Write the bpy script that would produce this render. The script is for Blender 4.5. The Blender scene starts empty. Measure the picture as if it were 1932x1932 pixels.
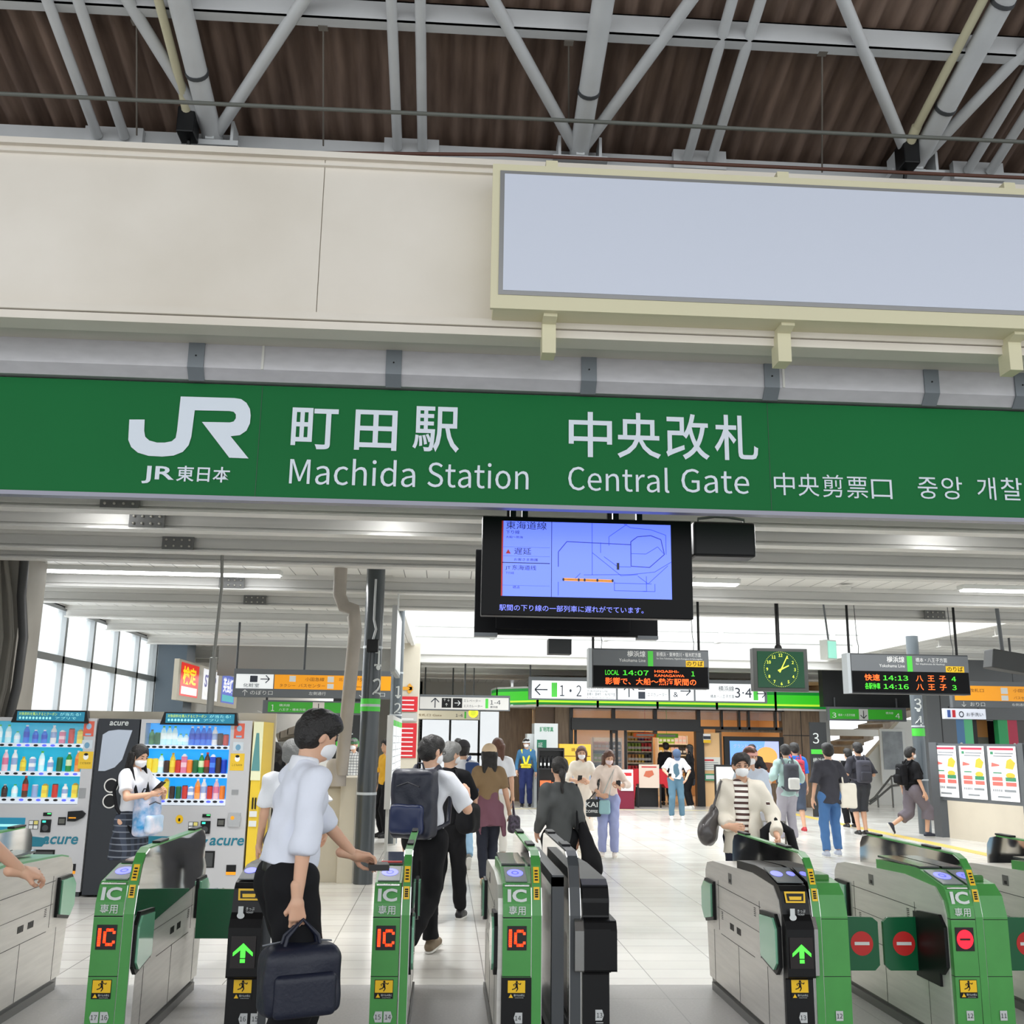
import bpy, math, random
import numpy as np
from mathutils import Vector, Matrix
random.seed(7)
SC = bpy.context.scene
COL = SC.collection
PI = math.pi

# ---------------------------------------------------------------- camera, world, light, exposure
EYE = 1.65
_t, _p, _r = math.radians(12.6), math.radians(3.5), math.radians(0.8)
_f = Vector((math.sin(_p)*math.cos(_t), math.cos(_p)*math.cos(_t), math.sin(_t)))
_r0 = Vector((math.cos(_p), -math.sin(_p), 0)); _u0 = _r0.cross(_f)
CR = _r0*math.cos(_r)+_u0*math.sin(_r); CU = -_r0*math.sin(_r)+_u0*math.cos(_r)
cd = bpy.data.cameras.new('camera'); cam = bpy.data.objects.new('camera', cd); COL.objects.link(cam)
cd.sensor_width = 36; cd.lens = 36*1935/1932; cd.clip_start = .05; cd.clip_end = 500
cam.matrix_world = Matrix(((CR.x, CU.x, -_f.x, 0), (CR.y, CU.y, -_f.y, 0), (CR.z, CU.z, -_f.z, EYE), (0, 0, 0, 1)))
SC.camera = cam
w = bpy.data.worlds.new('sky'); SC.world = w; w.use_nodes = True
w.node_tree.nodes['Background'].inputs[0].default_value = (.93, .97, 1.0, 1)
w.node_tree.nodes['Background'].inputs[1].default_value = 1.75
SC.view_settings.view_transform = 'Standard'; SC.view_settings.look = 'None'
SC.view_settings.exposure = 0.0; SC.view_settings.gamma = 1.0; SC.view_settings.use_curve_mapping = False
def area(name, loc, rot, sx, sy, watt, col=(1, 1, 1)):
    l = bpy.data.lights.new(name, 'AREA'); l.shape = 'RECTANGLE'; l.size = sx; l.size_y = sy
    l.energy = watt; l.color = col
    o = bpy.data.objects.new(name, l); COL.objects.link(o); o.location = loc; o.rotation_euler = rot
    return o
area('skylight_daylight', (4.5, 21.3, 5.6), (0, 0, 0), 10, 9.6, 950, (.95, .98, 1))
area('window_daylight', (-6.9, 19, 2.7), (0, -PI/2, 0), 2.2, 9, 300, (.95, .98, 1))
area('concourse_daylight', (0, -5.5, 4.2), (math.radians(80), 0, 0), 16, 6, 90, (1, .98, .95))
area('ceiling_tube_light_left', (-2.6, 13.0, 3.55), (0, 0, 0), 2.6, .3, 70)
area('ceiling_tube_light_right', (5.5, 13.8, 3.55), (0, 0, 0), 4, .3, 80)
area('gate_downlights', (1, 8.6, 3.5), (math.radians(-25), 0, 0), 7, .5, 110)
area('stair_daylight_left', (-2.4, 29.2, 3.4), (math.radians(-20), 0, 0), 2, 1.2, 120)
area('stair_daylight_right', (12.5, 31.0, 4.6), (math.radians(-15), 0, 0), 3, 2, 200)
area('store_light', (5.5, 31.5, 2.9), (0, 0, 0), 7, 4, 170, (1, .88, .72))

def at(x, y, Y):                       # where the sight line through a photo pixel meets the plane y = Y
    d = _f + CR*((x-966)/1935) - CU*((y-966)/1935)
    k = Y/d.y
    return Vector((d.x*k, Y, EYE+d.z*k))
def atz(x, y, z=0.):
    d = _f + CR*((x-966)/1935) - CU*((y-966)/1935)
    k = (z-EYE)/d.z
    return Vector((d.x*k, d.y*k, z))

# ---------------------------------------------------------------- materials
def lin(c):
    return tuple(((v/255)/12.92 if v/255 <= .04045 else ((v/255+.055)/1.055)**2.4) for v in c)
def mat(name, c, rough=.5, metal=0., em=0., noise=None, bump=None, alpha=1., spec=.5, coat=0.):
    m = bpy.data.materials.new(name); m.use_nodes = True
    nt = m.node_tree; b = nt.nodes['Principled BSDF']
    L = lin(c) + (1,)
    b.inputs['Base Color'].default_value = L
    b.inputs['Roughness'].default_value = rough; b.inputs['Metallic'].default_value = metal
    b.inputs['Specular IOR Level'].default_value = spec; b.inputs['Coat Weight'].default_value = coat
    b.inputs['Alpha'].default_value = alpha
    if em:
        b.inputs['Emission Color'].default_value = L; b.inputs['Emission Strength'].default_value = em
    if noise or bump:
        tc = nt.nodes.new('ShaderNodeTexCoord')
    if noise:
        sc, amt = noise[0], noise[1]
        n = nt.nodes.new('ShaderNodeTexNoise'); n.inputs['Scale'].default_value = sc; n.inputs['Detail'].default_value = 6
        mp = nt.nodes.new('ShaderNodeMapping'); nt.links.new(tc.outputs['Object'], mp.inputs[0])
        if len(noise) > 2: mp.inputs['Scale'].default_value = noise[2]
        nt.links.new(mp.outputs[0], n.inputs['Vector'])
        r = nt.nodes.new('ShaderNodeValToRGB')
        r.color_ramp.elements[0].position = .3; r.color_ramp.elements[1].position = .7
        d = lin(noise[3]) if len(noise) > 3 else tuple(v*(1-amt) for v in L[:3])
        r.color_ramp.elements[0].color = d+(1,); r.color_ramp.elements[1].color = L
        nt.links.new(n.outputs[0], r.inputs[0]); nt.links.new(r.outputs[0], b.inputs['Base Color'])
    if bump:
        n = nt.nodes.new('ShaderNodeTexNoise'); n.inputs['Scale'].default_value = bump[0]; n.inputs['Detail'].default_value = 4
        nt.links.new(tc.outputs['Object'], n.inputs['Vector'])
        bp = nt.nodes.new('ShaderNodeBump'); bp.inputs['Strength'].default_value = bump[1]; bp.inputs['Distance'].default_value = .02
        nt.links.new(n.outputs[0], bp.inputs['Height']); nt.links.new(bp.outputs[0], b.inputs['Normal'])
    return m
_mc = {}
def cm(c, rough=.6, em=0., **k):       # plain colour material, cached
    key = (tuple(c), rough, em, tuple(sorted(k.items())))
    if key not in _mc:
        _mc[key] = mat('paint_%02x%02x%02x' % tuple(c), c, rough, em=em, **k)
    return _mc[key]
def glassmat(name, c, a=.25, rough=.03):
    m = bpy.data.materials.new(name); m.use_nodes = True; nt = m.node_tree
    b = nt.nodes['Principled BSDF']; b.inputs['Base Color'].default_value = lin(c)+(1,); b.inputs['Roughness'].default_value = rough
    t = nt.nodes.new('ShaderNodeBsdfTransparent'); t.inputs[0].default_value = (1, 1, 1, 1)
    mx = nt.nodes.new('ShaderNodeMixShader'); mx.inputs[0].default_value = a
    nt.links.new(t.outputs[0], mx.inputs[1]); nt.links.new(b.outputs[0], mx.inputs[2])
    nt.links.new(mx.outputs[0], nt.nodes['Material Output'].inputs[0])
    return m
def stripemat(name, c1, c2, axis, scale, duty=.5, c3=None, scale2=None, axis2=None, rough=.8):
    m = mat(name, c1, rough); nt = m.node_tree; b = nt.nodes['Principled BSDF']
    tc = nt.nodes.new('ShaderNodeTexCoord'); sp = nt.nodes.new('ShaderNodeSeparateXYZ'); nt.links.new(tc.outputs['Object'], sp.inputs[0])
    def band(ax, s, du):
        mu = nt.nodes.new('ShaderNodeMath'); mu.operation = 'MULTIPLY'; mu.inputs[1].default_value = s; nt.links.new(sp.outputs[ax], mu.inputs[0])
        fr = nt.nodes.new('ShaderNodeMath'); fr.operation = 'FRACT'; nt.links.new(mu.outputs[0], fr.inputs[0])
        gt = nt.nodes.new('ShaderNodeMath'); gt.operation = 'GREATER_THAN'; gt.inputs[1].default_value = du; nt.links.new(fr.outputs[0], gt.inputs[0])
        return gt.outputs[0]
    mx = nt.nodes.new('ShaderNodeMix'); mx.data_type = 'RGBA'
    mx.inputs[6].default_value = lin(c1)+(1,); mx.inputs[7].default_value = lin(c2)+(1,)
    nt.links.new(band(axis, scale, duty), mx.inputs[0]); out = mx.outputs[2]
    if c3:
        m2 = nt.nodes.new('ShaderNodeMix'); m2.data_type = 'RGBA'; nt.links.new(out, m2.inputs[6]); m2.inputs[7].default_value = lin(c3)+(1,)
        nt.links.new(band(axis2, scale2, .8), m2.inputs[0]); out = m2.outputs[2]
    nt.links.new(out, b.inputs['Base Color'])
    return m

# ---------------------------------------------------------------- mesh builder
_tx = {}
try:
    _vf = bpy.data.fonts.load(bpy.utils.resource_path('LOCAL')+'/datafiles/fonts/Noto Sans CJK Regular.woff2')
except Exception:
    _vf = None
def _glyphs(s, off, plain=False):
    k = (s, off, plain); nf = _vf and (plain or (s.isascii() or '·' in s) and '1' in s or s in '234') and len(s) < 9
    if k not in _tx:
        c = bpy.data.curves.new('t', 'FONT'); c.body = s; c.size = 1; c.offset = off; c.resolution_u = 3
        if nf: c.font = _vf; c.offset = off/2.7
        o = bpy.data.objects.new('t', c)
        me = bpy.data.meshes.new_from_object(o)
        g = 2.68 if nf else 1; vs = [tuple(v.co*g) for v in me.vertices]; fs = [tuple(p.vertices) for p in me.polygons]
        # new_from_object gives both directions consistently; glyph faces lie in z = 0
        bpy.data.objects.remove(o); bpy.data.meshes.remove(me); bpy.data.curves.remove(c)
        _tx[k] = (vs, fs)
    return _tx[k]
class MB:
    def __init__(s, *mats): s.v = []; s.f = []; s.m = []; s.s = []; s.mats = list(mats)
    def mi(s, m):
        if m is None: return 0
        if isinstance(m, int): return m
        if m not in s.mats: s.mats.append(m)
        return s.mats.index(m)
    def add(s, vs, fs, m=None, smooth=False):
        b = len(s.v); i = s.mi(m)
        s.v.extend(tuple(v) for v in vs)
        for f in fs: s.f.append(tuple(b+k for k in f)); s.m.append(i); s.s.append(smooth)
        return s
    def box(s, x0, x1, y0, y1, z0, z1, m=None, R=None, o=None):
        vs = [(x, y, z) for x in (x0, x1) for y in (y0, y1) for z in (z0, z1)]
        if R is not None:
            o = Vector(o or ((x0+x1)/2, (y0+y1)/2, (z0+z1)/2)); vs = [R @ (Vector(v)-o)+o for v in vs]
        return s.add(vs, [(0, 1, 3, 2), (4, 6, 7, 5), (0, 4, 5, 1), (2, 3, 7, 6), (0, 2, 6, 4), (1, 5, 7, 3)], m)
    def quad(s, a, b, c, d, m=None): return s.add([a, b, c, d], [(0, 1, 2, 3)], m)
    def prism(s, poly, ax, a, b, m=None, smooth=False, caps=True):
        # poly: list of 2-D points in the two other axes (order x,y,z without ax)
        def P(p, t):
            return {'x': (t, p[0], p[1]), 'y': (p[0], t, p[1]), 'z': (p[0], p[1], t)}[ax]
        n = len(poly); vs = [P(p, a) for p in poly]+[P(p, b) for p in poly]
        s.add(vs, [(i, (i+1) % n, n+(i+1) % n, n+i) for i in range(n)], m, smooth)
        if caps:
            s.add([P(p, a) for p in poly], [tuple(range(n-1, -1, -1))], m); s.add([P(p, b) for p in poly], [tuple(range(n))], m)
        return s
    def tube(s, p0, p1, r0, r1=None, n=12, m=None, caps=True):
        return s.path([p0, p1], r0, n, m, r1, caps)
    def path(s, pts, r, n=10, m=None, r1=None, caps=True):
        pts = [Vector(p) for p in pts]; K = len(pts); vs = []; prev = None
        for i, p in enumerate(pts):
            d = (pts[min(i+1, K-1)]-pts[max(i-1, 0)]).normalized()
            if prev is None:
                a = Vector((0, 0, 1)) if abs(d.z) < .9 else Vector((1, 0, 0)); u = d.cross(a).normalized()
            else: u = (prev-d*prev.dot(d)).normalized()
            prev = u; w_ = d.cross(u); rr = r if r1 is None else r+(r1-r)*i/(K-1)
            for k in range(n):
                t = 2*PI*k/n; vs.append(p+(u*math.cos(t)+w_*math.sin(t))*rr)
        fs = [(i*n+k, i*n+(k+1) % n, (i+1)*n+(k+1) % n, (i+1)*n+k) for i in range(K-1) for k in range(n)]
        s.add(vs, fs, m, True)
        if caps: s.add(vs[:n], [tuple(range(n-1, -1, -1))], m); s.add(vs[-n:], [tuple(range(n))], m)
        return s
    def lathe(s, prof, c, n=16, m=None, ax='z'):
        vs = []
        for r, z in prof:
            for k in range(n):
                t = 2*PI*k/n; q = (r*math.cos(t), r*math.sin(t), z)
                if ax == 'y': q = (q[0], q[2], q[1])
                if ax == 'x': q = (q[2], q[0], q[1])
                vs.append((c[0]+q[0], c[1]+q[1], c[2]+q[2]))
        fs = [(i*n+k, i*n+(k+1) % n, (i+1)*n+(k+1) % n, (i+1)*n+k) for i in range(len(prof)-1) for k in range(n)]
        s.add(vs, fs, m, True)
        if prof[0][0] > 1e-6: s.add(vs[:n], [tuple(range(n-1, -1, -1))], m)
        if prof[-1][0] > 1e-6: s.add(vs[-n:], [tuple(range(n))], m)
        return s
    def disc(s, c, rx, rz, m=None, n=28, U=(1, 0, 0), V=(0, 0, 1), a0=0, a1=2*PI, ri=0):
        c = Vector(c); U = Vector(U); V = Vector(V)
        if ri:
            vs = []
            for k in range(n+1):
                t = a0+(a1-a0)*k/n
                for q in (1, ri): vs.append(c+U*rx*q*math.cos(t)+V*rz*q*math.sin(t))
            return s.add(vs, [(2*k, 2*k+2, 2*k+3, 2*k+1) for k in range(n)], m)
        full = abs(a1-a0-2*PI) < 1e-6
        vs = [c+U*rx*math.cos(a0+(a1-a0)*k/n)+V*rz*math.sin(a0+(a1-a0)*k/n) for k in range(n if full else n+1)]
        return s.add(vs, [tuple(range(len(vs)))], m)
    def poly(s, pts, m=None): return s.add(pts, [tuple(range(len(pts)))], m)
    def text(s, st, O, size, m=None, U=(1, 0, 0), V=(0, 0, 1), w=None, al='l', off=0.):
        vs, fs = _glyphs(st, off)
        if not vs: return s
        x0 = min(v[0] for v in vs); x1 = max(v[0] for v in vs)
        k = size; kx = size if w is None else w/max(x1-x0, 1e-6)
        W = (x1-x0)*kx; sh = {'l': 0, 'c': -W/2, 'r': -W}[al]
        O = Vector(O); U = Vector(U).normalized(); V = Vector(V).normalized()
        return s.add([O+U*((v[0]-x0)*kx+sh)+V*(v[1]*k) for v in vs], fs, m)
    def build(s, name, parent=None, label=None, cat=None, group=None, kind=None, bevel=0, loc=None, rot=None):
        me = bpy.data.meshes.new(name); me.from_pydata([tuple(v) for v in s.v], [], s.f)
        for m in s.mats: me.materials.append(m)
        me.polygons.foreach_set('material_index', s.m); me.polygons.foreach_set('use_smooth', s.s); me.update()
        o = bpy.data.objects.new(name, me); COL.objects.link(o)
        if parent: o.parent = parent
        if loc is not None: o.location = loc
        if rot is not None: o.rotation_euler = rot
        if bevel:
            b = o.modifiers.new('bevel', 'BEVEL'); b.width = bevel; b.segments = 2; b.limit_method = 'ANGLE'; b.angle_limit = .6
        tag(o, label, cat, group, kind)
        return o
def tag(o, label=None, cat=None, group=None, kind=None):
    if label: o['label'] = label
    if cat: o['category'] = cat
    if group: o['group'] = group
    if kind: o['kind'] = kind
    return o
def thing(name, label, cat, loc=(0, 0, 0), rz=0, group=None):
    o = bpy.data.objects.new(name, None); COL.objects.link(o); o.location = loc; o.rotation_euler = (0, 0, rz); o.empty_display_size = .2
    return tag(o, label, cat, group)
def copy_tree(o, parent=None):
    c = o.copy(); COL.objects.link(c); c.parent = parent
    for ch in o.children: copy_tree(ch, c)
    return c
def arc2(cx, cz, rx, rz, a0, a1, n=8):
    return [(cx+rx*math.cos(math.radians(a0+(a1-a0)*k/n)), cz+rz*math.sin(math.radians(a0+(a1-a0)*k/n))) for k in range(n+1)]
def arrow(mb, cx, y, cz, s, d, m, t=.16):
    # line arrow in the xz plane facing -y, pointing in direction d ('u','d','l','r')
    def T(px, pz):
        return {'u': (px, pz), 'd': (px, -pz), 'r': (pz, px), 'l': (-pz, px)}[d]
    def bar(a, b):
        a = Vector(a); b = Vector(b); e = (b-a).normalized(); n_ = Vector((-e.y, e.x))*t/2
        pts = [a-n_, b-n_, b+n_, a+n_]
        mb.poly([(cx+T(*p)[0]*s, y, cz+T(*p)[1]*s) for p in pts], m)
    bar((0, -.5), (0, .46)); bar((0, .5), (-.42, .08)); bar((0, .5), (.42, .08))

# colours used all over
WHITE = mat('white_paint', (226, 228, 226), .45)
SIGNW = mat('sign_white', (235, 238, 240), .4, em=.35)
BLACK = mat('black_plastic', (12, 12, 14), .4, spec=.3)
DGREY = mat('dark_grey_paint', (62, 65, 68), .45)
SGREY = mat('sign_grey', (98, 102, 106), .45)
STEEL = mat('brushed_steel', (222, 219, 213), .33, .45, noise=(3, .12, (1, 1, 14)))
CHROME = mat('mirror_steel', (222, 222, 220), .05, 1.)

# ================================================================ LARGE STRUCTURE
def struct(mb, name, **k): return mb.build(name, kind='structure', **k)
# floor: pale polished tiles beyond the gate line, speckled grey stone before it
def floor_mat(c1, c2, cm_, bw, bh, rough, sp=0):
    m = mat('floor_tiles', c1, rough); nt = m.node_tree; b = nt.nodes['Principled BSDF']
    tc = nt.nodes.new('ShaderNodeTexCoord'); mp = nt.nodes.new('ShaderNodeMapping'); mp.inputs['Location'].default_value = (-.33, -.05, 0)
    br = nt.nodes.new('ShaderNodeTexBrick'); br.offset = 0; br.inputs['Scale'].default_value = 1
    br.inputs['Brick Width'].default_value = bw; br.inputs['Row Height'].default_value = bh
    br.inputs['Mortar Size'].default_value = .004; br.inputs['Mortar Smooth'].default_value = .3
    br.inputs['Color1'].default_value = lin(c1)+(1,); br.inputs['Color2'].default_value = lin(c2)+(1,); br.inputs['Mortar'].default_value = lin(cm_)+(1,)
    nt.links.new(tc.outputs['Object'], mp.inputs[0]); nt.links.new(mp.outputs[0], br.inputs[0])
    n = nt.nodes.new('ShaderNodeTexNoise'); n.inputs['Scale'].default_value = sp or 1.3; n.inputs['Detail'].default_value = 5
    nt.links.new(tc.outputs['Object'], n.inputs[0])
    mx = nt.nodes.new('ShaderNodeMix'); mx.data_type = 'RGBA'; mx.blend_type = 'MULTIPLY'; mx.inputs[0].default_value = .5 if sp else .22
    nt.links.new(br.outputs[0], mx.inputs[6]); nt.links.new(n.outputs[0], mx.inputs[7]); nt.links.new(mx.outputs[2], b.inputs['Base Color'])
    mr = nt.nodes.new('ShaderNodeMapRange'); mr.inputs[3].default_value = rough*.8; mr.inputs[4].default_value = rough*1.3
    nt.links.new(n.outputs[0], mr.inputs[0]); nt.links.new(mr.outputs[0], b.inputs['Roughness'])
    return m
FT = floor_mat((226, 224, 217), (214, 210, 203), (136, 134, 128), .6, .3, .22)
FG = floor_mat((184, 182, 179), (178, 176, 173), (150, 148, 146), 1.2, 1.2, .35, 60)
mb = MB(FT, FG)
mb.box(-14, 20, 7.65, 48, -.1, 0, FT); mb.box(-14, 20, -8, 7.65, -.1, 0, FG)
struct(mb, 'floor')
mb = MB(cm((214, 186, 96), .6))
mb.box(8.5, 8.72, 9, 26.6, .0, .006)
struct(mb, 'trim_1', label='yellow tactile guide strip on the floor')
mb = MB(cm((206, 196, 160), .6)); mb.box(-1, 8.5, 26.6, 26.8, 0, .005); struct(mb, 'trim_2')

# concourse ceiling: white strip panels with dark joints, opening for the skylight
CEIL = mat('ceiling_panels', (238, 237, 233), .38); nt = CEIL.node_tree
tc = nt.nodes.new('ShaderNodeTexCoord'); br = nt.nodes.new('ShaderNodeTexBrick'); br.offset = 0; br.inputs['Scale'].default_value = 1
br.inputs['Brick Width'].default_value = .3; br.inputs['Row Height'].default_value = 50; br.inputs['Mortar Size'].default_value = .006
br.inputs['Color1'].default_value = lin((240, 239, 235))+(1,); br.inputs['Color2'].default_value = lin((232, 231, 227))+(1,); br.inputs['Mortar'].default_value = lin((110, 108, 105))+(1,)
nt.links.new(tc.outputs['Object'], br.inputs[0]); nt.links.new(br.outputs[0], nt.nodes['Principled BSDF'].inputs['Base Color'])
bn = nt.nodes.new('ShaderNodeTexNoise'); bn.inputs['Scale'].default_value = 1.6; bp = nt.nodes.new('ShaderNodeBump'); bp.inputs['Strength'].default_value = .35; bp.inputs['Distance'].default_value = .05
nt.links.new(tc.outputs['Object'], bn.inputs[0]); nt.links.new(bn.outputs[0], bp.inputs['Height']); nt.links.new(bp.outputs[0], nt.nodes['Principled BSDF'].inputs['Normal'])
CZ = 3.84
SX0, SX1, SY0, SY1 = -.85, 9.9, 16.5, 26.3
mb = MB(CEIL)
mb.box(-7, 15, 7.3, SY0, CZ, CZ+.12); mb.box(-7, SX0, SY0, SY1, CZ, CZ+.12); mb.box(SX1, 15, SY0, SY1, CZ, CZ+.12); mb.box(-7, 15, SY1, 44, CZ, CZ+.12)
struct(mb, 'ceiling')
WALLW = mat('white_wall', (226, 226, 222), .6, noise=(1.2, .06))
mb = MB(WALLW)      # light well above the opening, open to the sky
e = .015; mb.box(SX0+e, SX0+.1, SY0+e, SY1-e, CZ-.05, 6.2); mb.box(SX1-.1, SX1-e, SY0+e, SY1-e, CZ-.05, 6.2); mb.box(SX0+.1, SX1-.1, SY1-.1, SY1-e, CZ-.06, 5.4); mb.box(SX0+.1, SX1-.1, SY0+e, SY0+.1, CZ-.05, 6.0)
struct(mb, 'wall_skylight')
mb = MB(cm((196, 198, 198), .4))
for zz, yy in ((4.25, 24.0), (4.05, 24.4), (4.5, 20)):
    mb.tube((SX0, yy, zz), (SX1, yy, zz), .03)
for k in range(4): mb.box(1+2.7*k, 1.12+2.7*k, 23.95, 24.45, 4.0, 4.3)
struct(mb, 'trim_3')
BEAM = mat('beam_paint', (218, 217, 213), .45, noise=(2, .1, (.4, 1, 6)))
n_ = 4
for i, Y in enumerate((9.24, 10.1, 11.3, 12.0, 14.2, 15.95)):
    mb = MB(BEAM)
    h0 = 3.62
    mb.box(-6.9, 14.5, Y-.09, Y+.09, h0, h0+.02); mb.box(-6.9, 14.5, Y-.012, Y+.012, h0+.02, 3.78); mb.box(-6.9, 14.5, Y-.09, Y+.09, 3.78, CZ)
    mb.box(-6.9, 14.5, Y-.03, Y+.03, h0+.055, h0+.075)
    struct(mb, 'trim_%d' % n_); n_ += 1
for Y in (18.2, 20.4, 23.2):
    for x0, x1 in ((-6.6, SX0-.1), (SX1+.1, 14.5)):
        mb = MB(BEAM); mb.box(x0, x1, Y-.1, Y+.1, 3.64, 3.66); mb.box(x0, x1, Y-.02, Y+.02, 3.66, 3.78); mb.box(x0, x1, Y-.1, Y+.1, 3.78, CZ); struct(mb, 'trim_%d' % n_); n_ += 1
for Y in (26.2, 27.8, 30.5, 33):
    mb = MB(BEAM); mb.box(-6.6, 14.5, Y-.1, Y+.1, 3.56, 3.6); mb.box(-6.6, 14.5, Y-.03, Y+.03, 3.6, 3.78); mb.box(-6.6, 14.5, Y-.1, Y+.1, 3.76, CZ); struct(mb, 'trim_%d' % n_); n_ += 1
# bolted splice plates on the beams
PLT = mat('splice_plate', (96, 97, 96), .5); BOLT = cm((170, 168, 160), .4, metal=.6)
for (Y, X, nm) in ((9.24, -2.96, 'nearest the green sign'), (10.1, -2.96, 'on the third beam'), (11.3, -2.96, 'on the fourth beam'), (14.2, -2.96, 'above the long ceiling lamp end'), (15.95, -2.96, 'farthest of the left row'), (15.95, 7.75, 'above the right departure board')):
    mb = MB(PLT, BOLT); z0 = 3.64
    mb.box(X-.17, X+.17, Y-.1, Y-.085, z0, z0+.14)
    for a in range(4):
        for b_ in range(2): mb.lathe([(.0, 0), (.013, .0), (.011, .01), (0, .011)], (X-.125+a*.083, Y-.112, z0+.035+b_*.07), 8, BOLT, 'y')
    mb.build('splice_plate', label='grey bolted splice plate on a ceiling beam, %s' % nm, cat='bracket', group='bolted plates on the ceiling beams')

# left side: concrete pier, window wall, blue-grey pillar, far walls
CONC = mat('concrete', (150, 146, 138), .75, noise=(1.5, .22))
mb = MB(CONC); mb.box(-7.2, -5.24, 12.9, 13.6, 0, CZ-.01); struct(mb, 'wall_pier')
mb = MB(WALLW, CONC)
mb.box(-6.8, -6.6, 13.6, 24.6, 0, 1.95, WALLW); mb.box(-6.8, -6.6, 13.6, 24.6, 3.8, CZ+.1, WALLW); mb.box(-6.8, -6.6, 24.6, 44, 0, CZ, WALLW)
mb.box(-7.4, -6.8, 7.3, 13.0, 0, CZ, CONC)
struct(mb, 'wall_left')
FRM = mat('window_alu', (150, 154, 156), .4, .5)
FROST = glassmat('window_glass', (236, 244, 246), .3, .15)
ys = [13.7, 15.3, 16.9, 18.35, 19.8, 21.25, 22.7, 24.1]
wn = None
mb = MB(FROST); mb.box(-6.705, -6.695, 13.6, 24.6, 1.95, 3.8); wn = struct(mb, 'window_1')
mb = MB(FRM)
for y in ys: mb.box(-6.78, -6.62, y-.05, y+.05, 1.95, 3.8)
mb.box(-6.78, -6.62, 13.6, 24.6, 2.86, 2.98); mb.box(-6.78, -6.6, 13.6, 24.6, 1.9, 1.98); mb.box(-6.78, -6.6, 13.6, 24.6, 3.74, 3.82)
mb.build('window_frame', wn)
BLG = mat('blue_grey_panel', (84, 98, 110), .45)
mb = MB(BLG); mb.box(-6.6, -5.95, 24.1, 24.9, 0, CZ); struct(mb, 'wall_pillar_left')
# back of the stair hall on the left
DK = cm((40, 42, 44), .5)
mb = MB(WALLW, DK, BLG); mb.box(-6.6, -3.2, 30, 30.2, 0, CZ, WALLW); mb.box(-2.6, -1.75, 24.4, 24.7, 0, 3.1, DK); mb.box(-5.3, -1.3, 24.4, 24.6, 3.05, CZ, cm((150, 150, 146), .5)); mb.box(-3.45, -3.2, 23.6, 30, 0, 1.5, WALLW)
struct(mb, 'wall_stair_left')
# beige pillar with notices, low stair walls
BEIGE = mat('beige_panel', (206, 198, 180), .5, noise=(2, .1))
mb = MB(BEIGE); mb.box(-1.15, -.62, 24, 24.6, 0, CZ); struct(mb, 'wall_pillar_center')
mb = MB(BEIGE, cm((150, 140, 122), .5)); mb.box(-1.72, -1.22, 12.85, 13.2, 0, 1.07); mb.box(-1.22, -1.04, 12.76, 12.95, 0, 1.2); mb.box(-1.75, -1.22, 12.8, 13.22, 1.07, 1.1, 1)
struct(mb, 'wall_low_front')
mb = MB(BEIGE); mb.box(-1.6, -1.3, 13.22, 18.0, 0, 1.05)
struct(mb, 'wall_low_left')

# beyond the shop corridor: bright glazing
mb = MB(WALLW); mb.box(-1.3, 2.5, 40, 40.2, 2.75, CZ); mb.box(-6.6, -.9, 40, 40.2, 0, CZ); mb.box(2.6, 14, 40, 40.2, 0, CZ); struct(mb, 'wall_back')
mb = MB(FROST); mb.box(-.9, 2.6, 40.05, 40.06, 0, 2.75); wn = struct(mb, 'window_2')
mb = MB(DGREY)
for x in (-.9, .2, 1.3, 2.5): mb.box(x-.04, x+.04, 40, 40.12, 0, 2.75)
mb.box(-.9, 2.6, 40, 40.12, 1.1, 1.2); mb.build('window_frame', wn)

# ------------------------------------------------ roof over the gates
def roofz(Y): return 6.03+.27*(7.0-Y)
def atroof(x, y, off):
    d = _f + CR*((x-966)/1935) - CU*((y-966)/1935)
    k = (7.92-off-EYE)/(d.z+.27*d.y)
    return Vector((d.x*k, d.y*k, EYE+d.z*k))
RUST = mat('roof_sheet', (132, 110, 96), .7, noise=(2.2, .45, (6, .7, 1), (88, 70, 60)))
mb = MB(RUST); vs = []; NX = 1040; X0, X1 = -9.5, 11.5
for j, Y in enumerate((7.25, 5.0, 2.0, -3.0)):
    for i in range(NX+1):
        x = X0+(X1-X0)*i/NX; ph = (x/.162) % 1
        zz = .028*max(-1, min(1, 1.6*math.sin(2*PI*ph)))
        vs.append((x, Y, roofz(Y)+zz))
fs = [(j*(NX+1)+i, j*(NX+1)+i+1, (j+1)*(NX+1)+i+1, (j+1)*(NX+1)+i) for j in range(3) for i in range(NX)]
mb.add(vs, fs, RUST, True); struct(mb, 'ceiling_roof')
WST = mat('white_steel', (196, 198, 199), .4, noise=(4, .1))
def beam_roof(Y, off, h, name, bw=.05):
    mb = MB(WST); z1 = roofz(Y)-.03-off
    mb.box(-9.5, 11.5, Y-.05, Y-.04, z1-h, z1); mb.box(-9.5, 11.5, Y-.05, Y+.04, z1-h, z1-h+.01); mb.box(-9.5, 11.5, Y-.05, Y+.06, z1-.01, z1)
    return struct(mb, name)
pl = atroof(966, 42, .1)
beam_roof(pl.y, 0, .15, 'trim_40'); beam_roof(pl.y-1.55, 0, .15, 'trim_41'); beam_roof(pl.y-3.1, 0, .15, 'trim_42')
mb = MB(WST); mb.box(-9.5, 11.5, 6.9, 6.94, 5.5, 5.985); mb.box(-9.5, 11.5, 6.6, 6.9, 5.5, 5.53); struct(mb, 'trim_43')
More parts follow.
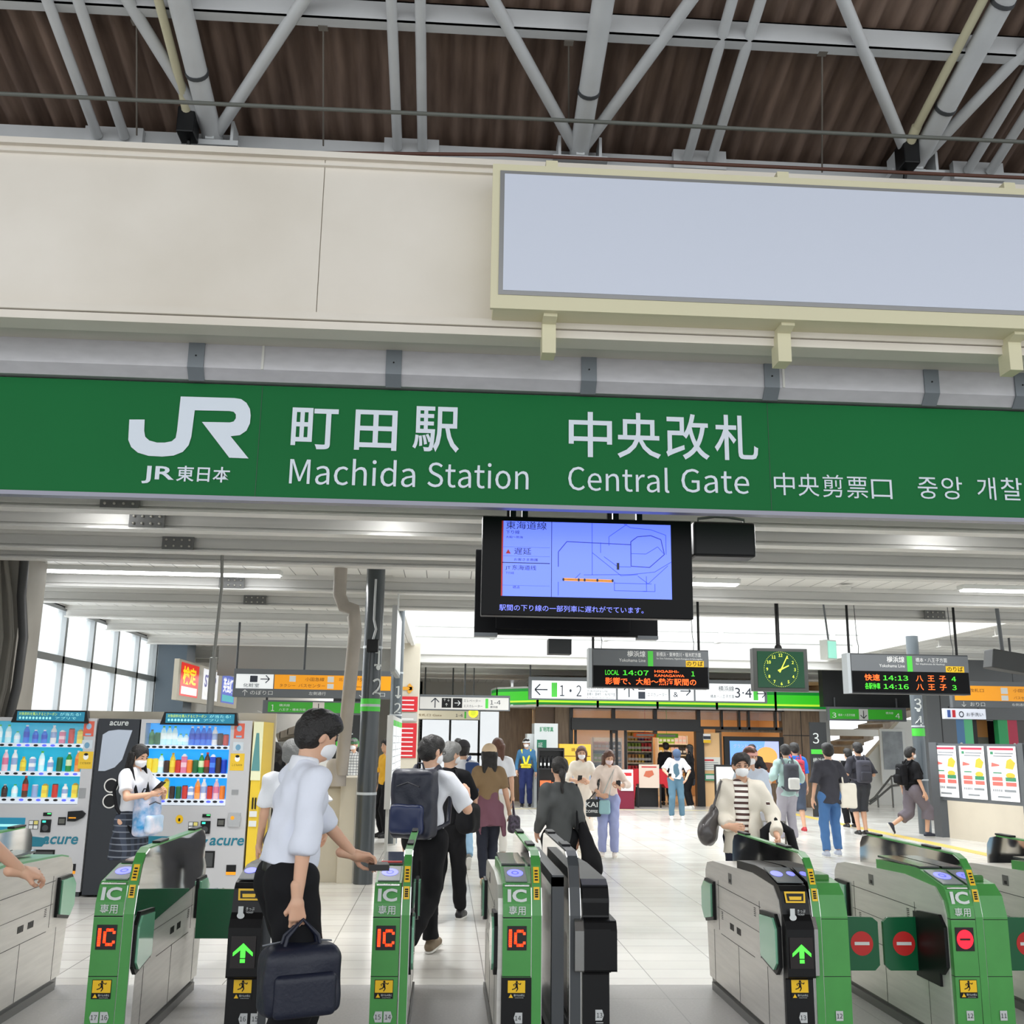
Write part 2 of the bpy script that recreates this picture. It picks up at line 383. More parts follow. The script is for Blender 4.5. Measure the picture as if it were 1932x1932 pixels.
# joint plates on the purlin
# trusses: thick lower chord with two diagonals meeting on a shoe at the wall top
def along(p, Y2):           # follow the roof slope from p
    return Vector((p.x, Y2, p.z+.27*(p.y-Y2)))
nodes = [((402, 262), (179, -100), (638, -100), 'left'), ((1092, 292), (875, -100), (1376, -100), 'middle'), ((1722, 318), (1550, -100), (2117, -100), 'right')]
NP = []
for (n0, l, r, nm) in nodes:
    b0 = at(n0[0], n0[1], 6.78); NP.append(b0)
    t = thing('roof_truss', '%s of the three white tubular roof trusses, standing on the wall top' % {'left': 'leftmost', 'middle': 'middle', 'right': 'rightmost'}[nm], 'roof truss', b0, 0, 'white tubular roof trusses')
    z = Vector((0, 0, 0))
    mb = MB(WST); mb.tube(z, along(b0, -2.0)-b0, .072, n=18); mb.build('chord', t)
    for q in (l, r):
        e = atroof(q[0], q[1], .16)-b0
        mb = MB(WST); mb.tube(z, e, .042, n=14); mb.build('diagonal', t)
    mb = MB(WST); mb.box(-.2, .2, -.09, .12, -.1, -.06); mb.box(-.03, .03, -.1, .1, -.06, .12); mb.box(-.16, -.14, -.08, .08, -.06, .1); mb.box(.14, .16, -.08, .08, -.06, .1); mb.build('shoe', t)
    for q in (.55, 1.35):
        mb = MB(DGREY)
        c = Vector((0, -q, .27*q)); d = Vector((0, -1, .27)).normalized(); mb.tube(c-d*.014, c+d*.014, .079, n=18); mb.build('clamp', t)
for i, (xa, xb, nm) in enumerate(((184, 235, 'left of the left truss'), (750, 797, 'between the left and middle trusses'), (1297, 1342, 'between the middle and right trusses'), (1826, 1868, 'right of the right truss'))):
    ya = 256 if i == 0 else (278 if i == 1 else 300 if i == 2 else 322)
    a = at(xa, ya, 6.82); b = at(xb, ya+2, 6.82)
    for s_, p in (('left', a), ('right', b)):
        mb = MB(WST); mb.tube(p, along(p, -2.0), .036, n=14)
        o = mb.build('roof_strut'); tag(o, '%s tube of the slim pair of white roof struts %s' % (s_, nm), 'roof strut', 'slim paired roof struts')
    mb = MB(WST); mb.box(a.x-.1, b.x+.12, 6.84, 6.9, a.z-.06, a.z+.09); mb.build('strut_plate', label='small white steel plate holding the paired struts %s' % nm, cat='bracket')
# pale conduits strapped to the outer trusses, with black junction boxes and cable
PIPEC = cm((196, 190, 160), .5)
for p, nm, s_ in ((NP[0], 'left', -1), (NP[2], 'right', -1)):
    o = p+Vector((s_*.13, -.25, .02))
    t = thing('conduit', 'cream cable conduit with a black junction box along the %s truss' % nm, 'conduit', o, 0, 'cream conduits on the trusses')
    mb = MB(PIPEC); mb.tube((0, 0, .05), along(Vector((0, 0, .05)), -6.5), .03, n=12); mb.tube((0, .03, .02), (0, -.12, .09), .036, n=12); mb.build('tube', t)
    mb = MB(BLACK); mb.box(-.06, .06, -.02, .14, -.14, .06); mb.build('junction_box', t, bevel=.01)
    mb = MB(BLACK); mb.path([(0, .1, -.12), (.0, .13, -.2), (-.03, .15, -.28), (-.05, .2, -.36)], .014); mb.build('cable', t)
# long hanging dark conduit and suspension wires
p0 = at(0, 180, 6.2); p1 = at(1932, 264, 6.2)
mb = MB(cm((92, 94, 88), .5)); zc = (p0.z+p1.z)/2; mb.tube((-7, 6.2, p0.z), (9, 6.2, p1.z), .014, n=10)
mb.build('hanging_conduit', label='long thin grey conduit hung across below the corrugated roof', cat='conduit')
mb = MB(cm((84, 50, 38), .6)); q0 = at(950, 292, 6.45); q1 = at(1932, 332, 6.45); mb.path([(q0.x-2.2, 6.6, q0.z-.0), (q0.x, 6.45, q0.z), (q1.x/2, 6.45, (q0.z+q1.z)/2-.01), (q1.x+3, 6.45, q1.z)], .013, 8)
mb.build('cable', label='brown cable lying along the wall top above the blank light box', cat='cable')
for xx, ya, yb, nm in ((610, 50, 275, 'left of the middle'), (1073, 78, 262, 'behind the middle truss'), (1551, 98, 325, 'left of the right truss'), (258, 40, 255, 'left of the left truss')):
    a = at(xx, yb, 6.72); b = atroof(xx, ya, .15); 
    mb = MB(cm((110, 104, 96), .5)); mb.tube(a, b, .006, n=6); mb.box(b.x-.03, b.x+.03, b.y-.03, b.y+.02, b.z-.02, b.z+.03)
    mb.build('suspension_wire', label='thin steel wire hanging from the roof beam, %s' % nm, cat='wire', group='thin wires below the roof')

# ------------------------------------------------ beige fascia wall, silver band, green station sign
FAS = mat('fascia_cream', (230, 223, 212), .55, noise=(.9, .1, (1, 1, 1), (216, 208, 195)))
FAS2 = cm((160, 152, 138), .6)
mb = MB(FAS, FAS2)
xs = at(605, 450, 6.5).x
mb.box(-9, xs-.003, 6.5, 6.62, 4.4, 5.58); mb.box(xs+.003, 10.5, 6.5, 6.62, 4.4, 5.58); mb.box(-9, 10.5, 6.51, 6.61, 4.4, 5.58, FAS2)
struct(mb, 'wall_fascia')
mb = MB(FAS); mb.box(-9, 10.5, 6.46, 6.62, 5.575, 5.62); mb.box(-9, 10.5, 6.47, 6.6, 5.52, 5.535); mb.box(-9, 10.5, 6.42, 6.62, 4.36, 4.41); mb.box(-9, 10.5, 6.44, 6.62, 4.30, 4.355); struct(mb, 'trim_44')
mb = MB(mat('soffit_paint', (206, 202, 188), .55, noise=(1.5, .1))); mb.box(-9, 10.5, 6.6, 7.3, 4.345, 4.37); mb.box(-9, 10.5, 7.26, 7.4, 3.6, 6.2); struct(mb, 'trim_45')
ALU = mat('satin_aluminium', (206, 204, 208), .35, .35, noise=(2.5, .1, (3, 1, 9)))
mb = MB(ALU, cm((214, 212, 205), .5))
mb.prism([(6.9, 4.345), (6.9, 4.17), (6.96, 4.1), (7.05, 4.1), (7.05, 4.345)], 'x', -9, 10.5, ALU)
for xx in (495, 1477): xv = at(xx, 690, 6.9).x; mb.box(xv-.008, xv+.008, 6.893, 6.9, 4.17, 4.345, 1)
struct(mb, 'trim_46')
STR = cm((128, 134, 140), .45, metal=.4)
for i, xx in enumerate((370, 743, 1111, 1455, 1755, 1925)):
    xv = at(xx, 690+.03*(xx-966)*.5, 6.9).x; mb = MB(STR)
    mb.prism([(6.885, 4.345), (6.885, 4.165), (6.955, 4.09), (6.965, 4.1), (6.9, 4.175), (6.9, 4.345)], 'x', xv-.055, xv+.055)
    mb.lathe([(.006, 0), (.006, .004), (0, .005)], (xv, 6.88, 4.25), 8, BLACK, 'y')
    mb.build('sign_strap', label='grey metal strap over the silver band, number %d counted from the left' % (i+1), cat='bracket', group='grey straps on the silver band')
GREEN = mat('sign_green', (0, 106, 50), .5, noise=(.5, .12), spec=.2)
LET = mat('sign_lettering', (214, 222, 232), .4)
sg = thing('station_sign', 'long green railway station name sign spanning the whole gate line', 'sign', (0, 7.0, 3.2))
mb = MB(GREEN); mb.box(-9, 10.5, 0, .07, .07, .885)
for xx in (487, 1451): xv = at(xx, 850, 7).x; mb.box(xv-.002, xv+.002, -.002, .0, .07, .885, cm((10, 70, 40), .4))
mb.build('panel', sg)
mb = MB(mat('sign_frame', (140, 140, 152), .4, .4)); mb.box(-9, 10.5, -.01, .075, .045, .075); mb.build('frame', sg)
mb = MB(LET); YS = 6.994
def st(s, x, y, xr, ytop, off=0., al='l'):
    # baseline-left pixel, right pixel and cap-top pixel -> lettering on the sign plane
    a = at(x, y, YS); b = at(xr, y, YS); c = at(x, ytop, YS)
    m_ = MB(LET); m_.text(s, (a.x, YS-7, a.z-3.2), (c.z-a.z)*1.12 if s != 'JR' else (c.z-a.z)*1.35, LET, w=b.x-a.x, off=off); m_.build('lettering', sg)
st('町', 548, 838, 636, 757, .013); st('田', 668, 841, 748, 763, .013); st('駅', 778, 842, 866, 758, .01)
for k, c_ in enumerate('中央改札'): st(c_, 1073+92*k, 853+2*k, 1155+92*k, 772+2*k, .01)
for k, c_ in enumerate('中央剪票口'): st(c_, 1461+46*k, 930+2*k, 1500+46*k, 889+2*k, .0)
for k, c_ in enumerate('중앙개찰구'):
    if k < 4: st(c_, (1733, 1778, 1845, 1890)[k], 937+k, (1770, 1817, 1880, 1930)[k], 895+k, 0)
glyph_font = lambda s, off: _glyphs(s, off, True)
def st2(s, x, y, xr, cap):
    a = at(x, y, YS); b = at(xr, y, YS); c = at(x, cap, YS)
    vs, fs = glyph_font(s, .0); x0 = min(v[0] for v in vs); x1 = max(v[0] for v in vs); H_ = max(v[1] for v in glyph_font(s[0], .0)[0])
    kx = (b.x-a.x)/(x1-x0); ky = (c.z-a.z)/H_
    m_ = MB(LET); m_.add([(a.x+(v[0]-x0)*kx, YS-7, a.z-3.2+v[1]*ky) for v in vs], fs, LET); m_.build('lettering', sg)
st2('Machida', 545, 912, 783, 866); st2('Station', 806, 918, 997, 872); st2('Central', 1072, 924, 1263, 880); st2('Gate', 1286, 928, 1414, 884)
mb = MB(LET)
def Lp(pts):     # crop pixels (2x, offset 0,600) of the emblem -> sign plane
    return [(at(px/2, 600+py/2, YS).x, YS-7, at(px/2, 600+py/2, YS).z-3.2) for px, py in pts]
mb.poly(Lp([(488, 383), (546, 383), (544, 425), (548, 448), (563, 462), (592, 470), (622, 470), (648, 465), (663, 452), (668, 425), (682, 296),
            (885, 302), (910, 306), (930, 320), (943, 343), (946, 368), (943, 398), (930, 425), (905, 442), (870, 446), (938, 530), (865, 527), (762, 392),
            (868, 394), (882, 390), (890, 378), (890, 364), (882, 354), (866, 351), (735, 348), (722, 448), (712, 480), (690, 505), (655, 519), (612, 523), (560, 520), (520, 508), (495, 487), (484, 460)]), LET)
st('JR', 267, 903, 328, 877, .018); st('東日本', 332, 905, 434, 877, .012)
mb.build('emblem', sg)

# blank light box with frame and brackets
lb = thing('light_box', 'large blank bluish white light box mounted on the cream wall', 'sign', (0, 6.25, 4.4))
CRM = cm((214, 208, 176), .5)
mb = MB(CRM)
mb.box(.24, 6.4, 0.001, .25, .0, 1.03); mb.box(.22, 6.42, -.03, .0, .99, 1.04); mb.box(.22, 6.42, -.03, 0, .0, .1); mb.box(.22, .27, -.03, 0, .1, .99); mb.build('casing', lb)
mb = MB(cm((150, 150, 150), .35, metal=.5)); mb.box(.27, 6.38, -.036, -.0, .095, .99); mb.build('inner_frame', lb)
mb = MB(mat('blank_panel', (196, 202, 216), .35, em=.1)); mb.box(.30, 6.36, -.04, -.03, .125, .965); mb.build('panel', lb)
for xx in (1035, 1475, 1905):
    xv = at(xx, 620, 6.4).x; mb = MB(CRM)
    mb.prism([(6.27, 4.40), (6.27, 4.38), (6.36, 4.36), (6.36, 4.16), (6.5, 4.16), (6.5, 4.40)], 'x', xv-.045, xv+.045)
    mb.v = [(a, b-6.25, c-4.4) for a, b, c in mb.v]; mb.build('bracket', lb)
    mb = MB(CRM); mb.box(xv-.04, xv+.04, -.02, .2, 1.04, 1.09); mb.build('top_clip', lb)

# ================================================================ TICKET GATES
GG = mat('gate_green', (74, 152, 74), .3, noise=(6, .12)); GG2 = mat('gate_green_dark', (46, 112, 34), .32)
LCD = mat('led_off', (20, 8, 8), .3)
RED_E = mat('led_red', (255, 62, 24), .4, em=2.2); GRN_E = mat('led_green', (70, 240, 60), .4, em=1.6)
YEL = mat('caution_yellow', (238, 190, 24), .45); BLU_E = mat('reader_blue', (104, 108, 255), .4, em=1.6)
GLG = mat('green_resin', (128, 190, 156), .12, coat=.6); STK = mat('grey_label', (190, 192, 192), .5)
DOORG = mat('door_green', (16, 96, 58), .2); DOORR = mat('sign_red', (206, 40, 36), .4)
PLINTH = mat('plinth_steel', (120, 120, 118), .35, .7); SMOKE = mat('smoked_top', (66, 70, 70), .12, coat=.5)
LETW = mat('letter_grey_white', (206, 210, 208), .45)
GY = 5.95
def running_man(mb, cx, y, cz, s, m):
    def P(pts): mb.poly([(cx+a*s, y, cz+b*s) for a, b in pts], m)
    mb.disc((cx+.02*s, y, cz+.36*s), .1*s, .1*s, m, 10)
    P([(-.12, .27), (.1, .25), (.12, -.02), (-.06, -.06)]); P([(.08, .24), (.34, .12), (.42, .26), (.36, .3), (.3, .2), (.1, .3)])
    P([(-.1, .26), (-.3, .16), (-.22, 0), (-.16, .03), (-.22, .14), (-.06, .2)]); P([(-.06, 0), (.12, 0), (.16, -.2), (.02, -.42), (-.06, -.4), (.06, -.2)])
    P([(-.06, 0), (.06, -.04), (-.1, -.2), (-.38, -.3), (-.4, -.22), (-.16, -.14)])
def sticker(par, cx, y, z0, z1):
    w_ = .05; mb = MB(BLACK); zm = z0+(z1-z0)*.32
    mb.box(cx-w_, cx+w_, y-.002, y, z0, z1, BLACK); mb.box(cx-w_+.003, cx+w_-.003, y-.003, y-.002, zm, z1-.003, YEL)
    running_man(mb, cx, y-.004, (zm+z1)/2, (z1-zm)*.95, BLACK)
    mb.poly([(cx-.042, y-.004, z0+.006), (cx-.018, y-.004, z0+.006), (cx-.03, y-.004, z0+.026)], YEL)
    mb.text('駆け込み禁止', (cx-.014, y-.004, z0+.014), .012, LETW, w=.058); mb.text('CAUTION', (cx-.008, y-.004, z0+.004), .006, LETW, w=.045)
    mb.build('caution_sticker', par)
def hexplate(par, cx, y, z, n, pt):
    mb = MB(STK); w_ = .023; h = .027
    p = {'l': [(-1, 0), (-.6, -1), (1, -1), (1, 1), (-.6, 1)], 'r': [(1, 0), (.6, 1), (-1, 1), (-1, -1), (.6, -1)]}[pt]
    mb.poly([(cx+a*w_, y, z+b*h) for a, b in p], STK); mb.text(n, (cx, y-.001, z-.012), .034, BLACK, al='c'); mb.box(cx-.02, cx+.02, y-.001, y, z-.04, z-.036, STK)
    mb.build('number_plate', par)
def ic_front(par, x0, x1, nums, yel_low=False):
    cx = (x0+x1)/2
    prof = [(0, .0), (-.012, .36), (-.012, .70), (-.004, .78), (.035, .862), (.06, .878), (.34, .935), (.42, .94), (.98, .925), (.98, .86), (.12, .80), (.12, 0)]
    mb = MB(GG); mb.prism(prof, 'x', x0, x1, GG); mb.box(x0-.001, x1+.001, -.0135, .12, .706, .712, BLACK); mb.box(x0-.001, x1+.001, -.0135, .12, .408, .413, BLACK)
    if yel_low: mb.box(x0-.003, x1+.003, -.016, .12, 0, .406, BLACK)
    mb.build('front_cover', par, bevel=.004)
    mb = MB(SMOKE); mb.box(x0+.008, x1-.008, .36, .97, .938, .95); mb.build('top_plate', par)
    # reader
    mb = MB(mat('reader_grey', (120, 128, 128), .3)); U = Vector((0, .28, .057)).normalized()
    a = Vector((cx, .075, .8835))
    mb.add([a+Vector((sx, 0, 0))+U*t+Vector((0, 0, z)) for sx in (-.06, .06) for t in (0, .24) for z in (0, .006)], [(0, 1, 3, 2), (4, 6, 7, 5), (0, 4, 5, 1), (2, 3, 7, 6), (0, 2, 6, 4), (1, 5, 7, 3)])
    mb.disc(a+U*.13+Vector((0, 0, .0075)), .046, .062, BLU_E, 26, (1, 0, 0), tuple(U)); mb.disc(a+U*.13+Vector((0, 0, .0085)), .022, .03, mat('reader_blue_dim', (70, 80, 190), .4, em=.8), 20, (1, 0, 0), tuple(U), ri=.6)
    mb.build('card_reader', par)
    mb = MB(CHROME); mb.path([(x0+.01, .034, .868), (x1-.01, .034, .868)], .006, 8); mb.build('chrome_trim', par)
    # lettering on the sloped nose
    V = Vector((0, .039, .082)).normalized(); o = Vector((cx, -.0045, .787))
    mb = MB(LETW); mb.text('IC', (cx, -.0125+.012, .792), .088, LETW, V=(0, .32, 1), w=.105, al='c', off=.035)
    mb.build('lettering', par)
    mb = MB(LETW); mb.text('専用', (cx, -.0155, .728), .05, LETW, V=(0, .06, 1), w=.092, al='c', off=.006); mb.build('japanese_lettering', par)
    return cx
def display(par, cx, z0, z1, w_, kind, y=-.013):
    mb = MB(LCD); mb.box(cx-w_/2, cx+w_/2, y-.003, y+.01, z0, z1, LCD); zc = (z0+z1)/2
    if kind == 'IC':
        # chunky dot-matrix letters
        def seg(pts, t=.016):
            for a, b in zip(pts, pts[1:]):
                d = (Vector(b)-Vector(a)); n_ = max(1, int(d.length/.0105))
                for k in range(n_+1):
                    q = Vector(a)+d*k/n_; mb.box(cx+q.x-t/2, cx+q.x+t/2, y-.005, y-.003, zc+q.y-t/2, zc+q.y+t/2, RED_E)
        seg([(-.036, -.037), (-.036, .037)]); seg([(.04, .024), (.028, .036), (.006, .036), (-.008, .022), (-.008, -.022), (.006, -.036), (.028, -.036), (.04, -.024)], .0135)
    if kind == 'arrow':
        for q in ([(0, .045), (.052, -.002), (.052, -.02), (.012, .012), (-.012, .012), (-.052, -.02), (-.052, -.002)], [(-.013, .012), (.013, .012), (.013, -.028), (-.013, -.028)], [(-.013, -.034), (.013, -.034), (.013, -.052), (-.013, -.052)]):
            mb.poly([(cx+a, y-.005, zc+b) for a, b in q], GRN_E)
    if kind == 'stop':
        mb.disc((cx, y-.005, zc), .047, .05, mat('led_red2', (255, 20, 40), .4, em=2.0)); mb.box(cx-.03, cx+.03, y-.0065, y-.0055, zc-.006, zc+.006, LCD)
    mb.build('display', par)
def body(par, x0, x1, sides, m=STEEL, pad=True):
    prof = [(.03, .07), (.03, .72), (.06, .80), (.14, .862), (.55, .885), (1.5, .85), (1.66, .825), (1.715, .77), (1.72, .56), (1.66, .07)]
    mb = MB(m); mb.prism(prof, 'x', x0, x1, m)
    for s in sides:
        xs_ = x1 if s > 0 else x0; a, b = (xs_, xs_+.0015) if s > 0 else (xs_-.0015, xs_)
        for (ya, yb, za, zb) in ((.40, 1.40, .705, .709), (.55, 1.32, .40, .404), (.42, .424, .42, .74), (1.36, 1.364, .42, .74), (.9, .903, .07, .40), (.30, .303, .07, .40), (1.5, 1.503, .07, .4), (.4, 1.4, .56, .563)): mb.box(a, b, ya, yb, za, zb, BLACK)
        for (yy, zz) in ((.50, .64), (1.26, .50)):
            for k in range(5): mb.box(a, b, yy, yy+.035, zz+.011*k, zz+.005+.011*k, BLACK)
        for k in range(6): mb.box(a, b, .84+.016*k, .85+.016*k, .47, .51, BLACK); mb.box(a, b, 1.0+.016*k, 1.01+.016*k, .47, .51, BLACK)
    mb.build('body', par, bevel=.006)
    mb = MB(PLINTH); mb.box(x0+.012, x1-.012, .05, 1.64, 0, .07); mb.box(x0-.012, x1+.012, .12, 1.56, .0, .05); mb.build('plinth', par)
    for s in sides:
        xs_ = x1 if s > 0 else x0
        for nm, q in (('front', [(.02, .45), (.02, .66), (.08, .72), (.36, .70), (.36, .44), (.08, .40)]), ('rear', [(1.44, .47), (1.44, .72), (1.66, .72), (1.74, .66), (1.74, .50), (1.66, .43)])):
            mb = MB(BLACK); mb.prism(q, 'x', xs_-.02 if s < 0 else xs_, xs_ if s < 0 else xs_+.02, BLACK); mb.build('pad_frame', par)
            if nm == 'front' and not pad: continue
            cy = sum(a for a, b in q)/6; cz = sum(b for a, b in q)/6; q2 = [(cy+(a-cy)*.86, cz+(b-cz)*.86) for a, b in q]
            mb = MB(GLG); mb.prism(q2, 'x', xs_-.032 if s < 0 else xs_+.02, xs_-.02 if s < 0 else xs_+.032, GLG); mb.build('side_pad', par, bevel=.005)
        mb = MB(PLINTH, BLACK); a, b = (xs_, xs_+.004) if s > 0 else (xs_-.004, xs_); mb.box(a, b, 1.02, 1.09, .755, .82, PLINTH); a, b = (xs_, xs_+.006) if s > 0 else (xs_-.006, xs_); mb.box(a, b, 1.035, 1.065, .765, .785, BLACK); mb.build('latch', par)
def fin(par, x0, x1, green=True, stick=True, face=CHROME):
    prof = [(.0, .0), (-.006, .40), (-.006, .72), (.03, .86), (.08, .965), (.13, 1.012), (.20, 1.035), (1.46, 1.035), (1.54, 1.02), (1.585, .975), (1.60, .90), (1.60, .70), (.10, .60), (.10, 0)]
    mb = MB(face); mb.prism(prof, 'x', x0, x1, face); mb.build('guide_fin', par, bevel=.004)
    m = GG if green else DGREY
    fr = [(-.01, .0), (-.01, .72), (.024, .865), (.075, .972), (.125, 1.02), (.20, 1.043), (1.46, 1.043), (1.46, 1.035), (.20, 1.033), (.13, 1.01), (.08, .962), (.03, .858), (-.004, .72), (-.004, 0)]
    mb = MB(m); mb.prism(fr, 'x', x0+.004, x1-.004, m); mb.build('edge_rail', par)
    for yy in (.42, 1.28):
        mb = MB(BLACK, PLINTH); mb.box(x0+.006, x1-.006, yy, yy+.2, 1.043, 1.056); mb.build('sensor_cap', par, bevel=.004)
    if stick:
        cx = (x0+x1)/2; mb = MB(YEL, BLACK)
        for t0, t1 in ((.80, .865), (.885, .965)):
            def yz(z): return (-.012 + (z-.72)*.245 if z < .865 else .0225+(z-.865)*.49)
            mb.quad((cx-.016, yz(t0)-.003, t0), (cx+.016, yz(t0)-.003, t0), (cx+.016, yz(t1)-.003, t1), (cx-.016, yz(t1)-.003, t1), YEL)
            for k in range(4):
                zz = t0+.012+k*(t1-t0-.02)/4; mb.box(cx-.009, cx+.009, yz(zz)-.0055, yz(zz)-.0045, zz, zz+.008, BLACK)
        mb.build('warning_strip', par)
def arrow_front(par, x0, x1, num, pt):
    cx = (x0+x1)/2
    mb = MB(BLACK); mb.prism([(0, 0), (0, .40), (-.05, .41), (-.055, .66), (-.03, .70), (0, .73), (.03, .85), (.06, .875), (.34, .93), (.5, .935), (.9, .92), (.9, .86), (.12, .8), (.12, 0)], 'x', x0, x1); mb.build('front_cover', par, bevel=.008)
    mb = MB(YEL, BLACK); U = Vector((0, .28, .055)).normalized(); a = Vector((cx, .012, .80)); V = Vector((0, .03, .12)).normalized()
    pts = [(-.055, -.03), (.055, -.03), (.06, .03), (-.06, .03)]
    mb.poly([a+Vector((p, -.006, 0))+V*(q+.02) for p, q in pts], YEL); mb.poly([a+Vector((p*.82, -.008, 0))+V*(q*.66+.02) for p, q in pts], BLACK); mb.poly([a+Vector((p*.6, -.0095, 0))+V*(q*.3+.015) for p, q in pts], YEL); mb.build('ticket_slot', par)
    mb = MB(mat('reader_slab', (92, 98, 100), .25))
    a = Vector((cx, .08, .886)); mb.add([a+Vector((sx, 0, 0))+U*t+Vector((0, 0, z)) for sx in (-.075, .075) for t in (0, .26) for z in (0, .006)], [(0, 1, 3, 2), (4, 6, 7, 5), (0, 4, 5, 1), (2, 3, 7, 6), (0, 2, 6, 4), (1, 5, 7, 3)])
    for q in (-.035,): mb.disc(a+U*.14+Vector((q, 0, .0075)), .034, .05, BLU_E, 26, (1, 0, 0), tuple(U))
    mb.disc(a+U*.14+Vector((.048, 0, .0075)), .022, .04, BLU_E, 26, (1, 0, 0), tuple(U)); mb.build('card_reader', par)
    mb = MB(LETW); mb.box(cx-.045, cx-.018, -.031, -.03, .72, .765); mb.disc((cx-.03, -.032, .718), .02, .016, LETW); mb.text('きっぷ', (cx-.004, -.031, .745), .02, LETW, w=.045); mb.text('TICKET', (cx-.004, -.031, .73), .012, LETW, w=.04); mb.build('ticket_pictogram', par)
    display(par, cx, .46, .62, .13, 'arrow', -.057); sticker(par, cx, -.002, .295, .395); hexplate(par, cx+(.012 if pt == 'l' else -.012), -.003, .20, num, pt)
def flap(par, xa, xb, Yd, z0=.36, z1=.66, icon=True, slant=.0, m=DOORG):
    mb = MB(m); r = .03
    q = [(xa, z0+slant), (xa, z1), (xb-(r if xb > xa else -r), z1-.005), (xb, z1-.03), (xb, z0+.03), (xb-(r if xb > xa else -r), z0)]
    mb.prism(q, 'y', Yd-GY-.012, Yd-GY+.012, m); d = mb.build('door_flap', par, bevel=.004)
    if icon:
        cx = (xa+xb)/2; mb = MB(DOORR, WHITE); mb.disc((cx, Yd-GY-.014, (z0+z1)/2), .068, .068, DOORR); mb.box(cx-.045, cx+.045, Yd-GY-.016, Yd-GY-.015, (z0+z1)/2-.009, (z0+z1)/2+.009, WHITE); mb.build('no_entry_sign', d)
def gate(x0, x1, label):
    cx = (x0+x1)/2; t = thing('ticket_gate', label, 'ticket gate', (cx, GY, 0), 0, 'automatic ticket gates'); return t, cx
def rel(cx, *a): return [v-cx for v in a]
# A: far left gate, cut by the frame
t, c = gate(-2.86, -2.55, 'steel ticket gate cut off by the left edge of the photo')
body(t, *rel(c, -2.80, -2.55), (1,)); fin(t, *rel(c, -2.86, -2.80), stick=False)
mb = MB(mat('gate_green_pale', (104, 160, 118), .3)); mb.prism([(.1, .86), (.14, .875), (.55, .9), (1.5, .862), (1.64, .84), (1.64, .80), (.1, .84)], 'x', *rel(c, -2.795, -2.56)); mb.build('top_cover', t)
mb = MB(SMOKE); mb.box(*rel(c, -2.79, -2.66), .3, 1.3, .895, .91); mb.build('top_plate', t)
# B
t, c = gate(-1.84, -1.63, 'green fronted card gate with plates 17 and 16')
body(t, *rel(c, -1.83, -1.64), (1,)); cx = ic_front(t, *rel(c, -1.84, -1.69), '17'); fin(t, *rel(c, -1.69, -1.63)); display(t, cx, .543, .667, .105, 'IC')
sticker(t, cx, -.012, .30, .395); hexplate(t, cx-.027, -.0105, .21, '17', 'l'); hexplate(t, cx+.027, -.0105, .21, '16', 'r'); flap(t, *rel(c, -1.60, -1.19), 7.3, icon=False, z1=.67)
# C
t, c = gate(-1.11, -.90, 'black fronted gate with green arrow beside the man in white shirt')
body(t, *rel(c, -1.10, -.95), ()); fin(t, *rel(c, -.95, -.90), green=False, stick=False); arrow_front(t, *rel(c, -1.12, -.95), '16', 'l')
hexplate(t, -.985-c+.005+.02, -.003, .20, '15', 'r'); flap(t, *rel(c, -1.10, -1.17), 7.3, icon=False)
# D
t, c = gate(-.36, -.16, 'green fronted card gate with plates 15 and 14')
body(t, *rel(c, -.35, -.17), (1,)); cx = ic_front(t, *rel(c, -.36, -.215), '15'); fin(t, *rel(c, -.21, -.16)); display(t, cx, .543, .667, .105, 'IC')
sticker(t, cx, -.012, .30, .395); hexplate(t, cx-.027, -.0105, .21, '15', 'l'); hexplate(t, cx+.027, -.0105, .21, '14', 'r')
mb = MB(DOORR); mb.box(cx-.06, cx+.06, .36, .4, .95, .957); mb.build('status_light', t)
# E
t, c = gate(.32, .56, 'bright green card gate with black lower front and plate 14')
body(t, *rel(c, .32, .55), (-1,)); cx = ic_front(t, *rel(c, .345, .50), '14', True); fin(t, *rel(c, .50, .56)); display(t, cx, .543, .667, .105, 'IC')
sticker(t, cx, -.018, .30, .395); hexplate(t, cx+.01, -.019, .205, '14', 'l')
# F partition
t = thing('partition_panel', 'slim grey framed glass partition between gates 14 and 13', 'partition', (.65, GY, 0))
mb = MB(DGREY); mb.box(-.035, .03, .0, .06, 0, .92); mb.box(-.035, .03, 1.5, 1.56, 0, .92); mb.box(-.035, .03, .0, 1.56, .87, .93); mb.box(-.035, .03, 0, 1.56, 0, .08); mb.build('frame', t)
mb = MB(glassmat('partition_glass', (200, 204, 204), .75, .1)); mb.box(-.012, .008, .06, 1.5, .08, .87); mb.build('pane', t)
# G
t, c = gate(.71, .97, 'black backed gate with plate 13 seen from its exit end')
body(t, *rel(c, .775, .90), ()); fin(t, *rel(c, .71, .775), green=False, stick=False)
mb = MB(BLACK); mb.prism([(0, 0), (0, .43), (-.06, .44), (-.065, .66), (-.04, .70), (0, .71), (-.01, .80), (.03, .87), (.1, .90), (.9, .90), (1.4, .88), (1.6, .80), (1.62, 0)], 'x', *rel(c, .785, .93)); mb.build('front_cover', t, bevel=.012)
mb = MB(BLACK); mb.prism([(-.055, .44), (-.06, .65), (-.03, .70), (1.5, .70), (1.5, .44)], 'x', *rel(c, .93, .965)); mb.build('side_bulge', t, bevel=.012)
mb = MB(mat('post_steel', (150, 150, 148), .25, .9)); mb.prism([(-.055, .44), (-.06, .65), (-.03, .70), (.0, .71), (.1, .7), (.1, .44)], 'x', *rel(c, .735, .785)); mb.build('corner_trim', t, bevel=.008)
hexplate(t, .875-c, -.003, .215, '13', 'r')
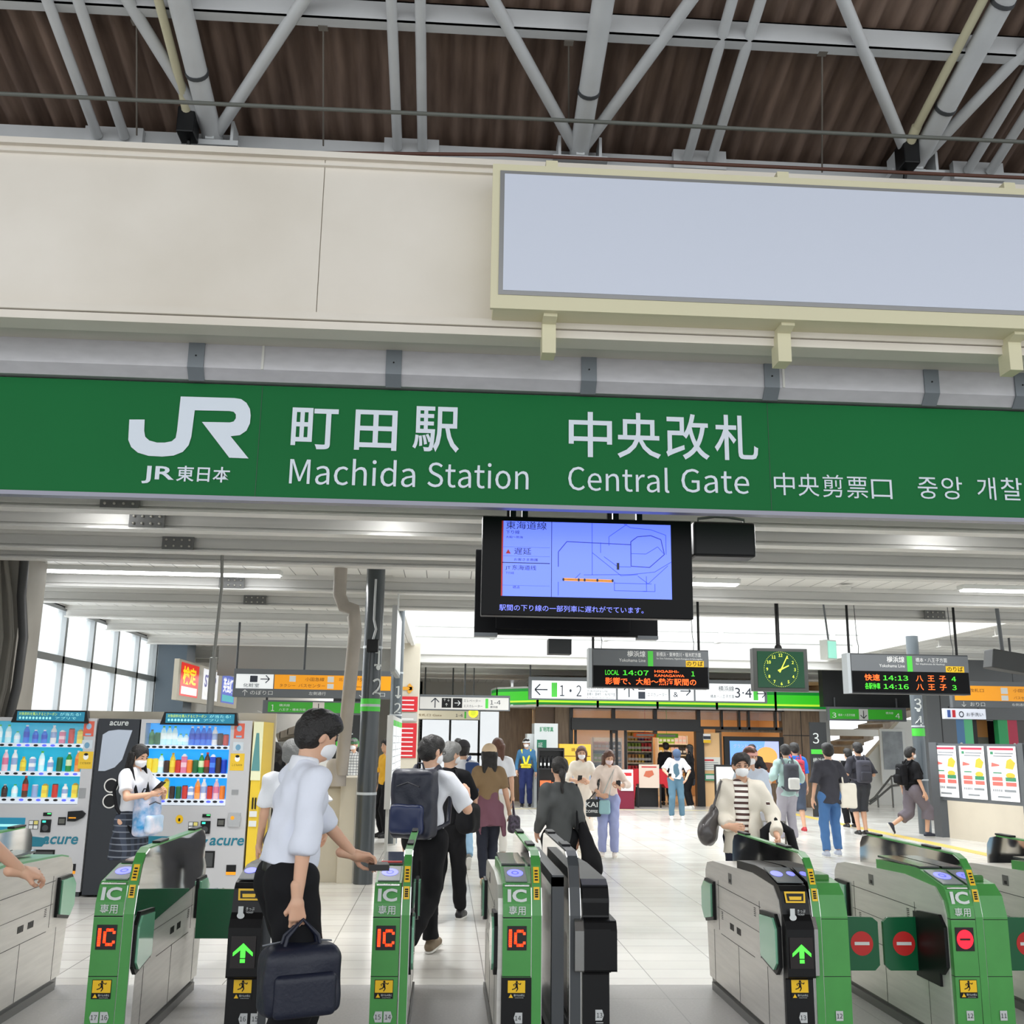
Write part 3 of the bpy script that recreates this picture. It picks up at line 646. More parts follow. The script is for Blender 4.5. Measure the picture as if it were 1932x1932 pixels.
# H
t, c = gate(1.90, 2.28, 'wide double gate with black arrow front 13 and green front 12')
body(t, *rel(c, 1.90, 2.07), (-1,)); arrow_front(t, *rel(c, 1.905, 2.06), '13', 'l'); fin(t, *rel(c, 2.07, 2.12))
mb = MB(mat('post_steel2', (176, 176, 174), .25, .9)); mb.prism([(-.04, .42), (-.045, .66), (-.01, .72), (.05, .72), (.05, 0), (-.0, 0), (0, .4)], 'x', *rel(c, 2.06, 2.085)); mb.build('corner_trim', t)
def rightbody(t, c, xa, xb, num):
    mb = MB(GG); mb.prism([(0, 0), (-.008, .4), (-.008, .72), (.03, .83), (.10, .885), (.22, .90), (1.5, .87), (1.66, .8), (1.66, 0)], 'x', *rel(c, xa, xb)); mb.box(xa-c-.001, xb-c+.001, -.0095, .3, .706, .71, BLACK); mb.box(xa-c-.001, xb-c+.001, -.0095, .3, .408, .412, BLACK); mb.build('exit_side_cover', t, bevel=.01)
    mb = MB(GG2); mb.box(*rel(c, xa+.02, xb-.03), .16, .34, .885, .925); mb.build('top_hump', t, bevel=.01)
    mb = MB(STK); cx = (xa+xb)/2-c; mb.box(cx-.02, cx+.02, -.011, -.009, .185, .235, STK); mb.text(num, (cx, -.0125, .198), .034, BLACK, al='c'); mb.build('number_plate', t)
rightbody(t, c, 2.12, 2.27, '12'); a = at(1592, 1770, 6.35).x; b = at(1656, 1770, 6.35).x; flap(t, *rel(c, a, b), 6.35)
# I
t, c = gate(2.85, 3.2, 'double gate with card front showing a red no entry light and plates 12 and 11')
body(t, *rel(c, 2.85, 3.0), (-1,), pad=False); cx = ic_front(t, *rel(c, 2.86, 3.0), '12'); fin(t, *rel(c, 3.0, 3.05)); rightbody(t, c, 3.05, 3.19, '11')
display(t, cx, .543, .667, .105, 'stop'); sticker(t, cx, -.012, .30, .395)
mb = MB(STK); mb.box(cx-.02, cx+.02, -.011, -.009, .185, .235, STK); mb.text('12', (cx, -.0125, .198), .034, BLACK, al='c'); mb.build('number_plate', t)
a = at(1740, 1770, 6.35).x; b = at(1666, 1770, 6.35).x; flap(t, *rel(c, a, b), 6.35)
mb = MB(BLACK); mb.box(2.835-c, 2.852-c, .12, .42, .33, .69); mb.build('door_pocket', t)
# J
t, c = gate(3.77, 4.1, 'ticket gate cut off by the right edge of the photo')
body(t, *rel(c, 3.77, 3.94), (-1,)); fin(t, *rel(c, 3.94, 4.0)); ic_front(t, *rel(c, 3.78, 3.93), '11'); rightbody(t, c, 4.0, 4.13, '10')
a = at(1905, 1770, 6.35).x; flap(t, *rel(c, a-.02, a+.22), 6.35)

# ================================================================ SIGNS, SCREENS, CLOCK
def rods(par, xs_, y, z0, z1, r=.02, m=BLACK):
    for x in xs_:
        mb = MB(m); mb.tube((x, y, z0), (x, y, z1), r, n=8); mb.build('rod', par)
O_E = mat('led_orange', (255, 92, 30), .4, em=1.8); G_E = mat('led_green_text', (60, 190, 40), .4, em=1.2)
LG = mat('line_green', (70, 190, 60), .4, em=.15); BLK2 = mat('display_black', (4, 4, 6), .35, spec=.15)
def depboard(x0, x1, z0, z1, Y, label, dest, dest2, rows):
    t = thing('departure_board', label, 'sign', ((x0+x1)/2, Y, z0)); W = x1-x0; h = z1-z0; X = -W/2
    mb = MB(DGREY); mb.box(X, -X, 0, .2, 0, h); mb.build('casing', t, bevel=.008)
    mb = MB(cm((170, 176, 180), .4)); mb.box(X-.05, X, -.01, .2, 0, h); mb.build('end_cap', t)
    zm = h*.56
    mb = MB(SGREY); mb.box(X+.01, -X-.01, -.012, 0, zm, h-.02); mb.box(X+W*.475, X+W*.52, -.016, -.012, zm, h-.03, LG)
    mb.text('横浜線', (X+W*.455, -.014, zm+.14), .095, WHITE, w=.27, al='r', off=.01); mb.text('Yokohama Line', (X+W*.455, -.014, zm+.06), .066, WHITE, w=.39, al='r')
    mb.text(dest, (X+W*.55, -.014, zm+.15), .07, WHITE, w=.66 if len(dest) > 9 else .48); mb.text(dest2, (X+W*.55, -.014, zm+.105), .034, WHITE, w=.68 if len(dest) > 9 else .44)
    mb.box(X+W*.8, X+W*.955, -.016, -.012, zm+.0, zm+.09, YEL); mb.text('のりば', (X+W*.877, -.018, zm+.018), .08, BLACK, w=.24, al='c', off=.01); mb.build('header_panel', t)
    mb = MB(BLK2); mb.box(X+.02, -X-.02, -.014, 0, .02, zm)
    for (s, u, v, sz, wd, m) in rows: mb.text(s, (X+W*u, -.017, zm*v), sz, m, w=wd, off=.008)
    mb.build('led_panel', t)
    rods(t, (X+.03, -X-.12), .1, h, 3.84-z0); 
    for x in (X+.14, -X-.22):
        mb = MB(DGREY); mb.path([(x, .02, h), (x+.01, .02, h+.1), (x-.01, .02, h+.2), (x-.03, .02, 3.84-z0)], .006, 5); mb.build('chain', t)
depboard(2.12, 3.85, 2.43, 3.0, 15.0, 'left departure board showing LOCAL 14:07 in green and orange lights', '新横浜・東神奈川・桜木町方面', 'for Shin-Yokohama, Higashi-Kanagawa & Sakuragicho',
    [('LOCAL', .11, .58, .1, .2, G_E), ('14:07', .26, .58, .1, .38, G_E), ('HIGASHI-', .53, .72, .05, .36, O_E), ('KANAGAWA', .53, .53, .05, .44, O_E), ('1', .845, .58, .1, .05, G_E), ('影響で、大船〜熱海駅間の', .11, .18, .105, 1.34, O_E)])
depboard(5.98, 7.79, 2.41, 3.0, 15.0, 'right departure board showing two trains to 八王子', '橋本・八王子方面', 'for Hashimoto & Hachioji',
    [('快速', .11, .6, .1, .23, O_E), ('14:13', .265, .6, .1, .38, G_E), ('八  王  子', .54, .6, .1, .46, O_E), ('4', .84, .6, .1, .07, G_E), ('各駅停車', .11, .22, .1, .23, G_E), ('14:16', .265, .22, .1, .38, G_E), ('八  王  子', .54, .22, .1, .46, O_E), ('3', .84, .22, .1, .07, G_E)])
# clock
t = thing('station_clock', 'square hanging station clock with green face and yellow hands', 'clock', (4.86, 14.8, 2.41))
mb = MB(cm((58, 60, 58), .45)); mb.box(-.405, .405, 0, .16, 0, .62); mb.build('case', t, bevel=.006)
FACE = mat('clock_green', (8, 58, 34), .25); YG = mat('clock_yellow', (214, 232, 70), .5, em=.3)
mb = MB(FACE); mb.box(-.345, .345, -.008, 0, .05, .575); mb.build('face', t, bevel=.03)
mb = MB(YG)
for k in range(12):
    a = PI/2-(k+1)*PI/6; mb.text(str(k+1), (.205*math.cos(a), -.012, .315+.205*math.sin(a)-.022), .062, YG, al='c', off=.01)
for k in range(60):
    a = k*PI/30; mb.disc((.25*math.cos(a), -.012, .315+.25*math.sin(a)), .005, .005, YG, 5)
mb.build('numerals', t)
def hand(L, a, w_, y, nm):
    a = math.radians(90-a); d = Vector((math.cos(a), 0, math.sin(a))); n_ = Vector((-d.z, 0, d.x)); o = Vector((0, y, .315)); mb = MB(YG)
    mb.add([o-d*.05-n_*w_, o-d*.05+n_*w_, o+d*L+n_*w_*.7, o+d*L-n_*w_*.7], [(0, 1, 2, 3)], YG); mb.build(nm, t)
hand(.13, 64, .012, -.016, 'hour_hand'); hand(.22, 27, .009, -.019, 'minute_hand')
mb = MB(BLACK); mb.tube((0, .08, .62), (0, .08, 1.43), .03, n=10); mb.lathe([(.06, 0), (.05, .04), (.03, .06)], (0, .08, .62), 10); mb.build('rod', t)
# direction boards
def board(name, label, x0, x1, z0, z1, Y, top, rodx, panels, ztop=3.82, rodm=DGREY, d=.12, k=1.):
    # k: size of this board relative to the figures given (they are read at k = 1)
    if k != 1:
        fx = lambda v: v*k; fz = lambda v: EYE+(v-EYE)*k
        x0, x1, z0, z1, top = fx(x0), fx(x1), fz(z0), fz(z1), top*k; rodx = [fx(v) for v in rodx]; P2 = []
        for nm, pm, a, b, za, zb, tx in panels:
            T2 = []
            for it in tx:
                if it[0] == 'T': _, s, x, z, sz, wd, al, m = it; T2.append(('T', s, fx(x), fz(z), sz*k, wd*k, al, m))
                elif it[0] == 'B': _, xa, xb, zc, zd, m = it; T2.append(('B', fx(xa), fx(xb), fz(zc), fz(zd), m))
                else: _, x, z, s, dd, m = it; T2.append(('A', fx(x), fz(z), s*k, dd, m))
            P2.append((nm, pm, fx(a), fx(b), fz(za), fz(zb), T2))
        panels = P2
    t = thing(name, label, 'sign', ((x0+x1)/2, Y, z0)); c = (x0+x1)/2
    mb = MB(SGREY); mb.box(x0-c, x1-c, 0, d, 0, z1-z0+top); mb.build('casing', t, bevel=.004)
    for nm, pm, a, b, za, zb, tx in panels:
        mb = MB(pm); mb.box(a-c, b-c, -.006, 0, za-z0, zb-z0, pm)
        for it in tx:
            if it[0] == 'T': _, s, x, z, sz, wd, al, m = it; mb.text(s, (x-c, -.009, z-z0), sz, m, w=wd, al=al)
            elif it[0] == 'B': _, xa, xb, zc, zd, m = it; mb.box(xa-c, xb-c, -.009, -.006, zc-z0, zd-z0, m)
            else: _, x, z, s, dd, m = it; arrow(mb, x-c, -.01, z-z0, s, dd, m, .1)
        mb.build(nm, t)
    rods(t, [x-c for x in rodx], d/2, z1-z0+top, ztop-z0, .022, rodm)
    return t
NV = cm((40, 46, 60), .5)
board('direction_board', 'wide white hanging board pointing left to platforms 1 2 and right to 3 4', 1.75, 6.9, 2.52, 2.93, 27, .07, (1.79, 3.6, 5.2, 6.86), [
    ('left_panel', SIGNW, 1.82, 3.62, 2.55, 2.92, [('A', 2.02, 2.73, .27, 'l', NV), ('B', 2.24, 2.36, 2.58, 2.88, LG), ('T', '1·2', 2.42, 2.6, .33, .46, 'l', NV), ('T', '横浜線', 3.0, 2.77, .13, .36, 'l', NV), ('T', 'Yokohama Line', 3.0, 2.70, .06, .44, 'l', NV), ('T', '新横浜・東神奈川・桜木町方面', 3.0, 2.62, .08, .6, 'l', NV), ('T', 'for Shin-Yokohama', 3.0, 2.565, .04, .58, 'l', NV)]),
    ('lift_panel', SIGNW, 3.66, 4.75, 2.55, 2.92, [('A', 3.9, 2.73, .26, 'u', NV), ('B', 4.1, 4.25, 2.57, 2.72, NV), ('B', 4.1, 4.25, 2.76, 2.9, NV), ('T', 'エスカレーター', 4.3, 2.63, .09, .42, 'l', NV)]),
    ('toilet_panel', SIGNW, 4.79, 5.3, 2.55, 2.92, [('A', 5.12, 2.75, .22, 'r', NV), ('T', '&', 4.86, 2.62, .16, .1, 'l', NV)]),
    ('right_panel', SIGNW, 5.34, 6.84, 2.55, 2.92, [('T', '橋本・八王子方面', 6.18, 2.62, .08, .52, 'r', NV), ('T', '横浜線', 6.18, 2.77, .12, .34, 'r', NV), ('T', '3·4', 6.2, 2.63, .3, .36, 'l', NV), ('B', 6.6, 6.7, 2.58, 2.88, LG), ('A', 6.77, 2.72, .2, 'r', NV)])], k=27/22)
board('direction_board', 'small white hanging board with lift and escalator symbols and 1-4', -.58, 1.36, 2.27, 2.55, 27, .04, (-.56, .4), [
    ('panel', cm((206, 204, 200), .4, .12), -.54, 1.33, 2.29, 2.54, [('A', -.22, 2.415, .2, 'u', NV), ('B', -.08, .12, 2.32, 2.52, BLACK), ('B', .15, .35, 2.32, 2.52, BLACK), ('A', -.02, 2.48, .05, 'u', WHITE), ('A', .06, 2.48, .05, 'd', WHITE), ('A', .02, 2.38, .06, 'u', WHITE), ('A', .25, 2.42, .12, 'r', WHITE), ('T', 'エレベーター', .38, 2.45, .06, .36, 'l', NV), ('T', 'エスカレーター', .38, 2.34, .06, .4, 'l', NV), ('B', .84, .9, 2.32, 2.52, LG), ('T', '1-4', .94, 2.4, .13, .22, 'l', NV), ('T', '横浜線', .94, 2.33, .05, .16, 'l', NV)])], k=27/22)
ORG = mat('sign_orange', (246, 160, 14), .4, em=.25); BRN = cm((120, 84, 20), .5)
board('overhead_sign', 'orange and white hanging sign for toilets, buses and taxis on the left', -4.03, -1.0, 2.4, 2.85, 20, .08, (-4.0, -2.72, -1.05), [
    ('white_panel', SIGNW, -3.98, -3.28, 2.56, 2.83, [('B', -3.72, -3.58, 2.68, 2.8, NV), ('A', -3.44, 2.74, .17, 'r', NV), ('T', '化粧室', -3.84, 2.59, .08, .3, 'l', NV)]),
    ('orange_panel', ORG, -3.26, -1.04, 2.56, 2.83, [('B', -2.98, -2.86, 2.70, 2.81, WHITE), ('T', '小田急線', -2.68, 2.72, .08, .36, 'l', BRN), ('B', -2.26, -2.14, 2.70, 2.81, WHITE), ('T', '北口', -2.05, 2.73, .07, .16, 'l', BRN), ('T', '中央改札口', -1.75, 2.73, .09, .5, 'l', BRN), ('T', 'タクシー', -3.16, 2.6, .07, .3, 'l', BRN), ('T', 'バスセンター', -2.8, 2.6, .08, .5, 'l', BRN), ('B', -2.26, -2.14, 2.58, 2.67, WHITE), ('T', 'South exit', -1.75, 2.61, .06, .4, 'l', BRN)]),
    ('lower_strip', SGREY, -3.98, -1.04, 2.41, 2.55, [('A', -3.8, 2.48, .11, 'u', WHITE), ('T', 'のぼり口', -3.7, 2.45, .09, .42, 'l', WHITE), ('T', '左側通行', -2.6, 2.46, .07, .32, 'l', WHITE), ('A', -1.6, 2.48, .11, 'd', WHITE), ('T', 'おり口', -1.5, 2.45, .09, .34, 'l', WHITE)])])
GS = mat('sign_green_lit', (52, 150, 40), .4, em=.25)
board('platform_sign', 'green hanging platform sign with down arrow between 1 and 2 on the left', -3.46, -1.3, 2.1, 2.33, 20.05, .02, (-3.4, -1.4), [
    ('green_panel', GS, -3.36, -1.34, 2.13, 2.32, [('T', '1', -3.3, 2.15, .17, .06, 'l', WHITE), ('T', '横浜線', -3.15, 2.24, .05, .2, 'l', WHITE), ('T', '八王子・橋本方面', -3.15, 2.16, .05, .5, 'l', WHITE), ('B', -2.52, -2.3, 2.125, 2.325, cm((216, 208, 200), .4)), ('A', -2.41, 2.225, .15, 'd', BLACK), ('T', '2', -1.62, 2.15, .17, .1, 'l', WHITE)])], ztop=2.42)
board('overhead_sign', 'orange hanging sign with a down arrow at the right edge', 10.0, 12.9, 2.42, 2.86, 20, .08, (11.3, 12.4), [
    ('orange_panel', ORG, 10.05, 12.85, 2.56, 2.85, [('T', '中央改札口', 10.15, 2.73, .08, .5, 'l', BRN), ('B', 11.0, 11.14, 2.7, 2.82, WHITE), ('T', '小田急線', 11.25, 2.74, .08, .4, 'l', BRN), ('T', 'バスセンター', 11.25, 2.6, .07, .45, 'l', BRN), ('B', 11.0, 11.14, 2.57, 2.67, WHITE)]),
    ('lower_strip', SGREY, 10.05, 12.85, 2.43, 2.55, [('A', 10.22, 2.49, .1, 'd', WHITE), ('T', 'おり口', 10.35, 2.455, .09, .3, 'l', WHITE), ('T', '右側通行', 11.2, 2.47, .06, .3, 'l', WHITE)])])
board('platform_sign', 'green hanging platform sign with down arrow beside a 4 on the right', 9.0, 10.9, 2.23, 2.52, 26.9, .03, (9.2, 10.7), [
    ('green_panel', GS, 9.05, 10.8, 2.27, 2.5, [('T', '3', 9.1, 2.3, .16, .1, 'l', WHITE), ('T', '橋本・八王子方面', 9.25, 2.34, .06, .4, 'l', WHITE), ('B', 9.75, 9.97, 2.255, 2.505, cm((190, 192, 188), .4)), ('A', 9.86, 2.38, .18, 'd', BLACK), ('T', '4', 10.63, 2.3, .17, .11, 'l', WHITE), ('T', '横浜線', 10.4, 2.4, .06, .18, 'l', WHITE)])], ztop=2.9, k=27/24.2)
board('direction_board', 'cream far board with arrows hanging in front of the corridor windows', -.95, 1.0, 2.22, 2.48, 30, .02, (-.6, .2), [
    ('panel', cm((222, 214, 190), .5, .1), -.92, .98, 2.24, 2.48, [('B', .55, .6, 2.27, 2.46, LG), ('A', .86, 2.36, .14, 'r', NV), ('T', '1-4', .3, 2.31, .12, .2, 'l', NV), ('T', '改札口 Gate', -.8, 2.32, .08, .7, 'l', BRN)])])
# monitors below the station sign
t = thing('monitor', 'large hanging monitor with a blue railway map and delay notice', 'screen', (1.03, 7.5, 2.55))
mb = MB(BLK2); mb.box(-.79, .79, 0, .11, 0, .745); mb.build('casing', t, bevel=.006)
SB = mat('screen_blue', (100, 122, 255), .3, em=1.0); SL = cm((60, 82, 210), .4, .6); SD = cm((20, 24, 60), .4)
mb = MB(SB); x0, x1, z0, z1 = -.64, .63, .145, .71; W = x1-x0; h = z1-z0; mb.box(x0, x1, -.004, 0, z0, z1)
def L_(pts, r=.0022, m=SL):
    for (a, b), (c_, d) in zip(pts, pts[1:]):
        p = Vector((x0+a*W, -.0055, z0+b*h)); q = Vector((x0+c_*W, -.0055, z0+d*h)); e = (q-p).normalized(); n_ = Vector((-e.z, 0, e.x))*r; mb.add([p-n_, q-n_, q+n_, p+n_], [(0, 1, 2, 3)], m)
L_([(.0, 0), (.0, 1)], .006, DOORR); L_([(.29, 0), (.29, 1)], .0022, SD); L_([(0, .44), (.28, .44)], .003, SD); L_([(0, .65), (.28, .65)], .001); L_([(0, .53), (.28, .53)], .001); L_([(0, .14), (.28, .14)], .001)
L_([(.33, .4), (.33, .6), (.38, .74), (.76, .72), (.76, .43), (.87, .42), (.96, .6), (.94, .8), (.88, .85), (.8, .83), (.76, .76), (.76, .72)], .003, cm((40, 54, 170), .4, .4))
L_([(.53, 0.3), (.53, 1)]); L_([(.58, .6), (.58, .74)]); L_([(.63, .7), (.63, .82), (.74, 1)]); L_([(.48, .3), (.76, .32), (.9, .36), (1, .5)]); L_([(.53, .6), (.7, .3), (.8, .32)]); L_([(.6, .55), (.68, .42), (.76, .42)]); L_([(.76, .6), (.85, .6), (.92, .7), (.96, .6)]); L_([(.72, 1), (.76, .95), (.88, .93), (.97, .86), (.97, .6)])
L_([(.33, .2), (.33, .02)]); L_([(.66, .22), (.66, .1), (.85, .1)]); L_([(.85, .3), (.85, .1)]); L_([(.43, .25), (.46, .32)]); L_([(.66, .2), (.88, .2)]); L_([(.9, .2), (.9, .1), (.83, .1)]); L_([(.8, .3), (.86, .2), (.98, .45)])
L_([(.36, .235), (.65, .225)], .011, cm((222, 150, 70), .4, .6)); L_([(.36, .235), (.65, .225)], .002, cm((150, 90, 40), .4, .4))
for u in (.36, .45, .485, .56, .65): mb.disc((x0+u*W, -.007, z0+.232*h), .008, .012, SD, 8)
mb.box(x0+.675*W, x0+.69*W, -.007, -.004, z0+.38*h, z0+.47*h, SD)
mb.text('東海道線', (x0+.02*W, -.0055, z0+.90*h), .065, SD, w=.24*W); mb.text('下り線', (x0+.02*W, -.0055, z0+.83*h), .03, SD, w=.08*W); mb.text('大船〜熱海', (x0+.02*W, -.0055, z0+.77*h), .02, SD, w=.1*W)
mb.poly([(x0+.02*W, -.0055, z0+.56*h), (x0+.05*W, -.0055, z0+.56*h), (x0+.035*W, -.0055, z0+.62*h)], DOORR); mb.text('遅延', (x0+.07*W, -.0055, z0+.56*h), .055, SD, w=.1*W); mb.text('お客さま救護', (x0+.07*W, -.0055, z0+.47*h), .022, SD, w=.14*W)
mb.text('东海道线', (x0+.06*W, -.0055, z0+.35*h), .04, SD, w=.14*W); mb.text('JT', (x0+.02*W, -.0055, z0+.355*h), .03, SD, w=.03*W); mb.text('下行线', (x0+.02*W, -.0055, z0+.29*h), .02, SD, w=.05*W); mb.text('终点', (x0+.065*W, -.0055, z0+.1*h), .024, SD, w=.04*W)
mb.build('screen', t)
mb = MB(mat('ticker_blue', (120, 130, 255), .3, em=1.1)); mb.text('駅間の下り線の一部列車に遅れがでています。', (-.655, -.003, .04), .05, w=1.07); mb.build('ticker_text', t)
for x in (-.56, -.47, .22, .40):
    mb = MB(BLACK); mb.box(x-.022, x+.022, .03, .08, .745, 1.28); mb.build('hanger', t)
t = thing('monitor', 'second black monitor behind the blue map screen, seen from its back', 'screen', (1.03, 8.85, 2.53))
mb = MB(BLK2); mb.box(-.8, .8, 0, .1, 0.02, .76); mb.box(-.62, .55, -.05, 0, .06, .5); mb.build('casing', t, bevel=.006)
mb = MB(SGREY); mb.box(-.8, -.6, -.012, .1, 0, .03); mb.box(.62, .8, -.012, .1, 0, .03); mb.build('lower_trim', t)
for x in (-.5, .4): mb = MB(BLACK); mb.box(x-.03, x+.03, .03, .08, .76, 1.3); mb.build('hanger', t)
mb = MB(cm((44, 46, 46), .5)); mb.box(-.1, .1, 0, .16, 0, .13); mb.build('sensor_box', label='dark grey box hanging below the rear monitor', cat='box', loc=(.98, 8.9, 2.395))
t = thing('loudspeaker', 'black hanging loudspeaker to the right of the monitor', 'loudspeaker', (2.09, 7.55, 3.04))
mb = MB(BLACK); mb.box(-.24, .24, 0, .2, 0, .27); mb.build('cabinet', t, bevel=.02)
mb = MB(PLINTH); mb.path([(-.18, .1, .27), (-.18, .1, .31), (-.05, .1, .33), (.05, .1, .33), (.18, .1, .31), (.18, .1, .27)], .012, 8); mb.tube((0, .1, .33), (0, .1, .8), .02); mb.build('bracket', t)
t = thing('loudspeaker', 'dark loudspeaker on a ceiling rod at the right edge', 'loudspeaker', (8.85, 15.6, 2.82))
mb = MB(cm((52, 54, 54), .5)); mb.box(-.35, .35, 0, .3, 0, .3, R=Matrix.Rotation(.15, 3, 'Y')); mb.build('cabinet', t, bevel=.02)
mb = MB(SGREY); mb.tube((-.1, .15, .28), (-.13, .15, 1.02), .03); mb.build('rod', t)
t = thing('exit_sign', 'small white and green emergency arrow lamp beside the right departure board', 'sign', (5.92, 15.6, 2.95))
mb = MB(cm((210, 214, 208), .5)); mb.box(-.12, .1, 0, .14, 0, .3, R=Matrix.Rotation(.5, 3, 'Z')); mb.build('casing', t)
mb = MB(cm((150, 220, 200), .4, .5)); mb.box(-.1, .08, -.012, -.004, .02, .28, R=Matrix.Rotation(.5, 3, 'Z'), o=(-.01, .07, .15)); mb.build('lamp_face', t)
mb = MB(SGREY); mb.tube((0, .07, .3), (-.05, .07, .88), .015); mb.build('rod', t)
# ceiling lamps
TUBE = mat('tube_light', (250, 252, 255), .4, em=9)
def ceil_lamp(xa, ya, xb, yb, label, wid=.16):
    a = atz(xa, ya, 3.8); b = atz(xb, yb, 3.8); Yc = (a.y+b.y)/2
    t = thing('ceiling_lamp', label, 'lamp', ((a.x+b.x)/2, Yc, 3.76), 0, 'long ceiling lamps'); W = b.x-a.x
    mb = MB(WHITE); mb.box(-W/2-.03, W/2+.03, -wid/2-.02, wid/2+.02, .02, .08); mb.build('housing', t)
    mb = MB(TUBE); mb.box(-W/2, W/2, -wid/2, wid/2, 0, .02); mb.build('diffuser', t)
ceil_lamp(80, 1074, 526, 1082, 'long glowing ceiling lamp on the left side of the concourse')
ceil_lamp(1300, 1098, 1390, 1100, 'short glowing ceiling lamp just right of the monitor')
ceil_lamp(1815, 1110, 2010, 1114, 'glowing ceiling lamp at the right edge')
def downlight(x, y, label):
    a = at(x, y, 9.68); t = thing('downlight', label, 'lamp', (a.x, a.y, 3.82), 0, 'round downlights')
    mb = MB(WHITE); mb.lathe([(.27, 0), (.27, .012), (.24, .012), (.23, .0)], (0, 0, 0), 28); mb.build('rim', t)
    mb = MB(mat('downlight_glow', (255, 255, 255), .4, em=12)); mb.disc((0, 0, .004), .22, .22, None, 28, (1, 0, 0), (0, 1, 0)); mb.build('lens', t)
    l = area('downlight_beam', (a.x, a.y, 3.79), (0, 0, 0), .4, .4, 34); l.data.shape = 'DISK'; l.data.spread = 2.0
    pl_ = bpy.data.lights.new('downlight_bulb', 'POINT'); pl_.energy = 5; pl_.shadow_soft_size = .05; o = bpy.data.objects.new('downlight_bulb', pl_); COL.objects.link(o); o.location = (a.x, a.y+.05, 3.77)
downlight(185, 966, 'round downlight under the left end of the green sign'); downlight(735, 976, 'round downlight under the middle of the green sign'); downlight(1792, 1008, 'round downlight under the right end of the green sign')
for x, y, nm in ((690, 1090, 'left of the monitor'), (1595, 1103, 'above the right departure board')):
    a = atz(x, y, 3.83); mb = MB(cm((200, 200, 196), .4))
    if x < 1000: mb.box(a.x-.38, a.x+.38, a.y-.2, a.y+.2, 3.825, 3.84)
    else: mb.lathe([(.09, 3.8), (.06, 3.76), (0, 3.75)], (a.x, a.y, 0), 16)
    mb.build('ceiling_vent' if x < 1000 else 'smoke_detector', label='pale fitting on the ceiling panels %s' % nm, cat='fitting')

# ================================================================ COLUMNS, PIPES, BOARDS
COLG = mat('column_grey', (92, 100, 106), .35, .1, coat=.2)
def column(x, y, r, label, txt, z_txt, sz, side, ztop, band, m=COLG):
    t = thing('column', label, 'column', (x, y, 0))
    mb = MB(m); mb.lathe([(r, 0), (r, ztop)], (0, 0, 0), 28, m); mb.build('shaft', t)
    for z in (1.02, 2.05, 2.75):
        mb = MB(cm((190, 196, 200), .35)); mb.lathe([(r+.006, z-.015), (r+.006, z+.015)], (0, 0, 0), 28); mb.build('ring', t)
    mb = MB(LG); mb.lathe([(r+.004, band), (r+.004, band+.15)], (0, 0, 0), 28, LG); mb.build('green_band', t)
    mb = MB(LETW)
    for s, z in zip(txt, z_txt):
        vs, fs = _glyphs(s, .012); xm = (min(v[0] for v in vs)+max(v[0] for v in vs))/2
        mb.add([((r+.008)*math.sin(side+(v[0]-xm)*sz/r), -(r+.008)*math.cos(side+(v[0]-xm)*sz/r), z+v[1]*sz) for v in vs], fs, LETW)
    mb.build('numbers', t)
column(-.91, 12.75, .115, 'thick dark grey steel column marked 1 2 with a green band', ['1', '・', '2'], [2.52, 2.40, 2.18], .27, .75, CZ, 1.98, mat('column_dark', (62, 68, 72), .3, coat=.2))
column(-.83, 17.6, .1, 'slim grey column marked 1 2 behind the thick column', ['1', '・', '2'], [2.36, 2.26, 2.08], .24, .35, CZ, 1.78)
column(9.4, 20.3, .12, 'grey column marked 3 4 beside the notice boards', ['3', '・', '4'], [2.38, 2.25, 2.04], .3, -.2, CZ, 1.86)
mb = MB(mat('drain_pipe', (166, 158, 148), .6, noise=(3, .2)))
mb.path([(-1.28, 12.1, 3.8), (-1.28, 12.1, 3.3), (-1.22, 12.1, 3.17), (-1.1, 12.1, 3.13), (-1.1, 12.1, 3.05), (-1.08, 12.15, 2.9), (-1.2, 12.5, 1.25)], .078, 16)
mb.lathe([(.09, 1.42), (.12, 1.36), (.12, 1.11)], (-1.26, 12.55, 0), 16)
mb.build('drain_pipe', label='beige drain pipe bending down from the ceiling left of the thick column', cat='pipe')
t = thing('security_camera', 'small black camera box on the thick column', 'camera', (-.9, 12.55, 2.68))
mb = MB(BLACK); mb.box(-.07, .07, -.05, .08, 0, .15); mb.build('housing', t, bevel=.01)
mb = MB(cm((190, 194, 196), .4)); mb.path([(0, .04, .15), (.03, .04, .28), (0, .06, .4), (0, .08, .9)], .014, 8); mb.build('bracket', t)
mb = MB(cm((130, 130, 126), .5)); a = at(410, 1118, 11.3); mb.path([(a.x, 11.4, 3.84), (a.x, 11.4, 3.6), (a.x+.02, 11.4, 3.3), (a.x-.03, 11.5, 2.4)], .018, 8); mb.path([(a.x-.03, 11.5, 2.5), (a.x-.05, 11.6, 1.9)], .04, 8)
mb.build('ceiling_conduit', label='grey conduit dropping from the ceiling behind the right vending machine', cat='conduit')
for k, (x, r) in enumerate(((-5.30, .03), (-5.42, .025), (-5.16, .055), (-5.56, .025))):
    mb = MB(cm((128, 124, 116), .6) if k != 2 else cm((60, 60, 60), .5)); mb.path([(x-.16+.05*k, 12.8, 3.82), (x-.04, 12.8, 3.3), (x+.04, 12.8, 2.8), (x+.03, 12.8, 2.2), (x-.06, 12.8, 1.5), (x-.1, 12.8, .0)], r, 10)
    mb.build('riser_cable', label='%s riser cable on the concrete pier at the left edge' % ('thick dark' if k == 2 else 'pale'), cat='cable', group='riser cables on the concrete pier')
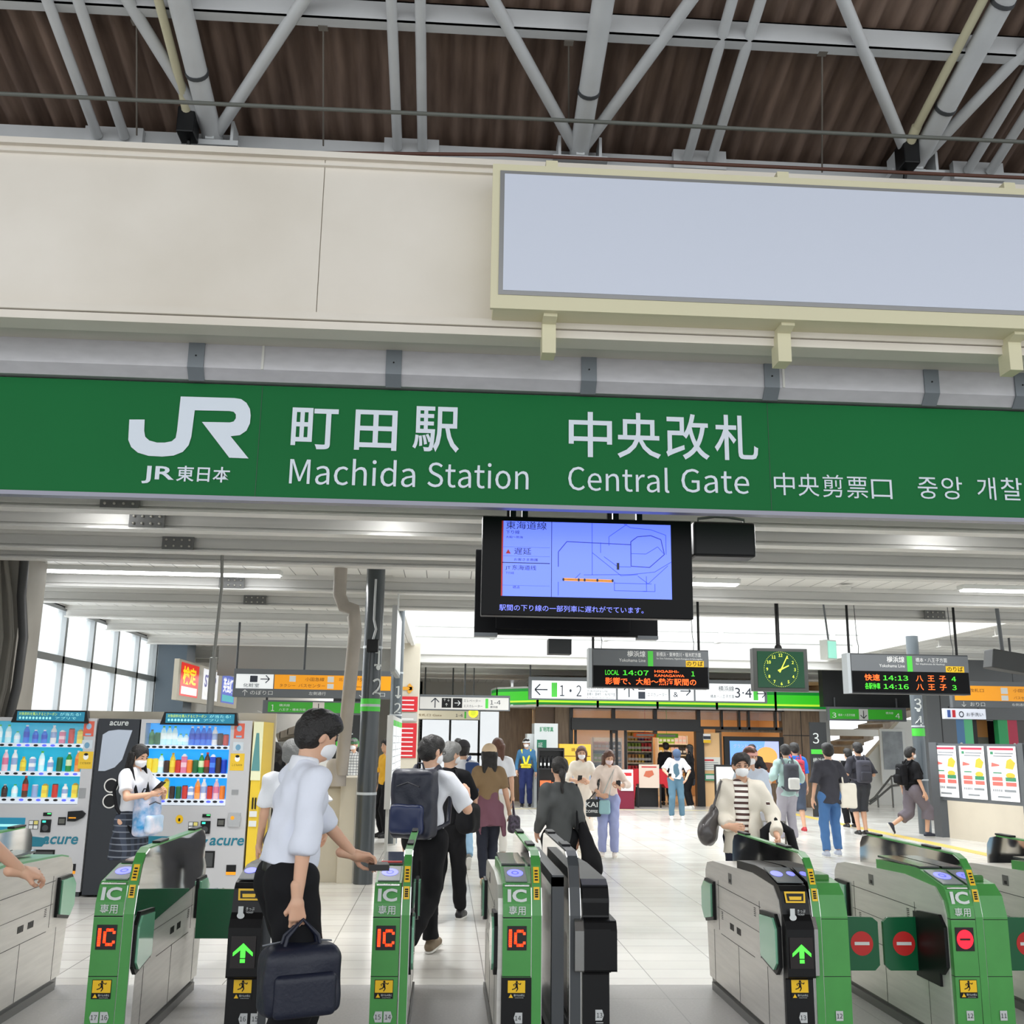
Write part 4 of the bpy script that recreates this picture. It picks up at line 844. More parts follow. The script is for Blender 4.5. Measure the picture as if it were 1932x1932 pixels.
# long lit poster box on the left wall
POSTER = [((226, 40, 30), (255, 226, 0), '検定', 'red poster with yellow characters'), ((238, 240, 246), (60, 60, 140), 'STEP', 'white poster with a yellow patch'), ((90, 110, 200), (255, 255, 255), '英会話', 'blue and teal poster')]
t = thing('poster_box', 'long beige lit poster box high on the left behind the vending machines', 'poster box', (-5.6, 25, 2.4))
mb = MB(BEIGE); mb.box(-.1, 0, -2.9, 3.4, 0, .85); mb.build('casing', t)
mb = MB(BEIGE); mb.box(-.95, -.1, 2.0, 2.1, .1, .2); mb.build('wall_arm', t)
for k, (bg, fg, s, nm) in enumerate(POSTER):
    y0 = -2.7+k*2.05; mb = MB(cm(bg, .4, .5)); mb.quad((.005, y0, .1), (.005, y0+1.6, .1), (.005, y0+1.6, .8), (.005, y0, .8), cm(bg, .4, .5))
    mb.text(s, (.01, y0+.15, .4), .38, cm(fg, .4, .5), U=(0, 1, 0), w=1.2, off=.03); mb.quad((.008, y0+.1, .14), (.008, y0+1.5, .14), (.008, y0+1.5, .3), (.008, y0+.1, .3), cm((250, 250, 250) if k != 2 else (80, 190, 200), .4, .4))
    mb.build('poster', t)
# notice boards
def facing(P0, P1, z0, z1, t, bg, draw=None, name='panel', off=.02):
    d = (P1-P0); L = d.length; d.normalize(); n_ = Vector((d.y, -d.x, 0)); mb = MB(bg); o = P0+n_*off
    q = lambda u, v: o+d*u+Vector((0, 0, v)); mb.quad(q(0, z0), q(L, z0), q(L, z1), q(0, z1), bg)
    if draw: draw(mb, lambda u, v, e=.004: o+n_*e+d*(u*L)+Vector((0, 0, z0+(z1-z0)*v)), d, L, z1-z0)
    return mb.build(name, t)
A0 = Vector((9.35, 19.75, 0)); A1 = Vector((10.3, 16.6, 0)); DD = (A1-A0).normalized(); NN = Vector((DD.y, -DD.x, 0))
t = thing('notice_board', 'low grey framed row of lit posters on the right above a cream wall', 'notice board', tuple(A0))
def loc(p): return p-A0
def slab(mb, u0, u1, z0, z1, th, m):
    a = DD*u0; b = DD*u1; vs = [p+NN*s+Vector((0, 0, z)) for p in (a, b) for s in (-th, 0) for z in (z0, z1)]
    mb.add(vs, [(0, 1, 3, 2), (4, 6, 7, 5), (0, 4, 5, 1), (2, 3, 7, 6), (0, 2, 6, 4), (1, 5, 7, 3)], m)
LL = 6.5
mb = MB(SGREY); slab(mb, 0, LL, .68, 1.72, .14, SGREY); mb.build('frame', t)
mb = MB(mat('cream_wall', (218, 208, 190), .5, noise=(2, .08))); slab(mb, .35, LL, 0, .68, .1, None); mb.build('base_wall', t)
for u in (0, 2.15, 4.3):
    mb = MB(SGREY); slab(mb, u, u+.2 if u == 0 else u+.1, 0, 1.74, .2, SGREY); mb.v = [tuple(Vector(v)+NN*.03) for v in mb.v]; mb.build('post', t)
GRNL = cm((70, 150, 110), .5); PK = cm((222, 60, 90), .5); YL = cm((236, 200, 70), .5); RD2 = cm((236, 120, 110), .5); GRY = cm((150, 155, 160), .5)
def ad(mb, Q, d, L, h):
    Q2 = lambda u0, u1, v0, v1, m, e=.004: mb.quad(Q(u0, v0, e), Q(u1, v0, e), Q(u1, v1, e), Q(u0, v1, e), m)
    Q2(.08, .92, .93, .97, PK); Q2(.1, .2, .85, .90, GRNL); Q2(.25, .9, .86, .88, GRY); Q2(.2, .85, .81, .83, GRY)
    mb.poly([Q(.6, .6), Q(.85, .58), Q(.95, .7), Q(.8, .78), Q(.66, .74)], YL); Q2(.15, .45, .50, .52, GRNL); mb.poly([Q(.6+.15+.16*math.cos(a), .47+.05*math.sin(a)) for a in [k*PI/6 for k in range(12)]], YL)
    for (cx, cy, m) in ((.28, .4, RD2), (.28, .31, RD2), (.75, .4, GRNL), (.75, .31, RD2)): Q2(cx-.18, cx+.18, cy-.035, cy+.035, m)
    for k in range(5): Q2(.1+.07*k, .14+.07*k, .17, .21, GRY)
    Q2(.5, .9, .17, .21, GRY); Q2(.25, .7, .06, .09, GRY); mb.poly([Q(.1, .62), Q(.12, .7), Q(.4, .66), Q(.38, .64)], RD2)
def ad2(mb, Q, d, L, h):
    B_ = cm((60, 90, 160), .5); mb.poly([Q(.3, .2), Q(.36, .2), Q(.5, .5), Q(.42, .55)], B_); mb.poly([Q(.12, .3), Q(.45, .5), .5 and Q(.5, .46), Q(.16, .26)], B_); mb.poly([Q(.42, .45), Q(.62, .42), Q(.68, .6), Q(.5, .65)], cm((240, 240, 245), .5)); mb.poly([Q(.45, .62), Q(.6, .6), Q(.56, .82)], B_); mb.poly([Q(.45, .4), Q(.66, .4), Q(.6, .5), Q(.48, .5)], cm((50, 60, 130), .5)); mb.poly([Q(.6, .2), Q(.64, .2), Q(.64, .42), Q(.58, .42)], cm((226, 180, 160), .5)); mb.quad(Q(.05, .02), Q(.95, .02), Q(.95, .1), Q(.05, .1), cm((200, 205, 220), .5))
def ad3(mb, Q, d, L, h):
    mb.poly([Q(.62+.5*math.cos(a), .45+.33*math.sin(a)) for a in [k*PI/14 for k in range(28)]], cm((236, 228, 90), .5)); [mb.quad(Q(.1+.16*k, .86, .005), Q(.2+.16*k, .84, .005), Q(.28+.16*k, .97, .005), Q(.18+.16*k, .97, .005), cm((70, 150, 210), .5)) for k in range(5)]
    [mb.quad(Q(.3, .3+.07*k, .006), Q(.9, .3+.07*k, .006), Q(.9, .32+.07*k, .006), Q(.3, .32+.07*k, .006), cm((120, 140, 100), .5)) for k in range(4)]
PW = mat('poster_paper', (240, 240, 242), .4, em=.25); PL = mat('poster_lilac', (204, 210, 232), .4, em=.25)
for k, (u0, u1, bg, fn) in enumerate(((.08, .68, PW, ad), (.76, 1.36, PW, ad), (1.44, 2.08, PW, ad), (2.32, 3.16, PL, ad2), (3.26, 4.24, PW, ad3), (4.45, 5.3, PL, ad2), (5.4, 6.3, PW, ad))):
    o = facing(loc(A0)+DD*u0, loc(A0)+DD*u1, .74, 1.68, t, bg, fn, 'poster', .012)
# white timetable board beside the columns
t = thing('timetable_board', 'white framed timetable board standing edge on right of the thick column', 'notice board', (-.72, 14.6, 0))
mb = MB(cm((200, 200, 196), .5)); mb.box(-.08, 0, 0, 3.0, .72, 1.98); mb.box(-.06, -.02, .1, .2, 0, .72); mb.box(-.06, -.02, 2.7, 2.8, 0, .72); mb.build('frame', t)
for k in range(3):
    mb = MB(SIGNW); y0 = .06+k*.98; mb.quad((.004, y0, .78), (.004, y0+.9, .78), (.004, y0+.9, 1.92), (.004, y0, 1.92), SIGNW)
    mb.quad((.006, y0, 1.84), (.006, y0+.9, 1.84), (.006, y0+.9, 1.92), (.006, y0, 1.92), LG)
    for r in range(10): mb.quad((.006, y0+.08, .84+.095*r), (.006, y0+.82, .84+.095*r), (.006, y0+.82, .85+.095*r), (.006, y0+.08, .85+.095*r), GRY)
    mb.build('sheet', t)
mb = MB(cm((214, 216, 216), .5)); mb.box(-.72, -.66, 13.3, 14.8, 2.5, 3.35, cm((150, 152, 152), .5)); mb.box(-.7, -.68, 14.15, 14.25, 3.3, 3.66); mb.quad((-.655, 13.35, 2.54), (-.655, 14.75, 2.54), (-.655, 14.75, 3.3), (-.655, 13.35, 3.3), SIGNW); mb.build('lit_sign', label='white lit panel hanging edge on beside the top of the thick column', cat='sign')
# red notices on the beige pillar
t = thing('wall_notice', 'red and white notices with an orange arrow on the beige pillar', 'notice', (-.88, 23.98, 1.2))
RN = cm((200, 34, 44), .5)
for z0, z1, m in ((.05, .82, RN), (.86, 1.05, cm((180, 178, 174), .5)), (1.08, 1.42, RN)):
    mb = MB(m); mb.box(-.24, .24, -.01, 0, z0, z1, m)
    for k in range(int((z1-z0)/.1)): mb.box(-.18, .16, -.013, -.01, z0+.04+.1*k, z0+.065+.1*k, WHITE)
    mb.build('notice_sheet', t)
mb = MB(ORG); arrow(mb, 0, -.01, 1.6, .22, 'r', cm((214, 150, 40), .5), .34); mb.build('arrow', t)
# stair surrounds
t = thing('stair_sign_panel', 'tall black stair sign panel left of the drain pipe', 'sign', (-2.18, 24.3, 0))
mb = MB(DK); mb.box(-.3, .3, 0, .08, 0, 2.3); mb.build('panel', t)
mb = MB(LG); mb.box(-.3, .3, -.01, 0, 1.48, 1.6, LG); mb.text('横浜線', (-.26, -.012, 1.28), .14, LETW, w=.45); mb.text('八王子・橋本方面', (-.26, -.012, 1.1), .08, LETW, w=.5); mb.text('2', (-.1, -.012, 1.75), .4, LETW); mb.build('print', t)
t = thing('stair_sign_panel', 'tall black stair sign panel under the green platform sign on the right', 'sign', (9.05, 24.8, 0))
mb = MB(DK); mb.box(-.25, .15, 0, .08, 0, 2.2); mb.build('panel', t)
mb = MB(LG); mb.box(-.25, .15, -.01, 0, 1.45, 1.56, LG); mb.text('3', (-.2, -.012, 1.7), .35, LETW); mb.text('横浜線', (-.22, -.012, 1.26), .12, LETW, w=.33)
for k in range(5): mb.box(-.2, .1, -.012, -.01, .75+.09*k, .79+.09*k, LETW)
mb.build('print', t)

# ================================================================ VENDING MACHINES
VY = 11.6
VM = mat('machine_silver', (196, 196, 198), .4, .1); CY1 = mat('backlit_teal', (20, 150, 178), .4, em=.75); CY2 = mat('backlit_blue', (24, 150, 226), .4, em=.85)
BANN = mat('banner_teal', (14, 112, 140), .4, em=.55); TXE = mat('banner_text', (150, 220, 220), .4, em=.6); TXY = mat('banner_text_yellow', (190, 220, 90), .4, em=.6)
TEAL = cm((20, 118, 140), .4); CLR = glassmat('window_clear', (235, 245, 250), .06, .02)
def vx(x, y=1450, Y=VY): return at(x, y, Y).x
def vz(y, x=230, Y=VY): return at(x, y, Y).z
DR = random.Random(3)
PALET = [(210, 236, 226), (70, 150, 80), (230, 214, 90), (120, 70, 50), (216, 60, 50), (236, 236, 240), (60, 90, 190), (236, 150, 60), (150, 190, 120), (40, 40, 46), (190, 120, 150), (120, 190, 220)]
def bottle_mesh(kind, c1, c2, cap, h, r):
    mb = MB(cm(c1, .2, .25), cm(c2, .4, .2), cm(cap, .4, .2))
    if kind == 'bottle':
        mb.lathe([(r*.9, 0), (r, .01), (r, h*.3)], (0, 0, 0), 12, 0); mb.lathe([(r*1.01, h*.3), (r*1.01, h*.62)], (0, 0, 0), 12, 1)
        mb.lathe([(r, h*.62), (r*.85, h*.74), (r*.4, h*.88), (r*.4, h*.92)], (0, 0, 0), 12, 0); mb.lathe([(r*.45, h*.91), (r*.45, h), (0, h)], (0, 0, 0), 12, 2)
    elif kind == 'can':
        mb.lathe([(r*.85, 0), (r, .01), (r, h*.93)], (0, 0, 0), 12, 1); mb.lathe([(r, h*.93), (r*.8, h), (0, h*.99)], (0, 0, 0), 12, 0)
    else:
        mb.box(-r*.9, r*.9, -r*.7, r*.7, 0, h*.86, 1); mb.prism([(-r*.9, h*.86), (r*.9, h*.86), (r*.2, h), (-r*.2, h)], 'y', -r*.7, r*.7, 2); mb.box(-r*.91, r*.91, -r*.72, r*.72, h*.3, h*.55, 0)
    me = mb.build('drink', loc=(0, 0, 0)); return me
_bt = {}
def drink(kind, ci, x, z, shelf, n, which, h, r=.031):
    cols = {0: ((200, 236, 240), (236, 246, 246), (90, 190, 80), 'clear water'), 1: ((50, 140, 70), (210, 226, 180), (230, 236, 230), 'green tea'), 2: ((60, 120, 220), (30, 70, 190), (240, 244, 250), 'blue water'), 3: ((90, 56, 40), (200, 60, 50), (200, 60, 50), 'red labelled'), 4: ((220, 190, 60), (236, 214, 70), (200, 160, 40), 'yellow'),
            5: ((230, 230, 230), (150, 170, 210), (240, 240, 240), 'pale blue labelled'), 6: ((60, 40, 34), (60, 44, 40), (190, 190, 190), 'dark coffee'), 7: ((240, 160, 90), (236, 130, 50), (240, 240, 240), 'orange'), 8: ((230, 190, 200), (214, 120, 150), (240, 240, 240), 'pink'), 9: ((70, 130, 80), (40, 100, 60), (30, 30, 30), 'dark green')}[ci]
    key = (kind, ci, h)
    if key not in _bt:
        _bt[key] = bottle_mesh(kind, cols[0], cols[1], cols[2], h, r); o = _bt[key]
    else: o = _bt[key].copy(); COL.objects.link(o)
    nm = {'bottle': 'drink_bottle', 'can': 'drink_can', 'pack': 'drink_carton'}[kind]; o.name = nm
    o.location = (x, VY+.09, z)
    ords = ['first', 'second', 'third', 'fourth', 'fifth', 'sixth', 'seventh', 'eighth', 'ninth', 'tenth', 'eleventh', 'twelfth', 'thirteenth', 'fourteenth', 'fifteenth']
    tag(o, '%s %s, %s from left, %s shelf, %s vending machine' % (cols[3], nm.replace('drink_', ''), ords[n], shelf, which), nm.replace('drink_', 'drink '), 'drinks on the %s shelf of the %s vending machine' % (shelf, which))
def machine(x0, x1, wx0, wx1, lit, which, cap_x):
    t = thing('vending_machine', '%s silver drinks vending machine with three lit shelves' % which, 'vending machine', ((x0+x1)/2, VY, 0), 0, 'drinks vending machines'); c = (x0+x1)/2
    q = lambda v: v-c
    mb = MB(VM)      # cabinet with a real recess
    D = .72
    mb.box(q(x0), q(x1), .2, D, .05, 1.83); mb.box(q(x0), q(wx0), 0, .2, .05, 1.83); mb.box(q(wx1), q(x1), 0, .2, .05, 1.83); mb.box(q(wx0), q(wx1), 0, .2, 1.79, 1.83); mb.box(q(wx0), q(wx1), 0, .2, .05, .93)
    mb.build('cabinet', t)
    mb = MB(DGREY); mb.box(q(x0)+.02, q(x1)-.02, .03, D, 0, .05); mb.build('foot', t)
    mb = MB(lit); mb.box(q(wx0), q(wx1), .185, .199, .93, 1.79); mb.build('backlight', t)
    for nm, z, hh in (('top', 1.56, .04), ('middle', 1.265, .045), ('bottom', .995, .06)):
        mb = MB(cm((214, 222, 232), .35, .3)); mb.box(q(wx0), q(wx1), -.004, .19, z-hh, z); s = mb.build('shelf', t)
        n = 13
        for k in range(n):
            xx = wx0+(k+.6)*(wx1-wx0)/(n+.2); lit_ = DR.random() < (.45 if which == 'left' else .12)
            mb = MB(cm((50, 60, 255), .4, 2.5) if lit_ else BLACK); mb.disc((q(xx), -.006, z-.022), .025, .012, None, 12)
            mb.build('button', t)
    mb = MB(CLR); mb.box(q(wx0), q(wx1), -.002, .0, 1.56, 1.785); mb.build('glass', t)
    # display banner on top
    mb = MB(BLACK, BANN, TXE, TXY); a, b = cap_x; mb.prism([(q(a)-.04, 1.775), (q(b)+.04, 1.775), (q(b)+.02, 1.91), (q(a), 1.91)], 'y', -.04, .04, 0); mb.box(q(a)+.02, q(b)-.0, -.045, -.04, 1.795, 1.895, 1)
    mb.text('対象飲料を購入するとクーポン', (q(a)+.04, -.047, 1.855), .036, 3, w=(b-a)*.55); mb.text('が当たる!', (q(b)-.04, -.047, 1.855), .036, 2, w=(b-a)*.3, al='r')
    for k in range(10): mb.disc((q(a)+.055+.035*k, -.047, 1.825), .012, .014, 2, 10)
    mb.text('アプリで', (q(a)+.055+.37, -.047, 1.815), .03, 2, w=(b-a)*.3); mb.build('banner', t)
    # payment area
    ic = q(x1)-.42
    mb = MB(BLACK, cm((60, 230, 190), .4, 1)); mb.box(ic-.05, ic+.05, -.02, 0, .645, .775, 0); mb.box(ic-.035, ic-.0, -.022, -.02, .745, .765, 1); mb.disc((ic, -.022, .69), .032, .032, cm((60, 62, 64), .4), 18); mb.build('card_reader', t)
    mb = MB(BLACK, cm((60, 255, 110), .4, 2)); mb.box(ic-.04, ic+.045, -.01, 0, .81, .845, 0); mb.box(ic+.005, ic+.04, -.012, -.01, .83, .84, 1); mb.build('status_display', t)
    mb = MB(BLACK, cm((90, 90, 84), .4)); mb.box(ic+.12, ic+.2, -.008, 0, .72, .8, 0); mb.box(ic+.13, ic+.19, -.01, -.008, .735, .785, 1); mb.build('note_slot', t)
    mb = MB(DGREY, cm((226, 214, 120), .5), WHITE); mb.box(ic-.18, ic-.08, -.006, 0, .675, .765, 0)
    for i in range(2):
        for j in range(2): mb.box(ic-.175+.05*i, ic-.135+.05*i, -.008, -.006, .68+.045*j, .715+.045*j, 1 if i and j else 2)
    mb.build('price_card', t)
    if which == 'left': mb = MB(BLACK, ORG); mb.prism([(ic+.22, .76), (ic+.3, .76), (ic+.38, .80), (ic+.4, .84), (ic+.36, .87), (ic+.22, .86)], 'y', -.03, 0, 0); mb.box(ic+.235, ic+.31, -.033, -.03, .79, .802, 1); mb.build('coin_slot', t)
    else: mb = MB(cm((176, 178, 180), .4, metal=.3), ORG); mb.disc((ic+.3, -.02, .8), .07, .06, 0, 20); mb.box(ic+.24, ic+.36, -.018, 0, .72, .86, 0); mb.disc((ic+.28, -.022, .81), .02, .02, 1, 12); mb.build('coin_slot', t)
    mb = MB(TEAL); mb.text('acure', (ic+.05 if which == 'right' else ic-.02, -.004, .53), .16, TEAL, w=.36, off=.02, V=(.2, 0, 1)); mb.build('logo_lettering', t)
    mb = MB(TEAL); mb.prism([(q(x0)+.02, .5), (ic-.02, .5), (ic+.04, .585), (ic-.2, .61), (q(x0)+.02, .62)], 'y', -.003, 0, TEAL); mb.build('wave_stripe', t)
    if which == 'left':
        mb = MB(BANN, TXE, TXY); mb.box(q(x0)+.05, ic-.22, -.012, 0, .47, .79, 0); [mb.box(q(x0)+.08, ic-.25, -.014, -.012, .52+.06*k, .545+.06*k, 1 + (k == 2)) for k in range(4)]; mb.build('poster', t)
    mb = MB(BLACK, cm((60, 62, 62), .3)); mb.box(ic-.1, ic+.12, -.006, .0, .30, .47, 0); mb.box(ic-.08, ic+.1, -.008, -.006, .31, .45, 1); mb.build('delivery_flap', t)
    mb = MB(BLACK, ORG, LETW); xr = q(x1)-.17; mb.box(xr, xr+.1, -.008, 0, .26, .33, 0); mb.box(xr, xr+.1, -.008, 0, .23, .26, 1); mb.build('coin_return', t)
    mb = MB(GRNL, LETW); mb.text('JR-Cross', (xr+.09, -.003, .06), .055, cm((90, 110, 90), .5), w=.2, al='r'); mb.build('small_lettering', t)
    # side stickers
    sx = (wx1+.02+x1-.06)/2
    for nm, z0, z1, col_, c2 in (('red', 1.64, 1.80, (222, 96, 72), (150, 190, 220)), ('pale', 1.51, 1.6, (206, 216, 222), (110, 160, 190)), ('yellow', 1.3, 1.48, (238, 196, 40), (250, 250, 246))):
        mb = MB(cm(col_, .4), cm(c2, .4), BLACK); w_ = .055 if nm != 'yellow' else .075; cx = q(sx)
        mb.box(cx-w_, cx+w_, -.003, 0, z0, z1, 0); mb.disc((cx, -.004, z1-.055), .028, .032, 1, 16)
        if nm == 'yellow': mb.disc((cx, -.005, z1-.03), .022, .014, 2, 12); mb.text('こどもSOS', (cx, -.004, z0+.05), .026, 2, w=.11, al='c')
        if nm == 'red': mb.box(cx-.03, cx+.03, -.004, -.003, z0+.01, z0+.03, 1)
        mb.build('sticker', t)
    mb = MB(cm((150, 152, 154), .4)); mb.box(q(sx)-.035, q(sx)+.035, -.006, 0, 1.0 if which == 'left' else 1.05, 1.1, 0); mb.build('lock', t)
    if which == 'right': mb = MB(YEL, BLACK); mb.disc((ic-.28, -.005, .79), .04, .045, 0, 18); mb.box(ic-.29, ic-.27, -.007, -.005, .77, .8, 1); mb.build('round_sticker', t)
    return t
machine(-5.2, -3.76, -5.05, -3.88, CY1, 'left', (vx(20), vx(152)))
machine(-3.29, -2.1, vx(268), -2.33, CY2, 'right', (vx(303), vx(437)))
rows = {'left': [('top', 1.562, [('bottle', 1, .2), ('bottle', 0, .13), ('bottle', 0, .19), ('bottle', 0, .19), ('bottle', 0, .12), ('bottle', 2, .19), ('bottle', 2, .14), ('bottle', 2, .14), ('bottle', 5, .19), ('pack', 8, .14), ('can', 3, .16), ('pack', 4, .15)]),
                 ('middle', 1.267, [('bottle', 4, .15), ('can', 3, .13), ('bottle', 1, .2), ('bottle', 8, .22), ('bottle', 5, .22), ('bottle', 4, .15), ('pack', 5, .15), ('bottle', 0, .21), ('bottle', 5, .15), ('can', 9, .15), ('bottle', 1, .2), ('bottle', 7, .22)]),
                 ('bottom', .997, [('can', 5, .12), ('bottle', 4, .16), ('bottle', 4, .15), ('bottle', 6, .13), ('bottle', 0, .13), ('bottle', 3, .22), ('can', 5, .13), ('pack', 4, .14), ('can', 3, .14), ('bottle', 5, .14), ('pack', 4, .15)])],
        'right': [('top', 1.562, [('bottle', 9, .16), ('can', 9, .13), ('bottle', 0, .2), ('bottle', 0, .2), ('bottle', 0, .2), ('bottle', 0, .12), ('bottle', 0, .12), ('bottle', 2, .2), ('bottle', 2, .2), ('bottle', 2, .205), ('bottle', 2, .205), ('bottle', 5, .2), ('can', 6, .13), ('can', 3, .12)]),
                  ('middle', 1.267, [('can', 4, .15), ('can', 4, .15), ('bottle', 0, .2), ('can', 6, .13), ('bottle', 4, .21), ('can', 3, .14), ('pack', 8, .2), ('can', 7, .14), ('can', 9, .14), ('bottle', 1, .21), ('bottle', 3, .22), ('pack', 2, .2), ('can', 6, .17), ('can', 2, .15)]),
                  ('bottom', .997, [('bottle', 1, .18), ('can', 5, .15), ('can', 6, .18), ('pack', 4, .21), ('can', 6, .13), ('can', 9, .13), ('can', 3, .14), ('pack', 5, .13), ('bottle', 7, .21), ('bottle', 5, .21), ('can', 3, .14), ('bottle', 8, .21), ('can', 7, .14)])]}
for which, (a, b) in (('left', (-5.0, -3.95)), ('right', (vx(268)+.05, -2.39))):
    for shelf, z, it in rows[which]:
        for n, (k, ci, h) in enumerate(it): drink(k, ci, a+(b-a)*n/(len(it)-1), z, shelf, n, which, h, .031)
# recycling bin between the machines
t = thing('recycling_bin', 'tall black recycling bin with two round holes between the vending machines', 'bin', (-3.52, VY-.02, 0))
CHR = mat('bin_black', (34, 38, 44), .35, .2)
mb = MB(CHR); mb.box(-.22, .22, 0, .6, .02, 1.83); mb.build('cabinet', t, bevel=.006)
mb = MB(cm((170, 178, 190), .25, metal=.4)); mb.poly([(-.17, -.003, .1+1.18), (-.16, -.003, 1.66), (-.1, -.003, 1.7), (.0, -.003, 1.715), (.15, -.003, 1.71), (.12, -.003, 1.6), (.07, -.003, 1.4), (.0, -.003, 1.32), (-.1, -.003, 1.28)]); mb.build('mirror_plate', t)
mb = MB(LETW); mb.text('acure', (0, -.004, 1.76), .09, LETW, w=.2, al='c', off=.02, V=(.15, 0, 1)); mb.build('logo_lettering', t)
for z in (1.13, .97):
    mb = MB(STEEL, BLACK); mb.disc((-.02, -.004, z), .075, .075, 0, 26); mb.disc((-.02, -.006, z), .062, .062, 1, 26); mb.build('hole', t)
# yellow advertising wrap on the end of the right machine
t = thing('side_panel', 'yellow printed panel on the right end of the right vending machine', 'panel', (-2.08, VY, 0))
mb = MB(cm((240, 204, 50), .4)); mb.box(0, .1, .02, .7, .04, 1.82); mb.build('board', t)
mb = MB(cm((240, 240, 200), .4)); mb.box(-.004, .1, .01, .02, 1.2, 1.82); mb.quad((.0, .006, 1.3), (.09, .006, 1.3), (.06, .006, 1.7), (.03, .006, 1.7), cm((90, 150, 150), .4)); mb.box(.01, .09, .005, .01, .72, .78, WHITE); mb.box(.01, .09, .005, .01, .82, .88, WHITE)
for k in range(2): mb.box(.03+.03*k, .045+.03*k, .006, .012, .9, 1.02, BLACK)
mb.build('print', t)
mb = MB(BEIGE); mb.box(-4.9, -1.98, 12.42, 12.5, 0, 1.93); struct(mb, 'wall_behind_machines')

# ================================================================ SHOP
SYY = 28.5
def sx(x, Y=SYY): return at(x, 1410, Y).x
WOOD = mat('wood_cladding', (128, 108, 88), .5, noise=(3, .4, (9, 9, .6), (96, 78, 62))); WARM = mat('shop_wall', (232, 190, 138), .6)
BK = mat('black_frame', (22, 22, 24), .4); SHOPG = mat('shop_green', (60, 200, 40), .4, em=.55); SHOPL = mat('shop_lime', (196, 240, 60), .4, em=.6); SHOPD = mat('shop_dark_green', (20, 140, 50), .4, em=.45)
mb = MB(WARM, cm((206, 176, 140), .35)); mb.box(2.6, 10.6, 34.5, 34.6, 0, 3.4, WARM); mb.box(2.6, 2.7, 29, 34.5, 0, 3.4); mb.box(10.5, 10.6, 28.7, 34.5, 0, 3.4); mb.box(2.6, 10.6, 28.7, 34.6, 3.3, 3.4)
struct(mb, 'wall_shop')
mb = MB(cm((206, 176, 140), .35)); mb.box(2.7, 10.5, 28.9, 34.5, 0.0, .004); struct(mb, 'floor_shop')
mb = MB(WOOD, cm((150, 150, 148), .5)); mb.box(3.0, sx(1077), 28.45, 28.7, 0, 2.62); mb.box(sx(1476), sx(1546), 28.4, 28.7, 0, 2.62); mb.box(sx(1546), sx(1564), 28.35, 28.8, 0, 2.7, 1)
mb.box(1.55, 2.5, 30.0, 30.2, 0, 2.62); mb.box(2.5, 3.0, 28.6, 28.9, 0, 2.62, cm((110, 88, 72), .5)); mb.box(sx(1330), sx(1476), 28.5, 28.6, 0, .62+.0); mb.box(sx(1352), sx(1476), 28.5, 28.6, 1.98, 2.08); mb.box(sx(1352), sx(1362), 28.5, 28.6, 0, 2.0)
for x in (1511,): mb.box(sx(x)-.01, sx(x)+.01, 28.395, 28.4, 0, 2.6, BK)
mb.box(sx(1476), sx(1546), 28.394, 28.4, 1.9, 1.92, BK)
struct(mb, 'wall_shop_front')
mb = MB(BK)
for x in (1077, 1157, 1236, 1318): mb.box(sx(x)-.05, sx(x)+.05, 28.4, 28.55, 1.9 if x in (1157, 1236) else 0, 2.62)
mb.box(sx(1077), sx(1318), 28.3, 28.6, 1.98, 2.3); mb.box(sx(1077), sx(1480), 28.4, 28.6, 2.55, 2.64); mb.box(sx(1318), sx(1476), 28.4, 28.6, 2.05, 2.12)
for x in (1362, 1395, 1413, 1464): mb.box(sx(x)-.03, sx(x)+.03, 28.4, 28.55, 2.05, 2.6)
mb.box(sx(1318)-.1, sx(1318)+.12, 28.35, 28.6, 0, 2.1)
dr = struct(mb, 'door_1', label='black framed automatic shop door standing half open')
SG = glassmat('shop_glass', (150, 160, 170), .3, .03)
mb = MB(BK); a, b = sx(1087), sx(1182)
for x in (a, sx(1155), sx(1165), b): mb.box(x-.035, x+.035, 28.62, 28.68, 0, 1.98)
mb.box(a, b, 28.62, 28.68, 0, .12); mb.build('door_leaf', dr)
mb = MB(SG); mb.box(a, b, 28.645, 28.65, .12, 1.98); mb.build('glass_pane', dr)
mb = MB(SG); mb.box(sx(1077), sx(1476), 28.5, 28.505, 2.3, 2.56); mb.build('transom_glass', dr)
